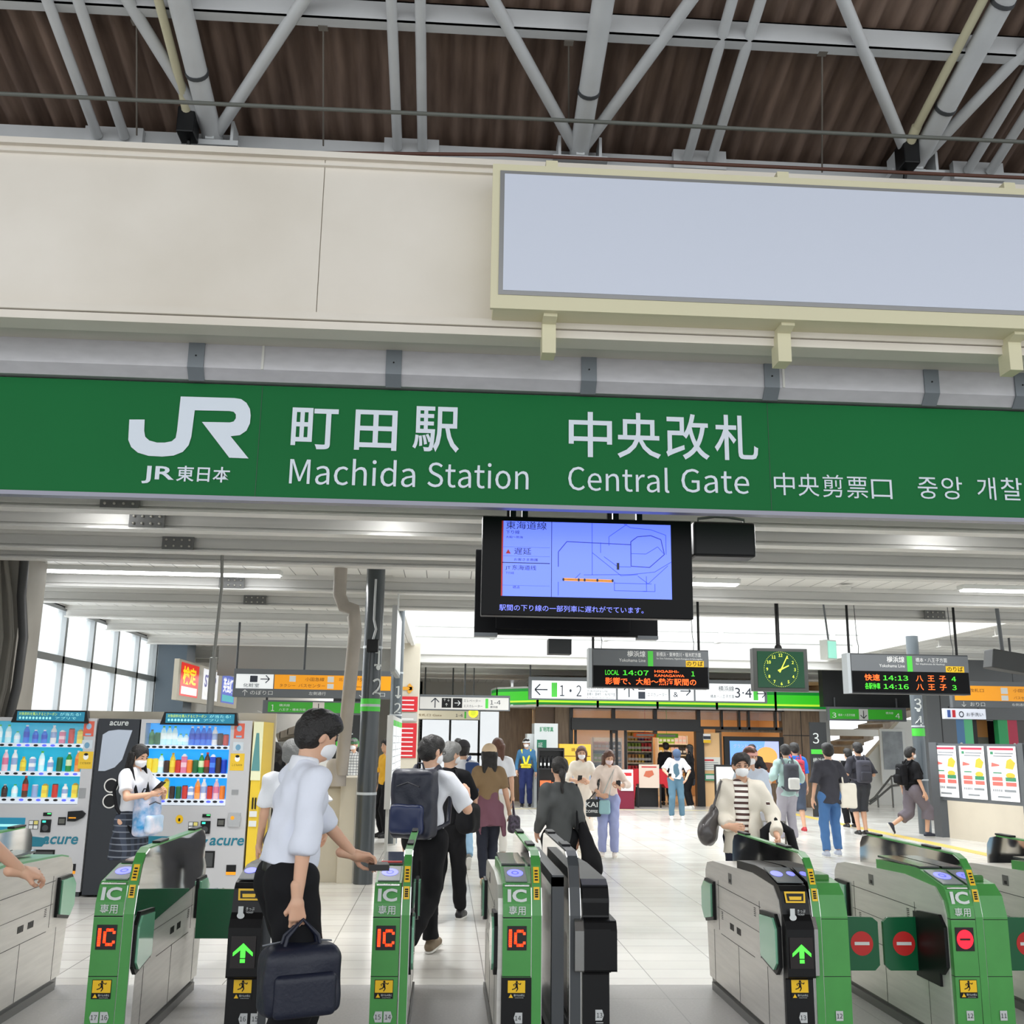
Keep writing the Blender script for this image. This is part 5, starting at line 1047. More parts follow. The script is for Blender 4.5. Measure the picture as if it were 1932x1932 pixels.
# green fascia in panels
t = thing('shop_fascia', 'lit green and lime shop fascia wrapping round above the shop front', 'sign', (6.5, 28.3, 2.58))
pts = [(1.35, 30.4), (1.45, 29.3), (2.5, 28.3), (10.75, 28.3), (11.05, 28.6), (11.2, 29.4)]
for i in range(len(pts)-1):
    P0 = Vector((*pts[i], 0)); P1 = Vector((*pts[i+1], 0)); n = max(1, round((P1-P0).length/1.75)) if i == 2 else 1
    for k in range(n):
        a = P0.lerp(P1, k/n)-Vector((6.5, 28.3, 0)); b = P0.lerp(P1, (k+1)/n)-Vector((6.5, 28.3, 0)); d = (b-a).normalized(); nn = Vector((d.y, -d.x, 0)); mb = MB(SHOPG)
        q = lambda p, z, e=0: p+nn*e+Vector((0, 0, z))
        a2 = a+d*.03; b2 = b-d*.03
        for z0, z1, m in ((.06, .12, SHOPD), (.12, .17, SHOPL), (.17, .42, SHOPG), (.42, .5, SHOPD)): mb.quad(q(a2, z0, .02), q(b2, z0, .02), q(b2, z1, .02), q(a2, z1, .02), m)
        mb.build('lit_panel', t)
        mb = MB(WHITE)
        for p in (a, b): mb.box(p.x-.03, p.x+.03, p.y-.03, p.y+.03, 0, .55)
        for z in (.0, .5): mb.add([q(a, z), q(b, z), q(b, z+.05), q(a, z+.05), q(a, z, .03), q(b, z, .03), q(b, z+.05, .03), q(a, z+.05, .03)], [(4, 5, 6, 7), (0, 4, 5, 1)[::-1], (3, 2, 6, 7), (0, 1, 2, 3)[::-1]])
        mb.build('frame', t)
mb = MB(cm((210, 212, 210), .5)); mb.add([(x-6.5, y-28.3, z) for z in (.0, .55) for x, y in pts+[(11.2, 31), (1.35, 31)]], [tuple(range(8))[::-1], tuple(range(8, 16))]); mb.build('soffit', t)
# food screen, posters, green board
t = thing('digital_screen', 'large black framed screen of food adverts in the shop wall', 'screen', (sx(1420), 28.35, .9))
a, b = sx(1364)-sx(1420), sx(1476)-sx(1420); zt = at(1420, 1397, 28.4).z-.9; zb_ = at(1420, 1462, 28.4).z-.9
mb = MB(BK); mb.box(a, b, 0, .12, zb_-.1, zt+.1); mb.build('frame', t)
mb = MB(cm((110, 160, 250), .4, .8)); mb.box(a+.15, b-.15, -.01, 0, zb_, zt-.02); mb.poly([(.1, -.012, zb_), (b-.15, -.012, zb_), (b-.15, -.012, zt-.02), (.3, -.012, zt-.02)], cm((170, 180, 240), .4, .7))
mb.disc((a+.45, -.014, zb_+.35), .25, .22, cm((240, 236, 224), .4, .6), 20); mb.disc((a+.45, -.016, zb_+.33), .16, .13, cm((120, 70, 40), .4, .5), 16); mb.disc((b-.5, -.014, zb_+.5), .3, .25, cm((226, 170, 90), .4, .6), 20); mb.disc((b-.5, -.016, zb_+.2), .3, .14, cm((100, 60, 40), .4, .4), 20)
mb.text('グランドメニュー', (a+.25, -.014, zt-.2), .12, WHITE, w=.8); mb.build('display', t)
mb = MB(cm((224, 222, 214), .5), RN); xx = sx(1338); mb.box(xx-.25, xx+.28, 28.44, 28.46, .95, 1.3, 0); mb.box(xx-.2, xx+.1, 28.43, 28.44, 1.2, 1.24, 1); mb.box(xx-.25, xx+.28, 28.46, 28.49, .0, 1.95, WARM)
[mb.box(xx-.2, xx+.22, 28.43, 28.44, 1.0+.05*k, 1.015+.05*k, GRY) for k in range(4)]
mb.build('shop_notice', label='white paper notices on the peach wall right of the shop door', cat='notice')
t = thing('standing_board', 'white standing board in front of the digital screen', 'board', (sx(1378, 26), 26, 0))
mb = MB(BK); mb.box(-.42, .42, 0, .05, .0, 1.15); mb.build('frame', t)
mb = MB(cm((226, 228, 224), .5)); mb.box(-.38, .38, -.01, 0, .1, 1.1); mb.build('sheet', t)
mb = MB(GRNL, LETW); xx = sx(1331); mb.box(xx-.12, xx+.3, 28.38, 28.4, .68, .86, 0); mb.box(xx-.04, xx+.24, 28.37, 28.38, .72, .82, 1); mb.build('tax_sign', label='small green sign beside the shop door post', cat='sign')
mb = MB(cm((240, 240, 240), .5), NV, YEL); xx = sx(1328); mb.box(xx-.05, xx+.15, 28.33, 28.35, 1.7, 1.92, 0); mb.box(xx-.05, xx+.15, 28.32, 28.33, 1.78, 1.86, 1); mb.box(xx-.05, xx+.15, 28.32, 28.33, 1.68, 1.76, 2); mb.build('door_sticker', label='blue and yellow sticker at the top of the shop door post', cat='sticker')
for x, y, col_, nm in ((1217, 1387, (214, 96, 40), 'orange'), (1258, 1388, (120, 190, 60), 'green')):
    a = at(x, y, 29.6); mb = MB(cm(col_, .5, .2), LETW); mb.box(a.x-.33, a.x+.33, 29.6, 29.62, a.z-.06, a.z+.06, 0); mb.box(a.x-.25, a.x+.25, 29.59, 29.6, a.z-.03, a.z+.03, 1); mb.tube((a.x, 29.61, a.z), (a.x, 29.61, 3.3), .008)
    mb.build('hanging_banner', label='%s banner hanging inside the shop doorway' % nm, cat='banner')
# shelves inside
def shelfunit(xa, xb, Y, label, rowsz, cols, tall):
    x0, x1 = sx(xa, Y), sx(xb, Y); t = thing('shop_shelf', label, 'shelf', ((x0+x1)/2, Y, 0), 0, 'shop shelf units'); W = x1-x0
    mb = MB(cm((226, 220, 206), .5)); mb.box(-W/2, W/2, .4, .45, 0, tall); mb.box(-W/2-.03, -W/2, 0, .45, 0, tall); mb.box(W/2, W/2+.03, 0, .45, 0, tall); mb.build('back_panel', t)
    for z in rowsz: mb = MB(cm((236, 226, 200), .5)); mb.box(-W/2, W/2, 0, .4, z-.035, z); mb.build('shelf_board', t)
    for r, z in enumerate(rowsz):
        n = 7
        for k in range(n):
            c_ = cols[r][k*len(cols[r])//n]
            mb = None
            key = ('pk', c_)
            if key not in _bt:
                mb = MB(cm(c_, .5), WHITE); mb.box(-.062, .062, 0, .1, 0, .2, 0); mb.box(-.045, .045, -.002, 0, .06, .13, 1); mb.prism([(-.062, .2), (.062, .2), (.05, .23), (-.05, .23)], 'y', .03, .07, 0); _bt[key] = mb.build('snack_packet'); o = _bt[key]
            else: o = _bt[key].copy(); COL.objects.link(o)
            o.location = ((x0+x1)/2-W/2+.07+(W-.14)*k/(n-1), Y+.03, z+.001)
            cn = {(224, 60, 60): 'red', (150, 190, 70): 'green', (200, 150, 90): 'brown', (90, 60, 130): 'purple', (236, 200, 190): 'pink', (226, 190, 80): 'yellow', (60, 60, 64): 'dark', (110, 150, 200): 'blue'}[c_]
            tag(o, '%s snack packet on shop shelf row %s counted from the bottom, %s' % (cn, ['one', 'two', 'three', 'four', 'five'][r], nmx[label]), 'packet', '%s snack packets, row %d, %s' % (cn, r+1, nmx[label]))
    return t
R_, G_, B_, P_, K_, Y_, D_, U_ = (224, 60, 60), (150, 190, 70), (200, 150, 90), (90, 60, 130), (236, 200, 190), (226, 190, 80), (60, 60, 64), (110, 150, 200)
l1, l2, l3 = 'well stocked snack shelf seen through the open shop door', 'glass fronted shelf unit behind the sliding door', 'rear wall shelf at the back of the shop'
nmx = {l1: 'in the open doorway', l2: 'behind the glass door', l3: 'on the rear wall'}
shelfunit(1184, 1230, 30.2, l1, [.45, .78, 1.1, 1.42, 1.72], [[R_, K_], [R_, R_, B_], [B_, Y_, D_], [G_, R_], [Y_, P_, R_]], 1.98)
shelfunit(1120, 1172, 31.5, l2, [.4, .75, 1.1, 1.45], [[D_, U_], [D_, Y_, U_], [G_, D_], [K_, D_]], 1.8)
shelfunit(1243, 1296, 33.6, l3, [.5, .9, 1.3, 1.65], [[D_, B_], [D_, K_], [Y_, K_, D_], [G_, K_]], 1.9)
# things outside the shop
t = thing('photo_booth', 'white identity photo booth with green lettering left of the shop door', 'photo booth', (at(1031, 1410, 27.4).x, 27.4, 0))
mb = MB(cm((206, 210, 210), .4)); mb.box(-.32, .3, 0, .8, 0, 2.12); mb.box(-.5, -.32, .1, .8, 0, 1.85); mb.build('cabin', t)
mb = MB(GRNL); mb.text('証明写真', (0, -.008, 1.92), .13, GRNL, w=.36, al='c', off=.02); mb.box(-.25, -.0, -.008, 0, 1.48, 1.7, cm((20, 110, 80), .5)); mb.text('証', (-.22, -.012, 1.52), .13, LETW); mb.build('print', t)
t = thing('goods_rack', 'dark display rack with bottles and orange boxes in front of the photo booth', 'rack', (at(1038, 1410, 26.7).x, 26.7, 0))
mb = MB(BK); mb.box(-.33, .33, .0, .04, 0, 1.5); mb.box(-.33, -.3, -.3, 0, 0, 1.5); mb.box(.3, .33, -.3, 0, 0, 1.5)
for z in (.5, 1.0, 1.46): mb.box(-.3, .3, -.3, 0, z-.03, z)
mb.build('frame', t)
mb = MB(cm((226, 110, 60), .5)); mb.box(-.28, .0, -.28, -.02, .5, .7); mb.box(.02, .28, -.28, -.02, .5, .66); mb.build('orange_box', t)
for r, z in enumerate((1.001, )):
    for k in range(6):
        key = ('db',)
        if key not in _bt:
            mb = MB(BK, WHITE); mb.lathe([(.035, 0), (.035, .2), (.015, .25), (.015, .3), (0, .3)], (0, 0, 0), 8, 0); mb.box(-.02, .02, -.037, -.035, .06, .13, 1); _bt[key] = mb.build('dark_bottle'); o = _bt[key]
        else: o = _bt[key].copy(); COL.objects.link(o)
        o.location = (at(1038, 1410, 26.7).x-.25+.1*k, 26.55, z); tag(o, 'dark bottle in the row on the rack before the photo booth', 'bottle', 'dark bottles on the rack')
t = thing('yellow_cabinet', 'yellow topped advertising cabinet behind the woman in the cream dress', 'cabinet', (at(1085, 1410, 27.6).x, 27.6, 0))
mb = MB(cm((236, 190, 60), .4, .1)); mb.box(-.42, .42, 0, .4, 1.0, 1.6); mb.build('header', t)
mb = MB(cm((150, 160, 180), .4)); mb.box(-.42, .42, .02, .4, 0, 1.0); mb.build('cabinet_body', t)
mb = MB(BRN); mb.text('焼き', (0, -.01, 1.42), .1, BRN, w=.2, al='c'); mb.box(-.4, .4, -.008, 0, 1.28, 1.3); mb.build('print', t)
t = thing('display_table', 'sale table under a red cloth with a poster in the shop doorway', 'table', (at(1220, 1410, 27.7).x, 27.7, 0))
mb = MB(cm((196, 30, 44), .7)); mb.prism([(-.5, .05), (-.42, .9), (-.3, .98), (.5, .98), (.6, .85), (.62, .5), (.5, .5), (.44, .6), (-.3, .6), (-.34, .2)], 'y', 0, .55); mb.build('cloth', t)
mb = MB(cm((226, 206, 190), .5), RN); mb.box(-.22, .32, -.03, -.01, .5, 1.1, 0); mb.poly([(-.1, -.034, .8), (.05, -.034, .76), (.18, -.034, .84), (.14, -.034, .95), (-.04, -.034, .93)], cm((206, 110, 80), .5)); mb.box(-.15, .25, -.034, -.031, 1.02, 1.05, 1); mb.build('poster', t)
mb = MB(BK)
for s in (-.25, .35): mb.box(s-.02, s+.02, -.03, .0, 0, .6)
mb.box(-.25, .35, .3, .5, 0, .5); mb.build('leg', t)
t = thing('display_box', 'maroon cloth covered box with a small poster left of the red table', 'box', (at(1172, 1410, 27.0).x, 27.0, 0))
mb = MB(cm((120, 20, 50), .7)); mb.box(-.35, .33, 0, .5, 0, .62); mb.build('cloth', t, bevel=.02)
mb = MB(WHITE, RN); mb.box(-.02, .3, -.02, 0, .45, .98, 0); mb.poly([(.04, -.022, .55), (.22, -.022, .57), (.24, -.022, .66), (.08, -.022, .68)], cm((190, 110, 90), .5)); mb.box(.02, .26, -.022, -.021, .82, .9, 1); mb.build('poster', t)
for x, y, nm in ((1160, 1343, 'left'), (1250, 1352, 'right')):
    a = at(x, y, 31.0); mb = MB(TUBE); mb.box(a.x-.5, a.x+.5, 31.0, 31.1, 3.22, 3.3); mb.build('shop_lamp', label='%s glowing tube lamp on the shop ceiling' % nm, cat='lamp')

# ================================================================ STAIR OPENINGS AND WALLS FAR RIGHT / LEFT
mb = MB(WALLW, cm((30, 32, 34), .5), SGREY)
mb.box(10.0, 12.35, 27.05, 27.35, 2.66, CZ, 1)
q = [at(1600, 1470, 30), at(1700, 1358, 30), at(1745, 1358, 30), at(1745, 1530, 30), at(1600, 1530, 30)]
mb.prism([(p.x, max(p.z, -.1)) for p in q], 'y', 30, 30.3, WALLW)
struct(mb, 'wall_stair_right')
mb = MB(mat('outer_roof', (190, 180, 166), .7, noise=(1, .35, (4, 1, 1), (120, 106, 92))), WHITE)
for k in range(9):
    a = at(1580, 1370, 32.2); mb.prism([(a.x+.1+.32*k, 1.4+.18*k), (a.x+.42+.32*k, 1.5+.18*k), (a.x+.42+.32*k, 1.7+.18*k), (a.x+.1+.32*k, 1.62+.18*k)], 'y', 32, 34, 0)
mb.box(10.4, 15, 31.4, 31.5, 1.95, 2.15, 1); mb.box(10.4, 10.5, 31.4, 31.5, .2, 2.6, 1)
struct(mb, 'trim_50')
t = thing('stair_poster', 'tall white framed grey poster on the stair wall', 'poster', (at(1686, 1430, 29.9).x, 29.9, .6))
mb = MB(WHITE); mb.box(-.38, .38, 0, .05, 0, 1.55, WHITE); mb.build('frame', t)
mb = MB(mat('poster_grey', (170, 176, 182), .5, noise=(3, .4))); mb.box(-.3, .3, -.01, 0, .4, 1.48); mb.build('print', t)
t = thing('stair_handrail', 'double steel handrail rising along the right stairs', 'handrail', (11.6, 28.8, 0))
def rp(x, y, Y=28.8): a = at(x, y, Y); return (a.x-11.6, 0, a.z)
for dz in (0, 18):
    mb = MB(PLINTH); mb.path([rp(1640, 1512+dz*.3), rp(1650, 1505+dz*.3), rp(1682, 1465+dz), rp(1700, 1463+dz)], .03, 8); mb.build('rail', t)
for x, y in ((1656, 1500), (1682, 1468)):
    mb = MB(PLINTH); a = rp(x, y); mb.tube((a[0], 0, 0), a, .025); mb.build('post', t)
RW = mat('restroom_grey', (84, 86, 88), .5)
mb = MB(RW, cm((20, 20, 22), .5), cm((70, 110, 150), .5), cm((80, 170, 120), .5), cm((30, 140, 80), .5), cm((160, 30, 60), .5), cm((190, 130, 70), .5))
Yr = 24.0; X = lambda x: at(x, 1380, Yr).x
mb.box(X(1752), X(1805), Yr, Yr+.2, 0, CZ, 0); mb.box(X(1805), X(1820), Yr, Yr+.2, 0, 2.3, 2); mb.box(X(1820), X(1836), Yr, Yr+.2, 0, 2.3, 3); mb.box(X(1836), X(1856), Yr+.3, Yr+.5, 0, 2.3, 1); mb.box(X(1856), X(1884), Yr+.5, Yr+.7, 1.9, 2.3, 6); mb.box(X(1856), X(1884), Yr+.5, Yr+.7, 0, 1.9, cm((110, 108, 100), .5))
mb.box(X(1884), X(1902), Yr, Yr+.2, 0, 2.3, 4); mb.box(X(1902), X(1920), Yr, Yr+.2, 0, 2.3, 5); mb.box(X(1920), 20, Yr, Yr+.2, 0, 2.3, cm((60, 56, 54), .5)); mb.box(X(1805), 20, Yr-.02, Yr+.7, 2.3, CZ, 0)
mb.box(X(1836), X(1925), Yr+.75, Yr+.9, 0, 2.3, 1)
for x in (1778,): mb.box(X(x)-.01, X(x)+.01, Yr-.005, Yr, 0, CZ, 1)
struct(mb, 'wall_restroom')
for x, nm in ((1812, 'blue'), (1912, 'red')):
    mb = MB(cm((190, 190, 186), .5)); cx = X(x); mb.disc((cx, Yr-.01, 1.72), .04, .05, None, 12); mb.prism([(cx-.07, 1.65), (cx+.07, 1.65), (cx+.05, 1.35), (cx+.03, 1.0), (cx-.03, 1.0), (cx-.05, 1.35)], 'y', Yr-.012, Yr)
    mb.build('restroom_pictogram', label='pale standing figure symbol on the %s band of the restroom wall' % nm, cat='pictogram')
t = thing('restroom_sign', 'small white toilet sign box hanging below the right orange sign', 'sign', (at(1821, 1348, 20).x, 20.0, 2.2))
mb = MB(cm((220, 224, 236), .4, .25)); mb.box(-.42, .42, 0, .1, 0, .2); mb.build('casing', t)
mb = MB(cm((60, 90, 160), .5), RN, BLACK); mb.box(-.36, -.3, -.01, 0, .03, .17, 0); mb.box(-.26, -.2, -.01, 0, .03, .17, 1); mb.disc((-.08, -.01, .09), .05, .06, 2, 14, ri=.7); mb.text('お手洗い', (.02, -.01, .06), .08, 2, w=.34); mb.build('print', t)
rods(t, (-.3, .3), .05, .2, .24, .015)
# left stairs: sloping parapet and corrugated roof outside
mb = MB(WALLW, mat('outer_roof2', (176, 164, 148), .7))
a = at(484, 1350, 26); b_ = at(505, 1350, 26)
mb.prism([(a.x, 0), (a.x, 2.3), (a.x+.25, 2.2), (a.x+.7, 1.1), (a.x+.7, 0)], 'y', 26, 26.3, WALLW)
for k in range(8): c_ = at(515, 1352, 28); mb.prism([(c_.x+.2*k, 1.55+.09*k), (c_.x+.22+.2*k, 1.6+.09*k), (c_.x+.22+.2*k, 1.8+.09*k), (c_.x+.2*k, 1.72+.09*k)], 'y', 28, 29.9, 1)
struct(mb, 'trim_51')
mb = MB(cm((250, 236, 60), .4, .8)); a = at(893, 1345, 27.8); mb.disc((a.x, 27.8, a.z), .13, .13, None, 20); mb.disc((a.x, 27.79, a.z), .08, .08, cm((210, 220, 60), .4, .6), 16); mb.tube((a.x, 27.83, a.z), (a.x, 27.83, 3.58), .015, m=DGREY); mb.build('round_lamp_sign', label='small round glowing yellow sign near the shop corridor', cat='sign')

# ================================================================ PEOPLE
def V3(*a): return np.array(a, float)
def _seg(P, a, b, ra, rb):
    ab = b-a; L2 = float(ab@ab) or 1e-9
    t = np.clip(((P-a)@ab)/L2, 0, 1)
    d = np.linalg.norm(P-a-t[..., None]*ab, axis=-1)
    return d-(ra+(rb-ra)*t)
class Sdf:
    """smooth union of tapered limbs, ellipsoids and boxes, meshed with surface nets"""
    def __init__(s, k=.02): s.p = []; s.k = k; s.noise = None
    def cap(s, a, b, ra, rb=None, flat=None, fa=(0, 1, 0), cut=False, op='u', k=None):
        s.p.append(('c', V3(*a), V3(*b), ra, ra if rb is None else rb, flat, V3(*fa), cut, op, k)); return s
    def ell(s, c, r, R=None, op='u', k=None): s.p.append(('e', V3(*c), V3(*r), R, None, None, None, None, op, k)); return s
    def box(s, c, h, rd=.02, R=None, op='u', k=None): s.p.append(('b', V3(*c), V3(*h), R, rd, None, None, None, op, k)); return s
    def half(s, p, n): s.p.append(('h', V3(*p), V3(*n), None, None, None, None, None, 'i', None)); return s
    def mesh(s, h):
        lo = V3(9, 9, 9); hi = -lo
        bbs = []
        for q in s.p:
            if q[0] == 'h': bbs.append(None); continue
            if q[0] == 'c': m = max(q[3], q[4])*(q[5] if q[5] and q[5] > 1 else 1); a = np.minimum(q[1], q[2])-m; b = np.maximum(q[1], q[2])+m
            elif q[0] == 'e': m = max(q[2]) if q[3] is not None else q[2]; a = q[1]-m; b = q[1]+m
            else: m = np.linalg.norm(q[2])+q[4] if q[3] is not None else q[2]+q[4]; a = q[1]-m; b = q[1]+m
            bbs.append((a, b))
            if q[8] == 'u': lo = np.minimum(lo, a); hi = np.maximum(hi, b)
        lo = lo-2.5*h; hi = hi+2.5*h; n = np.ceil((hi-lo)/h).astype(int)+1
        ax = [lo[i]+h*np.arange(n[i]) for i in range(3)]; D = np.full(n, .3)
        for q, bb in zip(s.p, bbs):
            k = s.k if q[9] is None else q[9]
            if bb is None: i0 = [0]*3; i1 = list(n)
            else:
                m = k+2.5*h; i0 = [max(0, int((bb[0][i]-m-lo[i])/h)) for i in range(3)]; i1 = [min(n[i], int((bb[1][i]+m-lo[i])/h)+2) for i in range(3)]
                if any(a >= b for a, b in zip(i0, i1)): continue
            sl = tuple(slice(a, b) for a, b in zip(i0, i1))
            P = np.stack(np.meshgrid(*[ax[i][sl[i]] for i in range(3)], indexing='ij'), -1)
            if q[0] == 'c':
                a, b = q[1], q[2]; Q = P
                if q[5]:
                    w_ = (P-a)@q[6]; ab_w = float((b-a)@q[6]); Q = P+(1/q[5]-1)*w_[..., None]*q[6]; b2 = b+(1/q[5]-1)*ab_w*q[6]
                    d = _seg(Q, a, b2, q[3], q[4])*min(1, q[5]) if q[5] < 1 else _seg(Q, a, b2, q[3], q[4])
                else: d = _seg(P, a, b, q[3], q[4])
                if q[7]:
                    u = (b-a)/np.linalg.norm(b-a); d = np.maximum(d, (P-b)@u)
            elif q[0] == 'e':
                Q = P-q[1]
                if q[3] is not None: Q = Q@q[3]
                e = np.linalg.norm(Q/q[2], axis=-1); d = (e-1)*min(q[2])
            elif q[0] == 'b':
                Q = P-q[1]
                if q[3] is not None: Q = Q@q[3]
                Q = np.abs(Q)-(q[2]-q[4]); d = np.linalg.norm(np.maximum(Q, 0), axis=-1)+np.minimum(Q.max(-1), 0)-q[4]
            else: d = (P-q[1])@q[2]
            A = D[sl]
            if q[8] == 'u':
                hh = np.clip(.5+.5*(A-d)/k, 0, 1); D[sl] = A*(1-hh)+d*hh-k*hh*(1-hh)
            elif q[8] == 's': D[sl] = np.maximum(A, -d)
            else: D[sl] = np.maximum(A, d)
        if s.noise:
            X, Y, Z = np.meshgrid(*ax, indexing='ij'); am, f = s.noise
            D += am*(np.sin(X*f*1.3+2*np.sin(Z*f*.7)+Y*f)+np.sin(Z*f*1.1+1.7*np.sin(X*f*.9)-Y*f*.6))*.5
        D[0] = D[-1] = .05; D[:, 0] = D[:, -1] = .05; D[:, :, 0] = D[:, :, -1] = .05
        return nets(D, lo, h)
def nets(D, lo, h):
    S = D < 0; nx, ny, nz = D.shape
    cnt = np.zeros((nx-1, ny-1, nz-1), int); acc = np.zeros((nx-1, ny-1, nz-1, 3))
    quads = []
    for axn in range(3):
        sl0 = [slice(None)]*3; sl1 = [slice(None)]*3; sl0[axn] = slice(0, -1); sl1[axn] = slice(1, None)
        a = D[tuple(sl0)]; b = D[tuple(sl1)]; cr = (a < 0) != (b < 0)
        idx = np.argwhere(cr)
        if not len(idx): continue
        t = a[cr]/(a[cr]-b[cr]); pos = idx.astype(float); pos[:, axn] += t; inside = a[cr] < 0
        o1, o2 = [(1, 2), (2, 0), (0, 1)][axn]
        cells = []
        for d1, d2 in ((0, 0), (1, 0), (1, 1), (0, 1)):
            c = idx.copy(); c[:, o1] -= d1; c[:, o2] -= d2; cells.append(c)
            ok = ((c >= 0) & (c < [nx-1, ny-1, nz-1])).all(1)
            cc = c[ok]; np.add.at(cnt, tuple(cc.T), 1); np.add.at(acc, tuple(cc.T), pos[ok])
        st_ = np.stack(cells, 1); ok = ((st_ >= 0) & (st_ < [nx-1, ny-1, nz-1])).all((1, 2))
        st_ = st_[ok]; ins = inside[ok]; st_[~ins] = st_[~ins][:, ::-1]
        quads.append(st_)
    act = cnt > 0; ids = np.full(cnt.shape, -1); ids[act] = np.arange(act.sum())
    vs = acc[act]/cnt[act][:, None]*h+lo
    if not quads: return np.zeros((0, 3)), np.zeros((0, 4), int)
    Q = np.concatenate(quads); F = ids[Q[..., 0], Q[..., 1], Q[..., 2]]
    # two Laplacian passes
    for _ in range(2):
        su = np.zeros_like(vs); c = np.zeros(len(vs))
        for i in range(4):
            j = (i+1) % 4; np.add.at(su, F[:, i], vs[F[:, j]]); np.add.at(su, F[:, j], vs[F[:, i]]); np.add.at(c, F[:, i], 1); np.add.at(c, F[:, j], 1)
        vs = vs*.5+.5*su/np.maximum(c, 1)[:, None]
    return vs, F
def npobj(name, meshes, m, parent, off=(0, 0, 0)):
    vs = np.concatenate([a for a, b in meshes])-np.array(off); fs = []; k = 0
    for a, b in meshes: fs.append(b+k); k += len(a)
    fs = np.concatenate(fs); me = bpy.data.meshes.new(name)
    me.vertices.add(len(vs)); me.vertices.foreach_set('co', vs.astype(np.float32).ravel())
    me.loops.add(fs.size); me.loops.foreach_set('vertex_index', fs.astype(np.int32).ravel())
    me.polygons.add(len(fs)); me.polygons.foreach_set('loop_start', np.arange(0, fs.size, 4, dtype=np.int32)); me.polygons.foreach_set('loop_total', np.full(len(fs), 4, dtype=np.int32))
    me.polygons.foreach_set('use_smooth', np.ones(len(fs), bool)); me.update(calc_edges=True); me.validate()
    me.materials.append(m); o = bpy.data.objects.new(name, me); COL.objects.link(o); o.parent = parent
    return o
def rx(a): c, s_ = math.cos(a), math.sin(a); return np.array([[1, 0, 0], [0, c, -s_], [0, s_, c]])
def rz(a): c, s_ = math.cos(a), math.sin(a); return np.array([[c, -s_, 0], [s_, c, 0], [0, 0, 1]])
def ik(a, c, l1, l2, pole):
    d = c-a; L = np.linalg.norm(d); u = d/L; L = min(L, (l1+l2)*.999)
    x = (l1*l1-l2*l2+L*L)/(2*L); y = math.sqrt(max(l1*l1-x*x, 0)); p = pole-(pole@u)*u; p /= np.linalg.norm(p)+1e-9
    return a+u*x+p*y, a+u*L
SKIN = mat('skin', (214, 168, 140), .5); SKIN.node_tree.nodes['Principled BSDF'].inputs['Subsurface Weight'].default_value = .08
HAIRB = mat('hair_black', (24, 21, 20), .5, bump=(90, .5)); HAIRN = mat('hair_brown', (92, 58, 42), .5, bump=(90, .5)); HAIRG = mat('hair_grey', (120, 120, 118), .6, bump=(90, .5))
MASKW = mat('mask_white', (236, 236, 238), .7); MASKP = mat('mask_pink', (232, 212, 216), .7)
def cloth(c, **k): return mat('cloth', c, .85, bump=(140, .12), **k)
def hand_sdf(wr, d, n_, side, curl, sc=1., thumb=.5):
    """palm plus four fingers of different length and a thumb from the side; d points along the hand, n_ out of the palm"""
    d = d/np.linalg.norm(d); n_ = n_-(n_@d)*d; n_ = n_/np.linalg.norm(n_); l = np.cross(d, n_)*side
    s = Sdf(.008)
    def W(a, b, c): return wr+(d*a+l*b+n_*c)*sc
    s.cap(W(-.07, 0, 0), W(.0, 0, 0), .026*sc, .024*sc)
    s.cap(W(.015, .012, 0), W(.07, .026, .0), .02*sc, .014*sc, k=.02); s.cap(W(.015, -.01, 0), W(.068, -.026, .0), .02*sc, .013*sc, k=.02); s.cap(W(.01, 0, 0), W(.07, 0, 0), .02*sc, .015*sc, k=.02)
    for i, (o, ln) in enumerate(((.03, .9), (.01, 1.), (-.01, .93), (-.029, .74))):
        p = W(.072, o, 0); ang = 0.; r = .0088*sc
        for j, (sl, cu) in enumerate(((.042, .55), (.026, .9), (.02, .7))):
            ang += curl*cu; dd = d*math.cos(ang)+n_*math.sin(ang); q = p+dd*sl*ln*sc; s.cap(p, q, r, r*.92, k=.006); p = q; r *= .92
    a = W(.018, .026, .006); b = W(.045, .045, .018+.012*thumb); c = W(.07, .045-.01*thumb, .03+.02*thumb); e = W(.09, .036-.02*thumb, .036+.025*thumb)
    s.cap(a, b, .013*sc, .0105*sc, k=.01); s.cap(b, c, .0105*sc, .0095*sc, k=.006); s.cap(c, e, .0095*sc, .008*sc, k=.005)
    return s
class Person: pass
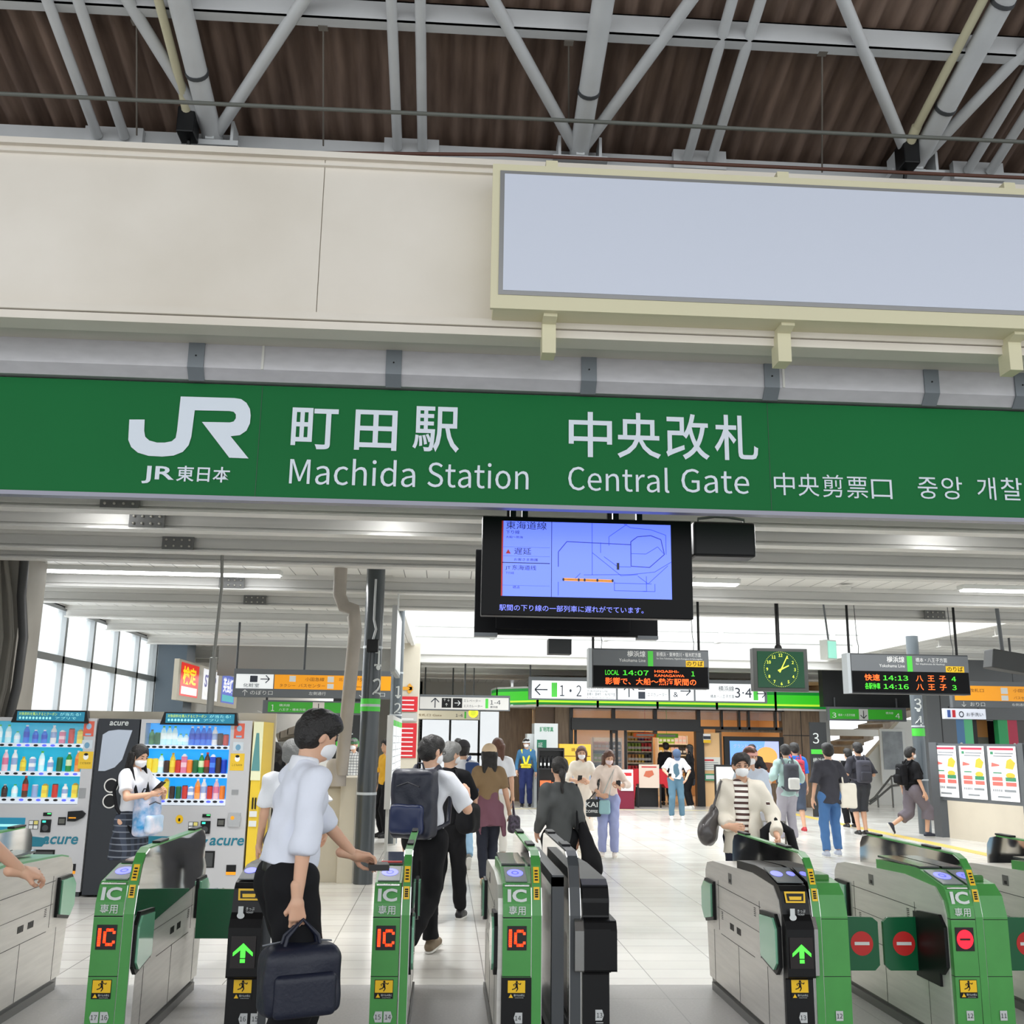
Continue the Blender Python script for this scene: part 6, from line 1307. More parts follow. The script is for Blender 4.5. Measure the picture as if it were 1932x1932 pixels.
def person(label, x, y, yaw, H=1.65, res=.014, female=False, lean=0., twist=0., head=(0, 0), ank=None, wr=None, hdir=None, npalm=None, curl=(.35, .35), elbow=None, knee=None, hipz=None,
           top=None, bottom=None, shoes=None, hair=None, mask=None, skin=None, sc_w=1., hands=True, toe=None, glasses=False, jacket=None):
    s_ = H/1.7; R = math.radians(yaw); t = thing('person', label, 'person', (x, y, 0), R); t.scale = (s_, s_, s_)
    P = Person(); P.t = t; P.s = s_; P.R = R; P.loc = (x, y, 0)
    skin = skin or SKIN; hz = hipz or .93; sw = (.155 if female else .178)*sc_w; hw = .085
    pel = V3(0, 0, hz+.01); Rl = rx(-lean)@rz(0)
    def T(p): return pel+Rl@(V3(*p)-V3(0, 0, .94))
    P.T = T
    waist = T((0, 0, 1.08)); chest = T((0, 0, 1.28)); neck = T((0, -.012, 1.435)); hb = T((0, .0, 1.49))
    Rh = Rl@rz(math.radians(head[0]))@rx(math.radians(head[1]))
    hc = hb+Rh@V3(0, .012, .105); P.hc = hc; P.Rh = Rh
    Rt = rz(math.radians(twist)); sh = [T(Rt@V3(q*sw, 0, 0)+V3(0, 0, 1.385)) for q in (-1, 1)]; P.sh = sh
    hips = [V3(q*hw, 0, hz-.02) for q in (-1, 1)]
    ank = ank or [(-.1, 0, .085), (.1, 0, .085)]; ank = [V3(*a) for a in ank]
    kn = []
    for i in range(2):
        k_, a_ = ik(hips[i], ank[i], .43, .42, V3(*(knee[i] if knee else (0, 1, 0)))); kn.append(k_); ank[i] = a_
    wr = wr or [(-.235, .03, .80), (.235, .03, .80)]; el = []; wr = [V3(*a) for a in wr]
    for i in range(2):
        e, w_ = ik(sh[i], wr[i], .285, .25, V3(*(elbow[i] if elbow else ((-.3, -1, 0) if i == 0 else (.3, -1, 0))))); el.append(e); wr[i] = w_
    P.wr = wr; P.el = el; P.kn = kn; P.ank = ank
    fat = 1.
    B = Sdf(.03)
    B.cap(hips[0], hips[1], .098, flat=.85, k=.04); B.cap(pel, waist, .118, .105, flat=.78); B.cap(waist, chest, .108, .122, flat=.76)
    B.cap(chest+V3(-.05, 0, 0), chest+V3(.05, 0, 0), .115, flat=.8)
    B.cap(sh[0]*.88+sh[1]*.12, sh[1]*.88+sh[0]*.12, .052, flat=.9, k=.05); B.cap(neck-V3(0, 0, .03), hb+Rh@V3(0, .005, .03), .056, .05)
    for i in range(2):
        B.cap(hips[i], kn[i], .082, .054, k=.03); B.cap(kn[i], ank[i], .053, .036, k=.02); mid = kn[i]*.65+ank[i]*.35; B.cap(kn[i]*.85+ank[i]*.15, mid+V3(0, -.012, 0), .045, .045)
        B.cap(sh[i], el[i], .047, .037, k=.03); B.cap(el[i], wr[i], .037, .025, k=.015)
    bm = [B.mesh(res)]
    # head with jaw, nose and ears
    hh = Sdf(.02); w3 = lambda a, b, c: hc+Rh@V3(a, b, c)
    hh.ell(w3(0, -.008, .02), (.077, .093, .088), Rh); hh.ell(w3(0, .018, -.035), (.058, .07, .075), Rh, k=.03); hh.ell(w3(0, .05, -.085), (.03, .03, .022), Rh, k=.03)
    hh.cap(w3(0, .082, .0), w3(0, .102, -.032), .009, .013, k=.012); hh.ell(w3(0, .082, -.062), (.022, .012, .008), Rh, k=.008)
    for q in (-1, 1): hh.ell(w3(q*.079, -.008, -.012), (.01, .02, .031), Rh, k=.006); hh.ell(w3(q*.03, .086, .008), (.017, .008, .01), Rh, op='s')
    hh.cap(w3(0, -.02, -.06), hb-V3(0, 0, .04), .05, .052, k=.02)
    bm.append(hh.mesh(max(.0075, res*.6)))
    if hands:
        for i in range(2):
            d = V3(*hdir[i]) if hdir and hdir[i] else (wr[i]-el[i]); npv = V3(*npalm[i]) if npalm and npalm[i] else V3(1 if i == 0 else -1, 0, 0)
            bm.append(hand_sdf(wr[i], d, npv, 1 if i == 0 else -1, curl[i]).mesh(.0042 if res < .012 else .0065))
    npobj('body', bm, skin, t)
    mb = MB(cm((18, 14, 12), .3))
    for q in (-1, 1):
        e = w3(q*.03, .083, .006); mb.lathe([(0, -.006), (.007, -.004), (.009, 0), (.007, .004), (0, .006)], (0, 0, 0), 8); n0 = len(mb.v)-40; mb.v[n0:] = [tuple(e+Rh@(V3(*v)*V3(1.3, .7, .8))) for v in mb.v[n0:]]
        a = w3(q*.015, .087, .028); b = w3(q*.045, .078, .03); mb.tube(a, b, .0035, n=6)
    mb.build('eyes', t)
    # footwear
    sm = shoes or cm((30, 30, 32), .5)
    if sm != 'none':
        for i in range(2):
            td = V3(*(toe[i] if toe and toe[i] else (.02*(2*i-1), 1, 0))); td /= np.linalg.norm(td); a = ank[i]; S = Sdf(.02)
            up = np.cross(np.cross(td, V3(0, 0, 1)), td); up /= np.linalg.norm(up)
            if up[2] < 0: up = -up
            S.cap(a+td*-.035-up*.045, a+td*.13-up*.052, .04, .035, flat=None); S.cap(a-up*.01, a+td*.06-up*.035, .04, .036); S.half(a-up*.085, -up)
            S.half(a+up*.03, up)
            o = npobj('shoe', [S.mesh(max(.008, res*.7))], sm, t)
            sl = Sdf(.01); sl.cap(a+td*-.037-up*.074, a+td*.133-up*.074, .041, .037); sl.half(a-up*.087, -up); sl.half(a-up*.07, up); npobj('sole', [sl.mesh(max(.008, res*.7))], cm((226, 224, 218), .6) if shoes else cm((20, 20, 20), .6), o)
    # lower clothes
    if bottom:
        kind, m = bottom[0], bottom[1]; lo_ = bottom[2] if len(bottom) > 2 else .0
        S = Sdf(.03); S.noise = (.006, 30); hem = bottom[3] if len(bottom) > 3 else None
        S.cap(hips[0], hips[1], .112+lo_*.3, flat=.88, k=.04); S.cap(pel-V3(0, 0, .02), T((0, 0, 1.05)), .126, .118, flat=.8, cut=True)
        if kind == 'skirt':
            zz = hem or .5; S.p = S.p[1:]; S.cap(T((0, 0, 1.04)), V3(0, 0, .92), .13, .175, flat=.85); S.cap(V3(0, 0, .92), V3(0, 0, zz), .175, .2+lo_, flat=.9, cut=True)
        else:
            for i in range(2):
                S.cap(hips[i], kn[i], .098+lo_, .072+lo_, k=.025)
                if kind == 'trousers': S.cap(kn[i], ank[i]*.97+kn[i]*.03, .072+lo_, .058+lo_, cut=True, k=.015)
                else:
                    f = hem if hem is not None else .1; S.cap(kn[i]*1.0, kn[i]*(1-f)+ank[i]*f, .078+lo_, .082+lo_, cut=True, k=.015)
        npobj({'trousers': 'trousers', 'shorts': 'shorts', 'skirt': 'skirt'}[kind], [S.mesh(max(res*.85, .01))], m, t)
    def topmesh(spec, inf):
        m, sl, hemz, lo_ = spec[:4]; S = Sdf(.03); S.noise = (.007+lo_*.1, 26)
        S.cap(chest, T((0, 0, hemz)), .128+inf, .128+inf+lo_, flat=.82, cut=True); S.cap(chest+V3(-.055, 0, 0), chest+V3(.055, 0, 0), .122+inf, flat=.86)
        S.cap(sh[0]*.9+sh[1]*.1, sh[1]*.9+sh[0]*.1, .064+inf, flat=.95, k=.05); S.cap(T((0, -.01, 1.40)), T((0, -.012, 1.462)), .066+inf*.5, .063, k=.03, cut=True)
        for i in range(2):
            if sl <= 1: S.cap(sh[i], sh[i]+(el[i]-sh[i])*sl, .06+inf, .062+inf+lo_*.5, cut=True, k=.035)
            else: f = sl-1; S.cap(sh[i], el[i], .06+inf, .052+inf+lo_*.4, k=.035); S.cap(el[i], el[i]+(wr[i]-el[i])*f, .05+inf+lo_*.3, .042+inf+lo_*.3, cut=True, k=.02)
        return [S.mesh(max(res*.85, .0085))], m
    if top: ms, m = topmesh(top, .0); o = npobj(top[4] if len(top) > 4 else 'shirt', ms, m, t); P.top = o
    if jacket:
        m, sl, hemz, lo_ = jacket[:4]; S = Sdf(.03); S.noise = (.008, 24); inf = .018
        S.cap(chest, T((0, 0, hemz)), .132+inf, .135+inf+lo_, flat=.84, cut=True); S.cap(chest+V3(-.055, 0, 0), chest+V3(.055, 0, 0), .124+inf, flat=.88); S.cap(sh[0]*.9+sh[1]*.1, sh[1]*.9+sh[0]*.1, .066+inf, flat=.95, k=.05); S.cap(T((0, -.02, 1.40)), T((0, -.03, 1.48)), .075, .072, k=.03, cut=True)
        for i in range(2): S.cap(sh[i], el[i], .06+inf, .056+inf, k=.035); S.cap(el[i], el[i]+(wr[i]-el[i])*(sl-1), .052+inf, .046+inf, cut=True, k=.02)
        S.box(T((0, .2, 1.1)), (.065, .2, .5), .01, op='s')
        npobj('jacket', [S.mesh(max(res*.85, .0085))], m, t)
    # hair / hats / mask
    if hair:
        st_, m = hair[0], hair[1]; S = Sdf(.018); S.noise = (.004, 60)
        S.ell(w3(0, -.016, .028), (.09, .106, .1), Rh)
        if st_ == 'short': S.ell(w3(0, .02, .075), (.08, .085, .05), Rh, k=.03); S.ell(w3(0, -.05, -.02), (.08, .06, .07), Rh, k=.03)
        S.ell(w3(0, .12, -.035), (.085, .13, .095), Rh, op='s')
        for q in (-1, 1): S.ell(w3(q*.09, .012, -.03), (.03, .035, .05), Rh, op='s')
        S.half(w3(0, 0, -.075), tuple(Rh@V3(0, .25, -1)))
        meshes = [S.mesh(max(.0075, res*.65))]
        if st_ in ('long', 'bob', 'pony', 'capped'):
            S2 = Sdf(.03); S2.noise = (.005, 50); ln = {'long': .3, 'bob': .14, 'pony': .0, 'capped': .2}[st_]
            if ln:
                for q in (-.06, 0, .06): S2.cap(w3(q, -.055, .0), w3(q*1.1, -.07, -.1-ln*.75), .045, .022)
                for q in (-1, 1): S2.cap(w3(q*.076, -.01, .02), w3(q*.078, .012, -.08-ln*.55), .03, .016)
            else: S2.cap(w3(0, -.1, -.0), w3(0, -.125, -.05), .028, .03); S2.cap(w3(0, -.125, -.05), w3(0, -.12, -.24), .03, .014)
            meshes.append(S2.mesh(max(.009, res*.7)))
        npobj('hair', meshes, m, t)
        if len(hair) > 2:
            kind, hm = hair[2], hair[3]; S = Sdf(.01); S.ell(w3(0, -.012, .038), (.099, .115, .105), Rh); S.half(w3(0, 0, .022), tuple(Rh@V3(0, -.12, -1)))
            ms = [S.mesh(max(.008, res*.65))]; S = Sdf(.01)
            if kind == 'cap': S.ell(w3(0, .1, .034), (.08, .085, .012), Rh)
            else: S.ell(w3(0, .02, .03), (.12, .145, .012), Rh)
            ms.append(S.mesh(.008)); npobj('cap' if kind == 'cap' else 'helmet', ms, hm, t)
    if mask:
        S = Sdf(.02); S.ell(w3(0, .03, -.045), (.064, .078, .06), Rh); S.cap(w3(0, .09, -.02), w3(0, .085, -.07), .02, .02); S.half(w3(0, .02, 0), tuple(Rh@V3(0, -1, 0))); S.half(w3(0, 0, -.012), tuple(Rh@V3(0, 0, 1)))
        o = npobj('face_mask', [S.mesh(.007)], mask, t); mb = MB(mask)
        for q in (-1, 1): mb.path([w3(q*.062, .03, -.02), w3(q*.08, .0, -.01), w3(q*.086, -.02, .005)], .002, 5)
        mb.build('ear_loop', o)
    if glasses:
        mb = MB(BLACK)
        for q in (-1, 1): mb.path([w3(q*.034+.02*math.cos(a), .1, .004+.014*math.sin(a)) for a in [k*PI/6 for k in range(13)]], .002, 5); mb.path([w3(q*.054, .1, .006), w3(q*.082, .0, .006)], .002, 5)
        mb.build('glasses', t)
    return P
def held(P, name, label, cat, parts, base, group=None, res=.01):
    """a bag or other thing in the frame of the person who carries it, kept as its own top-level thing"""
    M_ = Matrix.Translation(P.loc) @ Matrix.Rotation(P.R, 4, 'Z') @ Matrix.Scale(P.s, 4)
    t = thing(name, label, cat, (0, 0, 0), P.R, group); t.location = M_ @ Vector(base); t.scale = (P.s,)*3
    for nm, sd, m in parts:
        if isinstance(sd, Sdf): npobj(nm, [sd.mesh(res)], m, t, base)
        else: sd.v = [tuple(Vector(v)-Vector(base)) for v in sd.v]; sd.build(nm, t)
    return t
def backpack(P, label, col, col2, w_=.15, h=.22, d=.08, zc=1.2, res=.011, strapc=None, front=False):
    T = P.T; f = -1 if not front else 1; c = T((0, f*(.13+d), zc)); Rl = None
    A = Sdf(.02); A.box(c, (w_, d, h), .05); A.box(c+V3(0, f*d*.5, h*.15), (w_*.85, d*.7, h*.8), .05); A.noise = (.004, 30)
    F_ = Sdf(.01); F_.box(c+V3(0, f*(d+.03), -h*.42), (w_*.78, .04, h*.42), .03); F_.noise = (.003, 34)
    mb = MB(strapc or col); sc = strapc or col
    for q in (-1, 1):
        s0 = T((q*.085, f*.13, zc+h*.85)); s1 = T((q*.1, f*.03, 1.475)); s2 = T((q*.115, -f*.1, 1.39)); s3 = T((q*.13, -f*.155, 1.22)); s4 = T((q*.16, -f*.07, 1.05)); s5 = T((q*.12, f*.14, zc-h*.8))
        mb.path([s0, s1, s2, s3, s4, s5], .018, 8)
    mb.path([T((-.03, f*.14, zc+h*.98)), T((-.02, f*.16, zc+h+.045)), T((.02, f*.16, zc+h+.045)), T((.03, f*.14, zc+h*.98))], .008, 6)
    zp = MB(cm((60, 60, 66), .5)); y_ = c[1]+f*(d*1.22+.002); zp.path([(c[0]-w_*.55, y_, c[2]+h*.5), (c[0], y_+f*.004, c[2]+h*.62), (c[0]+w_*.55, y_, c[2]+h*.5)], .005, 6)
    return held(P, 'backpack', label, 'backpack', [('main_body', A, col), ('front_pocket', F_, col2), ('strap', mb, sc), ('zip', zp, sc)], tuple(c-V3(0, 0, h)), res=res)
def tote(P, label, pts, r, m, strap, cat='bag', name='shoulder_bag', res=.012, sm=None, sr=.01):
    """pts: list of (centre, half size) soft boxes in person space; strap: polyline"""
    A = Sdf(.04); A.noise = (.005, 26)
    for q in pts:
        if len(q) == 2: A.box(q[0], q[1], r)
        else: A.cap(q[0], q[1], q[2], q[3], flat=q[4] if len(q) > 4 else None, fa=(1, 0, 0))
    pts = [q if len(q) == 2 else (q[1], (q[3],)*3) for q in pts]
    mb = MB(sm or m); mb.path([tuple(p) for p in strap], sr, 8)
    b = min(c[2]-h[2] for c, h in pts)
    return held(P, name, label, cat, [('bag_body', A, m), ('strap', mb, None)], (pts[0][0][0], pts[0][0][1], b), res=res)
def phone(P, i, label, off=(0, .07, .05), R_=None, sz=(.036, .006, .07)):
    w_ = P.wr[i]; mb = MB(BLACK, cm((180, 190, 210), .2)); c = w_+V3(*off); Rm = Matrix.Rotation(R_ if R_ is not None else -.9, 3, 'X')
    mb.box(c[0]-sz[0], c[0]+sz[0], c[1]-sz[1], c[1]+sz[1], c[2]-sz[2], c[2]+sz[2], 0, R=Rm)
    return held(P, 'smartphone', label, 'phone', [('phone_body', mb, None)], tuple(c-V3(0, 0, sz[2])))
BLK = mat('cloth_black', (20, 20, 23), .85); BLK.node_tree.nodes['Principled BSDF'].inputs['Specular IOR Level'].default_value = .25
NAVY = mat('nylon_navy', (14, 20, 40), .45, bump=(60, .1)); WS = cloth((226, 228, 234)); SHW = cm((230, 228, 222), .6); SHB = cm((26, 26, 28), .45)
def PX(x, y): a = atz(x, y); return a.x, a.y
def wxy(x, Y, z=0.9):          # ground position whose column at depth Y appears at photo x
    return (at(x, 1500, Y).x, Y)

# 1 foreground man in a white shirt
X_, Y_ = -.76, 5.4
P = person('tall man in a rolled up white shirt and black trousers passing the gate', X_, Y_, -65, 1.79, .0095, lean=.13, head=(4, -12),
           ank=[(-.09, .1, .085), (.10, -.06, .085)], wr=[(-.245, .42, .99), (.22, -.02, .80)],
           elbow=[(-.5, -.6, -.6), (.2, -1, 0)], hdir=[(.1, .95, -.2), (0, .1, -1)], npalm=[(.5, .2, -.8), (-1, .1, 0)], curl=(.75, 1.0),
           sc_w=1.08, top=(mat('shirt_white', (222, 226, 238), .75, bump=(9, .3)), 1.15, .99, .034), bottom=('trousers', BLK, .03), hair=('short', HAIRB), mask=MASKW)
COLR = Sdf(.012); COLR.cap(P.T((0, -.012, 1.44)), P.T((0, -.012, 1.485)), .074, .066, cut=True); COLR.ell(P.T((0, .09, 1.5)), (.04, .06, .06), op='s'); npobj('collar', [COLR.mesh(.008)], WS, P.t)
BELT = Sdf(.01); BELT.cap(P.T((0, 0, .95)), P.T((0, 0, 1.0)), .142, flat=.83, cut=True); BELT.half(P.T((0, 0, .96)), (0, 0, -1)); npobj('belt', [BELT.mesh(.009)], cm((12, 12, 14), .35), P.t)
w_ = P.wr[1]
c = w_+V3(.0, .03, -.375)
A = Sdf(.03); A.box(c+V3(0, 0, .04), (.09, .172, .13), .035); A.box(c+V3(0, 0, .075), (.08, .155, .12), .035); A.noise = (.004, 26)
F_ = Sdf(.02); F_.box(c+V3(-.09, 0, .0), (.03, .14, .09), .025); F2 = Sdf(.02); F2.box(c+V3(.09, 0, .0), (.03, .14, .09), .025)
mb = MB(NAVY)
for q in (-.03, .03): mb.path([c+V3(q, -.09, .15), c+V3(q*.8, -.07, .23), w_+V3(q*.3, .03, -.075), c+V3(q*.8, .07, .23), c+V3(q, .09, .15)], .009, 8)
z2 = MB(cm((120, 124, 130), .3)); z2.path([c+V3(-.05, -.16, .19), c+V3(-.04, 0, .212), c+V3(-.05, .16, .19)], .004, 6)
held(P, 'briefcase', 'dark navy soft briefcase hanging from the near hand of the man in white', 'bag', [('bag_body', A, NAVY), ('side_pocket', F_, NAVY), ('side_pocket', F2, NAVY), ('handle', mb, None), ('zip', z2, None)], tuple(c-V3(0, 0, .09)), res=.009)
w_ = P.wr[0]; mb = MB(cm((20, 18, 18), .4)); c = w_+V3(.03, .125, -.055); mb.box(c[0]-.065, c[0]+.065, c[1]-.05, c[1]+.05, c[2]-.018, c[2]+.012, R=Matrix.Rotation(-.3, 3, 'Z'))
held(P, 'wallet', 'black wallet held over the card reader by the man in white', 'wallet', [('wallet_body', mb, None)], tuple(c-V3(0, 0, .018)))

# 2 arm reaching in at the left edge
P = person('person mostly outside the left edge reaching a bare arm from a white sleeve', -2.40, 4.95, -8, 1.68, .011, wr=[(-.235, .03, .80), (.40, .33, 1.03)], elbow=[(0, -1, 0), (.5, -.8, -.6)], hdir=[None, (.5, .8, -.15)], npalm=[None, (-.5, .2, -.8)], curl=(.4, .8),
           top=(WS, .95, .93, .02), bottom=('trousers', BLK), hair=('short', HAIRB))
# 3 grey haired man behind the foreground man
P = person('grey haired man in a white short sleeved shirt half hidden behind the man in white', *wxy(548, 8.6), 5, 1.62, .0115, wr=[(-.24, .05, .8), (.30, .16, .95)], elbow=[(0, -1, 0), (.6, -.8, -.3)], top=(WS, .75, .92, .03), bottom=('trousers', cloth((70, 70, 74))), hair=('short', HAIRG), mask=MASKW)
# 4 student with navy backpack
x_, y_ = -.13, 8.45
P = person('young man in a white T-shirt with a navy backpack stepping through the gates', x_, y_, -25, 1.70, .0105, lean=.05, head=(-25, -6), ank=[(-.06, .28, .1), (.06, -.36, .19)], toe=[(0, 1, .15), (0, .6, -.85)], hipz=.9,
           wr=[(-.22, .08, .86), (.2, .34, 1.2)], elbow=[(0, -1, -.2), (.7, -.3, -1)], hdir=[None, (-.1, .2, 1)], npalm=[None, (-1, 0, 0)], curl=(.3, 1.2), top=(WS, .92, .93, .025, 't_shirt'), bottom=('trousers', BLK, .004), shoes=cm((120, 104, 82), .6), hair=('short', HAIRB), mask=MASKW, glasses=True)
backpack(P, 'large navy nylon backpack on the young man in the white T-shirt', NAVY, mat('nylon_navy2', (28, 40, 78), .35), .175, .26, .095, 1.19, .0095)
# 5 older man in black beside him
P = person('older man in black with glasses, just ahead of the navy backpack', *wxy(846, 10.2), -18, 1.62, .012, head=(-35, -4), ank=[(-.08, -.2, .13), (.09, .2, .085)], wr=[(-.24, .05, .85), (.13, .3, 1.24)], elbow=[(0, -1, 0), (.5, -.4, -1)], hdir=[None, (0, .3, 1)], curl=(.3, 1.2), top=(BLK, .85, .92, .02), bottom=('trousers', BLK, .004), shoes=SHB, hair=('short', HAIRG), mask=MASKW, glasses=True)
tote(P, 'bulky black shoulder bag worn by the older man in black', [((.22, -.02, .98), (.09, .17, .14))], .06, BLK, [(.2, -.13, 1.1), (.1, -.1, 1.45), (-.05, .12, 1.35), (.16, .13, 1.1)])
# 6 white T-shirt, dark cap, blue backpack
P = person('person in a white T-shirt, light jeans and dark cap walking away', *wxy(872, 14.4), 4, 1.66, .014, ank=[(-.08, .22, .09), (.08, -.3, .17)], toe=[None, (0, .7, -.8)], hipz=.9, top=(WS, .95, .92, .03, 't_shirt'), bottom=('trousers', cloth((150, 186, 214)), .004), shoes=cm((110, 110, 104), .6), hair=('short', HAIRB, 'cap', cm((44, 42, 46), .8)))
tote(P, 'blue and red sling backpack on the person in the dark cap', [((.12, -.17, 1.2), (.1, .06, .2))], .04, cloth((44, 66, 110)), [(.05, -.12, 1.42), (.1, .0, 1.47), (.08, .12, 1.3), (.2, -.1, 1.0)], name='sling_bag', cat='bag', sr=.018)
# 7 tan cap woman
P = person('woman in a tan cap and brown T-shirt with a mauve jacket tied round her waist', *wxy(922, 12.6), 3, 1.59, .0125, female=True, ank=[(-.05, -.08, .09), (.06, .1, .085)], wr=[(-.30, .02, .83), (.28, .08, .86)], top=(cloth((134, 110, 80)), .75, 1.0, .0, 't_shirt'), bottom=('trousers', cloth((34, 38, 52)), -.003), shoes=cm((206, 186, 156), .6), hair=('capped', HAIRB, 'cap', cm((214, 190, 160), .8)))
S = Sdf(.03); S.noise = (.01, 22); S.cap((0, -.01, 1.06), (0, -.03, .72), .135, .2, flat=.72, cut=True); S.cap((.15, -.04, .95), (.2, -.04, .62), .04, .03); S.cap((-.12, -.05, .8), (-.1, -.05, .62), .03, .02); npobj('tied_jacket', [S.mesh(.0115)], cloth((118, 78, 92)), P.t)
tote(P, 'dark patterned handbag at the right hip of the woman in the tan cap', [((.33, .02, .74), (.07, .13, .11))], .04, mat('pattern_dark', (96, 86, 104), .6, noise=(30, .8, (1, 1, 1), (24, 20, 28))), [(.33, -.08, .82), (.31, .0, 1.02), (.33, .1, .82)], name='handbag')
# 8 person behind with brown hair
P = person('brown haired person in white with a dark strap, behind the woman in the tan cap', *wxy(938, 15.4), 0, 1.68, .014, top=(WS, .8, .92, .03), bottom=('trousers', cloth((226, 222, 214))), hair=('bob', HAIRN))
# 9 guard
ST_B = cloth((60, 110, 150))
P = person('security guard in a white helmet, blue shirt and yellow vest', *PX(992, 1523), 172, 1.70, .016, wr=[(-.26, .06, .82), (.24, .12, .9)], top=(ST_B, 1.9, .95, .0), bottom=('trousers', cloth((32, 44, 96)), .006), shoes=SHB, hair=('short', HAIRB, 'hat', cm((228, 230, 232), .3)), mask=MASKW)
S = Sdf(.01)
for q in (-1, 1): S.cap((q*.12, .03, 1.43), (q*.02, .155, 1.08), .028, flat=.9); S.cap((q*.12, -.03, 1.43), (q*.03, -.15, 1.08), .028)
S.cap((-.12, .1, 1.06), (.12, .1, 1.06), .03); S.cap((-.11, .1, 1.0), (.11, .1, 1.0), .025); npobj('safety_vest', [S.mesh(.011)], cm((236, 216, 40), .6, .1), P.t)
# 10 woman in grey jacket
GJ = cloth((72, 74, 74))
P = person('woman in a dark grey suit jacket with a low ponytail, seen from behind', *wxy(1056, 9.7), 8, 1.50, .0115, female=True, wr=[(-.2, .16, .95), (.22, .08, .9)], elbow=[(-.1, -1, 0), (.1, -1, 0)], top=(GJ, 1.9, .84, .02, 'suit_jacket'), bottom=('trousers', BLK), shoes=SHB, hair=('pony', HAIRB))
tote(P, 'large black slouching shoulder bag of the woman in the grey jacket', [((.22, -.08, 1.0), (.3, -.1, .70), .07, .15, .6), ((.22, -.08, 1.0), (.36, -.14, .62), .05, .09, .7)], .06, BLK, [(.16, -.12, 1.0), (.17, -.03, 1.44), (.2, .08, 1.3), (.3, -.02, .98)], sr=.014)
# 11 cream dress
CRD = cloth((236, 226, 212))
P = person('woman in a long cream dress and white mask looking at her phone', *wxy(1097, 17.2), 178, 1.58, .0145, female=True, head=(0, -12), wr=[(-.1, .27, 1.1), (.06, .28, 1.12)], elbow=[(-1, -.4, -.6), (1, -.4, -.6)], hdir=[(.6, .6, .3), (-.6, .6, .3)], curl=(.8, .8), top=(CRD, 1.1, .96, .02, 'dress_top'), bottom=('skirt', CRD, .02, .28), shoes=SHW, hair=('bob', HAIRN), mask=MASKW)
phone(P, 1, 'phone held by the woman in the cream dress')
# 12 woman pink top
P = person('woman in a pale pink blouse and lavender jeans with two bags, looking at her phone', *PX(1148, 1618), 172, 1.54, .013, female=True, head=(18, -24), wr=[(-.16, .27, 1.13), (.12, .2, .98)], elbow=[(-1, -.4, -.6), (1, -.4, -.6)], hdir=[(.4, .7, .5), (-.7, .5, 0)], curl=(.9, .9),
           top=(cloth((238, 220, 208)), 1.45, .98, .03, 'blouse'), bottom=('trousers', cloth((156, 164, 206)), .008), shoes=cm((232, 222, 210), .6), hair=('bob', HAIRN), mask=MASKP)
phone(P, 0, 'phone held by the woman in the pale pink blouse')
t = tote(P, 'black cloth bag with white lettering on the arm of the woman in the pink blouse', [((.24, .16, .78), (.12, .05, .14))], .03, cloth((50, 54, 56)), [(.16, .16, .9), (.17, .14, 1.05), (.1, .0, 1.44), (.2, .1, 1.04), (.32, .16, .9)], name='cloth_bag', cat='bag')
mb = MB(WHITE); mb.text('KAI', (.13, .054, -.01+.17), .11, WHITE, U=(-1, 0, 0), w=.2, off=.02); mb.text('COFFEE', (.13, .054, .07), .06, WHITE, U=(-1, 0, 0), w=.2, off=.02); mb.v = [(a, b+.004, c) for a, b, c in mb.v]; mb.build('lettering', t)
tote(P, 'pale teal drawstring pouch carried in front by the woman in the pink blouse', [((.06, .19, .80), (.09, .05, .11))], .03, cloth((150, 190, 196)), [(.0, .19, .9), (-.1, .1, 1.4), (.12, .16, .92)], name='pouch', cat='bag', sr=.005)
# 13 overalls
DEN = cloth((86, 120, 140))
P = person('woman in denim overalls, white shirt and denim cap bending over her phone', *PX(1276, 1546), 175, 1.60, .016, female=True, lean=.38, head=(0, -38), hipz=.93, wr=[(-.2, .4, .95), (.2, .45, 1.0)], elbow=[(-1, -.5, 0), (1, -.5, 0)], ank=[(-.14, 0, .085), (.12, .05, .085)], top=(WS, .9, .98, .04), bottom=('trousers', DEN, .006), shoes=SHW, hair=('capped', HAIRN, 'cap', cm((70, 90, 120), .8)))
S = Sdf(.01); S.cap(P.T((0, .03, 1.0)), P.T((0, .05, 1.28)), .11, .09, flat=.9); npobj('overall_bib', [S.mesh(.014)], DEN, P.t)
phone(P, 1, 'phone held by the woman in overalls', off=(0, .06, .02))
# 14/15 in the shop door
P = person('person in a black jacket standing at the shop shelves seen from behind', *wxy(1258, 28.95), 10, 1.66, .02, top=(BLK, 1.9, .85, .02), bottom=('trousers', BLK), hair=('short', HAIRB))
P = person('woman in black clothes with white shoes standing sideways in the shop doorway', *wxy(1303, 27.3), 60, 1.62, .018, female=True, wr=[(-.2, .25, 1.05), (.2, .25, 1.0)], top=(BLK, 1.9, .8, .03), bottom=('trousers', BLK, .01), shoes=SHW, hair=('bob', HAIRB))
tote(P, 'dark handbag of the woman in black at the shop doorway', [((.3, .1, .72), (.06, .14, .12))], .04, cloth((50, 54, 60)), [(.3, 0, .84), (.26, .1, 1.02), (.3, .2, .84)], res=.016, name='handbag')
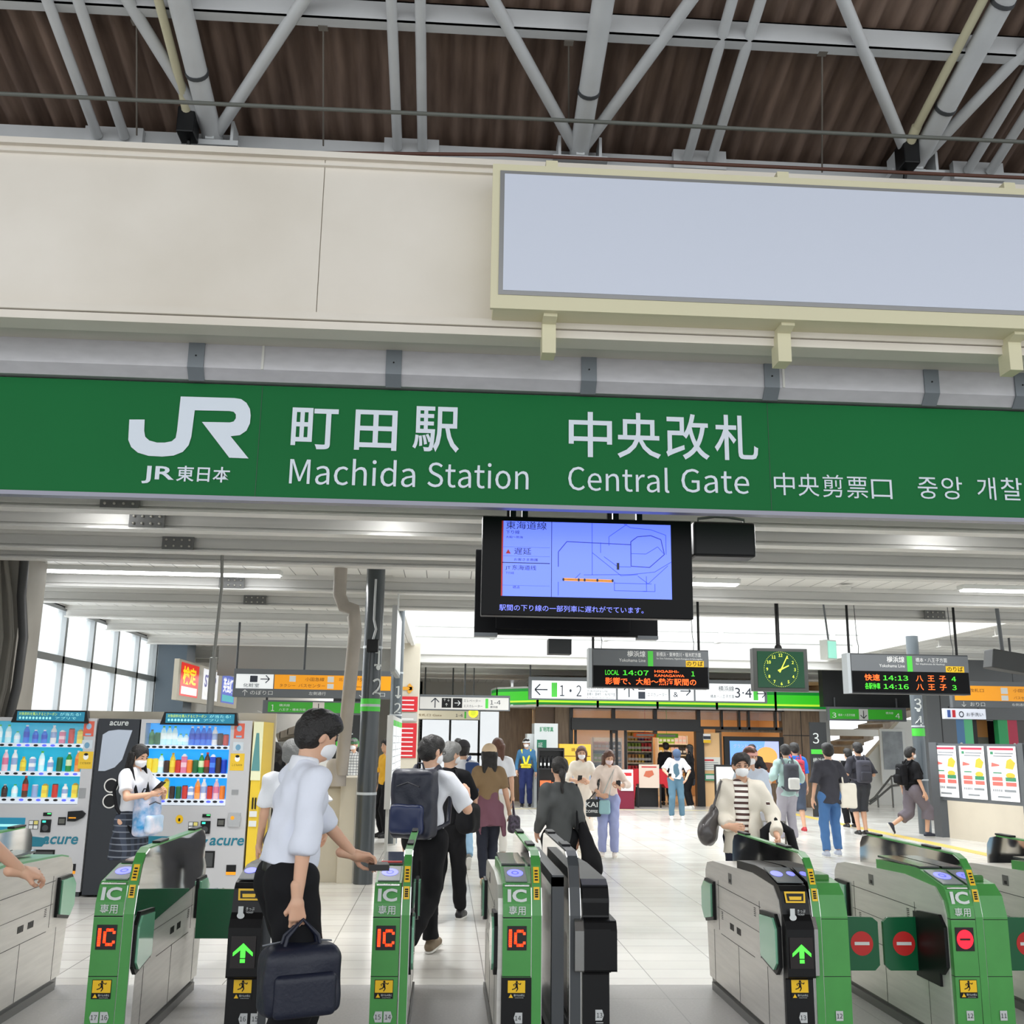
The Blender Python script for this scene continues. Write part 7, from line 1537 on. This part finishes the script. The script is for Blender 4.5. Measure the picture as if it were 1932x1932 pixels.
# 16 striped shirt woman
CARD = cloth((222, 214, 200)); STRP = stripemat('striped_cloth', (240, 236, 228), (84, 60, 56), 2, 19, .55)
P = person('woman in a cream open cardigan over a brown striped shirt, with glasses and mask', *wxy(1400, 9.3), 160, 1.56, .0115, female=True, head=(12, -4), wr=[(-.32, .2, .98), (.1, .24, 1.04)], elbow=[(-.4, -1, -.3), (.6, -1, -.5)], hdir=[(-.3, .7, -.6), (-.9, .4, 0)], curl=(1.1, .8),
           top=(STRP, 1.0, .92, .01, 'striped_shirt'), jacket=(CARD, 1.88, .78, .05), bottom=('trousers', cloth((26, 30, 50))), shoes=SHB, hair=('short', HAIRB), mask=MASKW, glasses=True)
tote(P, 'big dark grey leather shoulder bag of the woman in the cream cardigan', [((.26, .03, 1.15), (.33, .13, .98), .07, .13, .7), ((.26, .0, 1.15), (.33, -.05, .96), .07, .13, .7)], .05, mat('grey_leather', (70, 66, 66), .35, coat=.2), [(.27, -.06, 1.2), (.2, -.04, 1.46), (.19, .06, 1.45), (.27, .1, 1.2)], sr=.012)
t = thing('suitcase', 'black suitcase with a pull handle beside the woman in the cream cardigan', 'suitcase', (*wxy(1458, 9.15), 0))
mb = MB(BLK); mb.box(-.16, .16, -.1, .12, .05, .74); mb.build('shell', t, bevel=.03)
mb = MB(cm((150, 146, 136), .3, metal=.8)); mb.path([(-.1, 0, .7), (-.1, 0, 1.0), (.1, 0, 1.0), (.1, 0, .7)], .009, 8); mb.path([(-.1, -.105, .1), (-.1, -.105, .62)], .008); mb.path([(.08, -.105, .1), (.08, -.105, .62)], .008); mb.build('handle', t)
for q in (-.12, .12): mb = MB(BLACK); mb.lathe([(.03, -.01), (.03, .01)], (q, 0, .03), 14, None, 'x'); mb.build('wheel', t)
mb = MB(BLK); mb.path([(-.1, -.04, .7), (-.1, -.04, .92), (0, -.04, 1.0), (.12, -.04, .92), (.22, -.04, .5)], .04, 10); mb.build('draped_strap', t)
# 17 person behind with pink hat
P = person('person in pale blue wearing a pink cap and white mask just behind the cardigan woman', *wxy(1418, 12.5), 165, 1.6, .0135, female=True, top=(cloth((206, 216, 232)), 1.5, .92, .03), bottom=('trousers', cloth((180, 180, 186))), shoes=SHW, hair=('short', HAIRN, 'cap', cloth((226, 170, 160))), mask=MASKW)
# 18 person in black by the screen
P = person('person in black with a lanyard standing in front of the digital screen', *wxy(1422, 23.5), 150, 1.64, .018, wr=[(-.3, .25, 1.0), (.3, .25, 1.05)], top=(BLK, 1.0, .9, .03), bottom=('trousers', BLK, .01), shoes=SHB, hair=('short', HAIRB))
# 19 mint shirt
P = person('person in a loose mint shirt and grey trousers with a grey and white backpack', *PX(1490, 1592), 5, 1.65, .0145, head=(-15, -16), wr=[(-.3, .1, 1.0), (.2, .25, 1.1)], top=(cloth((176, 204, 200)), 1.25, .82, .06), bottom=('trousers', cloth((172, 168, 178)), .01), shoes=SHW, hair=('short', HAIRB))
backpack(P, 'grey and white backpack on the person in the mint shirt', cloth((74, 76, 84)), cloth((222, 222, 218)), .13, .24, .07, 1.14, .013)
# 20 blue shirt
P = person('person in a bright blue shirt and dark shorts with a pink backpack', *wxy(1503, 20.6), 0, 1.68, .0155, ank=[(-.1, .1, .085), (.1, -.1, .085)], top=(mat('blue_fade', (40, 110, 210), .8), .95, .9, .02), bottom=('shorts', cloth((70, 80, 98)), .02, .2), shoes=cm((186, 50, 60), .6), hair=('short', HAIRB))
backpack(P, 'pink backpack on the person in the bright blue shirt', cloth((190, 60, 80)), cloth((196, 40, 60)), .12, .19, .06, 1.2, .014)
# 21 dark shirt with tote
P = person('man in a loose dark grey shirt and blue jeans carrying a white cloth tote', *PX(1572, 1616), 0, 1.67, .0135, wr=[(-.26, .05, .85), (.3, .06, .86)], ank=[(-.13, -.1, .085), (.13, .1, .085)], top=(cloth((54, 54, 62)), 1.0, .8, .05), bottom=('trousers', cloth((70, 112, 164)), .004), shoes=cm((180, 186, 200), .6), hair=('short', HAIRB, 'hat0', HAIRB) if False else ('short', HAIRB))
tote(P, 'white cloth tote bag on the right shoulder of the man in the dark grey shirt', [((.27, -.05, .92), (.13, .06, .19))], .03, cloth((236, 230, 216)), [(.2, -.05, 1.1), (.17, -.03, 1.46), (.2, .03, 1.43), (.3, -.02, 1.1)], name='tote_bag', sr=.014)
# 22 black with puma-like backpack
P = person('man in a black T-shirt and black shorts with bare legs and a dark grey backpack', *PX(1628, 1576), 3, 1.70, .015, ank=[(-.07, 0, .085), (.07, 0, .085)], wr=[(-.2, .2, 1.1), (.2, .2, 1.1)], top=(cloth((48, 48, 56)), .95, .92, .04, 't_shirt'), bottom=('shorts', cloth((52, 54, 60)), .02, .15), shoes=SHB, hair=('short', HAIRB))
t = backpack(P, 'dark grey backpack with a white leaping mark on the man in black shorts', cloth((66, 66, 76)), cloth((54, 54, 62)), .14, .21, .07, 1.18, .0135)
mb = MB(WHITE); y0 = -.085
mb.poly([(-.06, y0, .075), (.05, y0, .085), (.05, y0, .115), (.0, y0, .11), (-.06, y0, .1)]); mb.poly([(.0, y0, .11), (.05, y0, .12), (.09, y0, .095), (.05, y0, .15), (0, y0, .145)]); mb.build('white_mark', t)
P = person('person in loose black clothes beside the man in black shorts', *wxy(1604, 21.6), 10, 1.58, .016, wr=[(-.2, .2, 1.0), (.2, .2, 1.0)], top=(BLK, 1.2, .85, .05), bottom=('trousers', BLK, .01), shoes=SHB, hair=('short', HAIRB))
# 23 striding man
P = person('man in a black T-shirt and grey cropped trousers striding right with a black backpack', *wxy(1722, 19.6), -82, 1.68, .0145, ank=[(-.08, -.42, .22), (.08, .2, .09)], toe=[(0, .5, -.85), None], hipz=.88, wr=[(-.24, -.05, .85), (.24, .1, .82)], top=(BLK, .95, .9, .04, 't_shirt'), bottom=('shorts', cloth((112, 104, 112)), .03, .45), shoes=cm((40, 44, 60), .5), hair=('short', HAIRB), mask=MASKW)
backpack(P, 'black backpack on the man striding right', BLK, BLK, .13, .2, .07, 1.2, .014)
# 24 schoolgirl
PLD = stripemat('plaid', (34, 40, 52), (52, 60, 76), 0, 16, .5, (112, 118, 128), 16, 2)
P = person('schoolgirl in a white blouse and plaid skirt before the vending machines', *wxy(252, 10.75), -118, 1.56, .011, female=True, head=(-8, -20), wr=[(-.10, .33, 1.2), (.08, .33, 1.2)], elbow=[(-1, -.3, -.8), (1, -.3, -.8)], hdir=[(.5, .5, .6), (-.5, .6, .5)], curl=(.9, .9), top=(WS, .75, .96, .02, 'blouse'), bottom=('skirt', PLD, .02, .52), shoes=SHB, hair=('long', HAIRB), mask=MASKW)
phone(P, 1, 'phone in the hands of the schoolgirl', off=(-.03, .06, .08))
TIE = mat('tie_dye', (226, 222, 236), .6, noise=(9, .9, (1, 1, 1), (40, 140, 196)))
backpack(P, 'blue and white tie dyed backpack worn on the chest of the schoolgirl', TIE, mat('tie_dye2', (232, 226, 236), .6, noise=(7, .5, (1, 1, 1), (120, 180, 214))), .15, .22, .08, .98, .01, BLK, front=True)
# 25-27 small figures on the left
P = person('dark haired person in black with a red bag far left by the stairs', *wxy(514, 14.5), 30, 1.58, .016, female=True, top=(BLK, 1.8, .9, .02), bottom=('trousers', BLK), hair=('long', HAIRB))
tote(P, 'red bag on the dark haired person by the left stairs', [((.2, -.12, 1.1), (.1, .06, .14))], .03, cm((170, 24, 40), .6), [(.15, -.1, 1.2), (.1, 0, 1.46), (.25, .05, 1.2)], res=.016)
CHK = stripemat('checked', (226, 226, 224), (90, 92, 98), 0, 18, .85, (100, 102, 108), 18, 2)
P = person('man in a checked shirt and white mask between the drain pipe and the thick column', *wxy(663, 20.9), 160, 1.64, .016, top=(CHK, .9, .92, .03), bottom=('trousers', cloth((120, 120, 118))), shoes=SHB, hair=('short', HAIRG, 'cap', cm((60, 110, 70), .7)), mask=MASKW)
P = person('person in a yellow top behind the thick column', *wxy(727, 18.6), 120, 1.64, .018, top=(cm((226, 170, 40), .8), .9, .92, .03), bottom=('trousers', BLK), hair=('short', HAIRB))
P = person('distant person in grey near the bright corridor windows', *wxy(862, 25), 0, 1.68, .02, top=(cloth((120, 116, 112)), 1.8, .9, .02), bottom=('trousers', BLK), hair=('short', HAIRB))
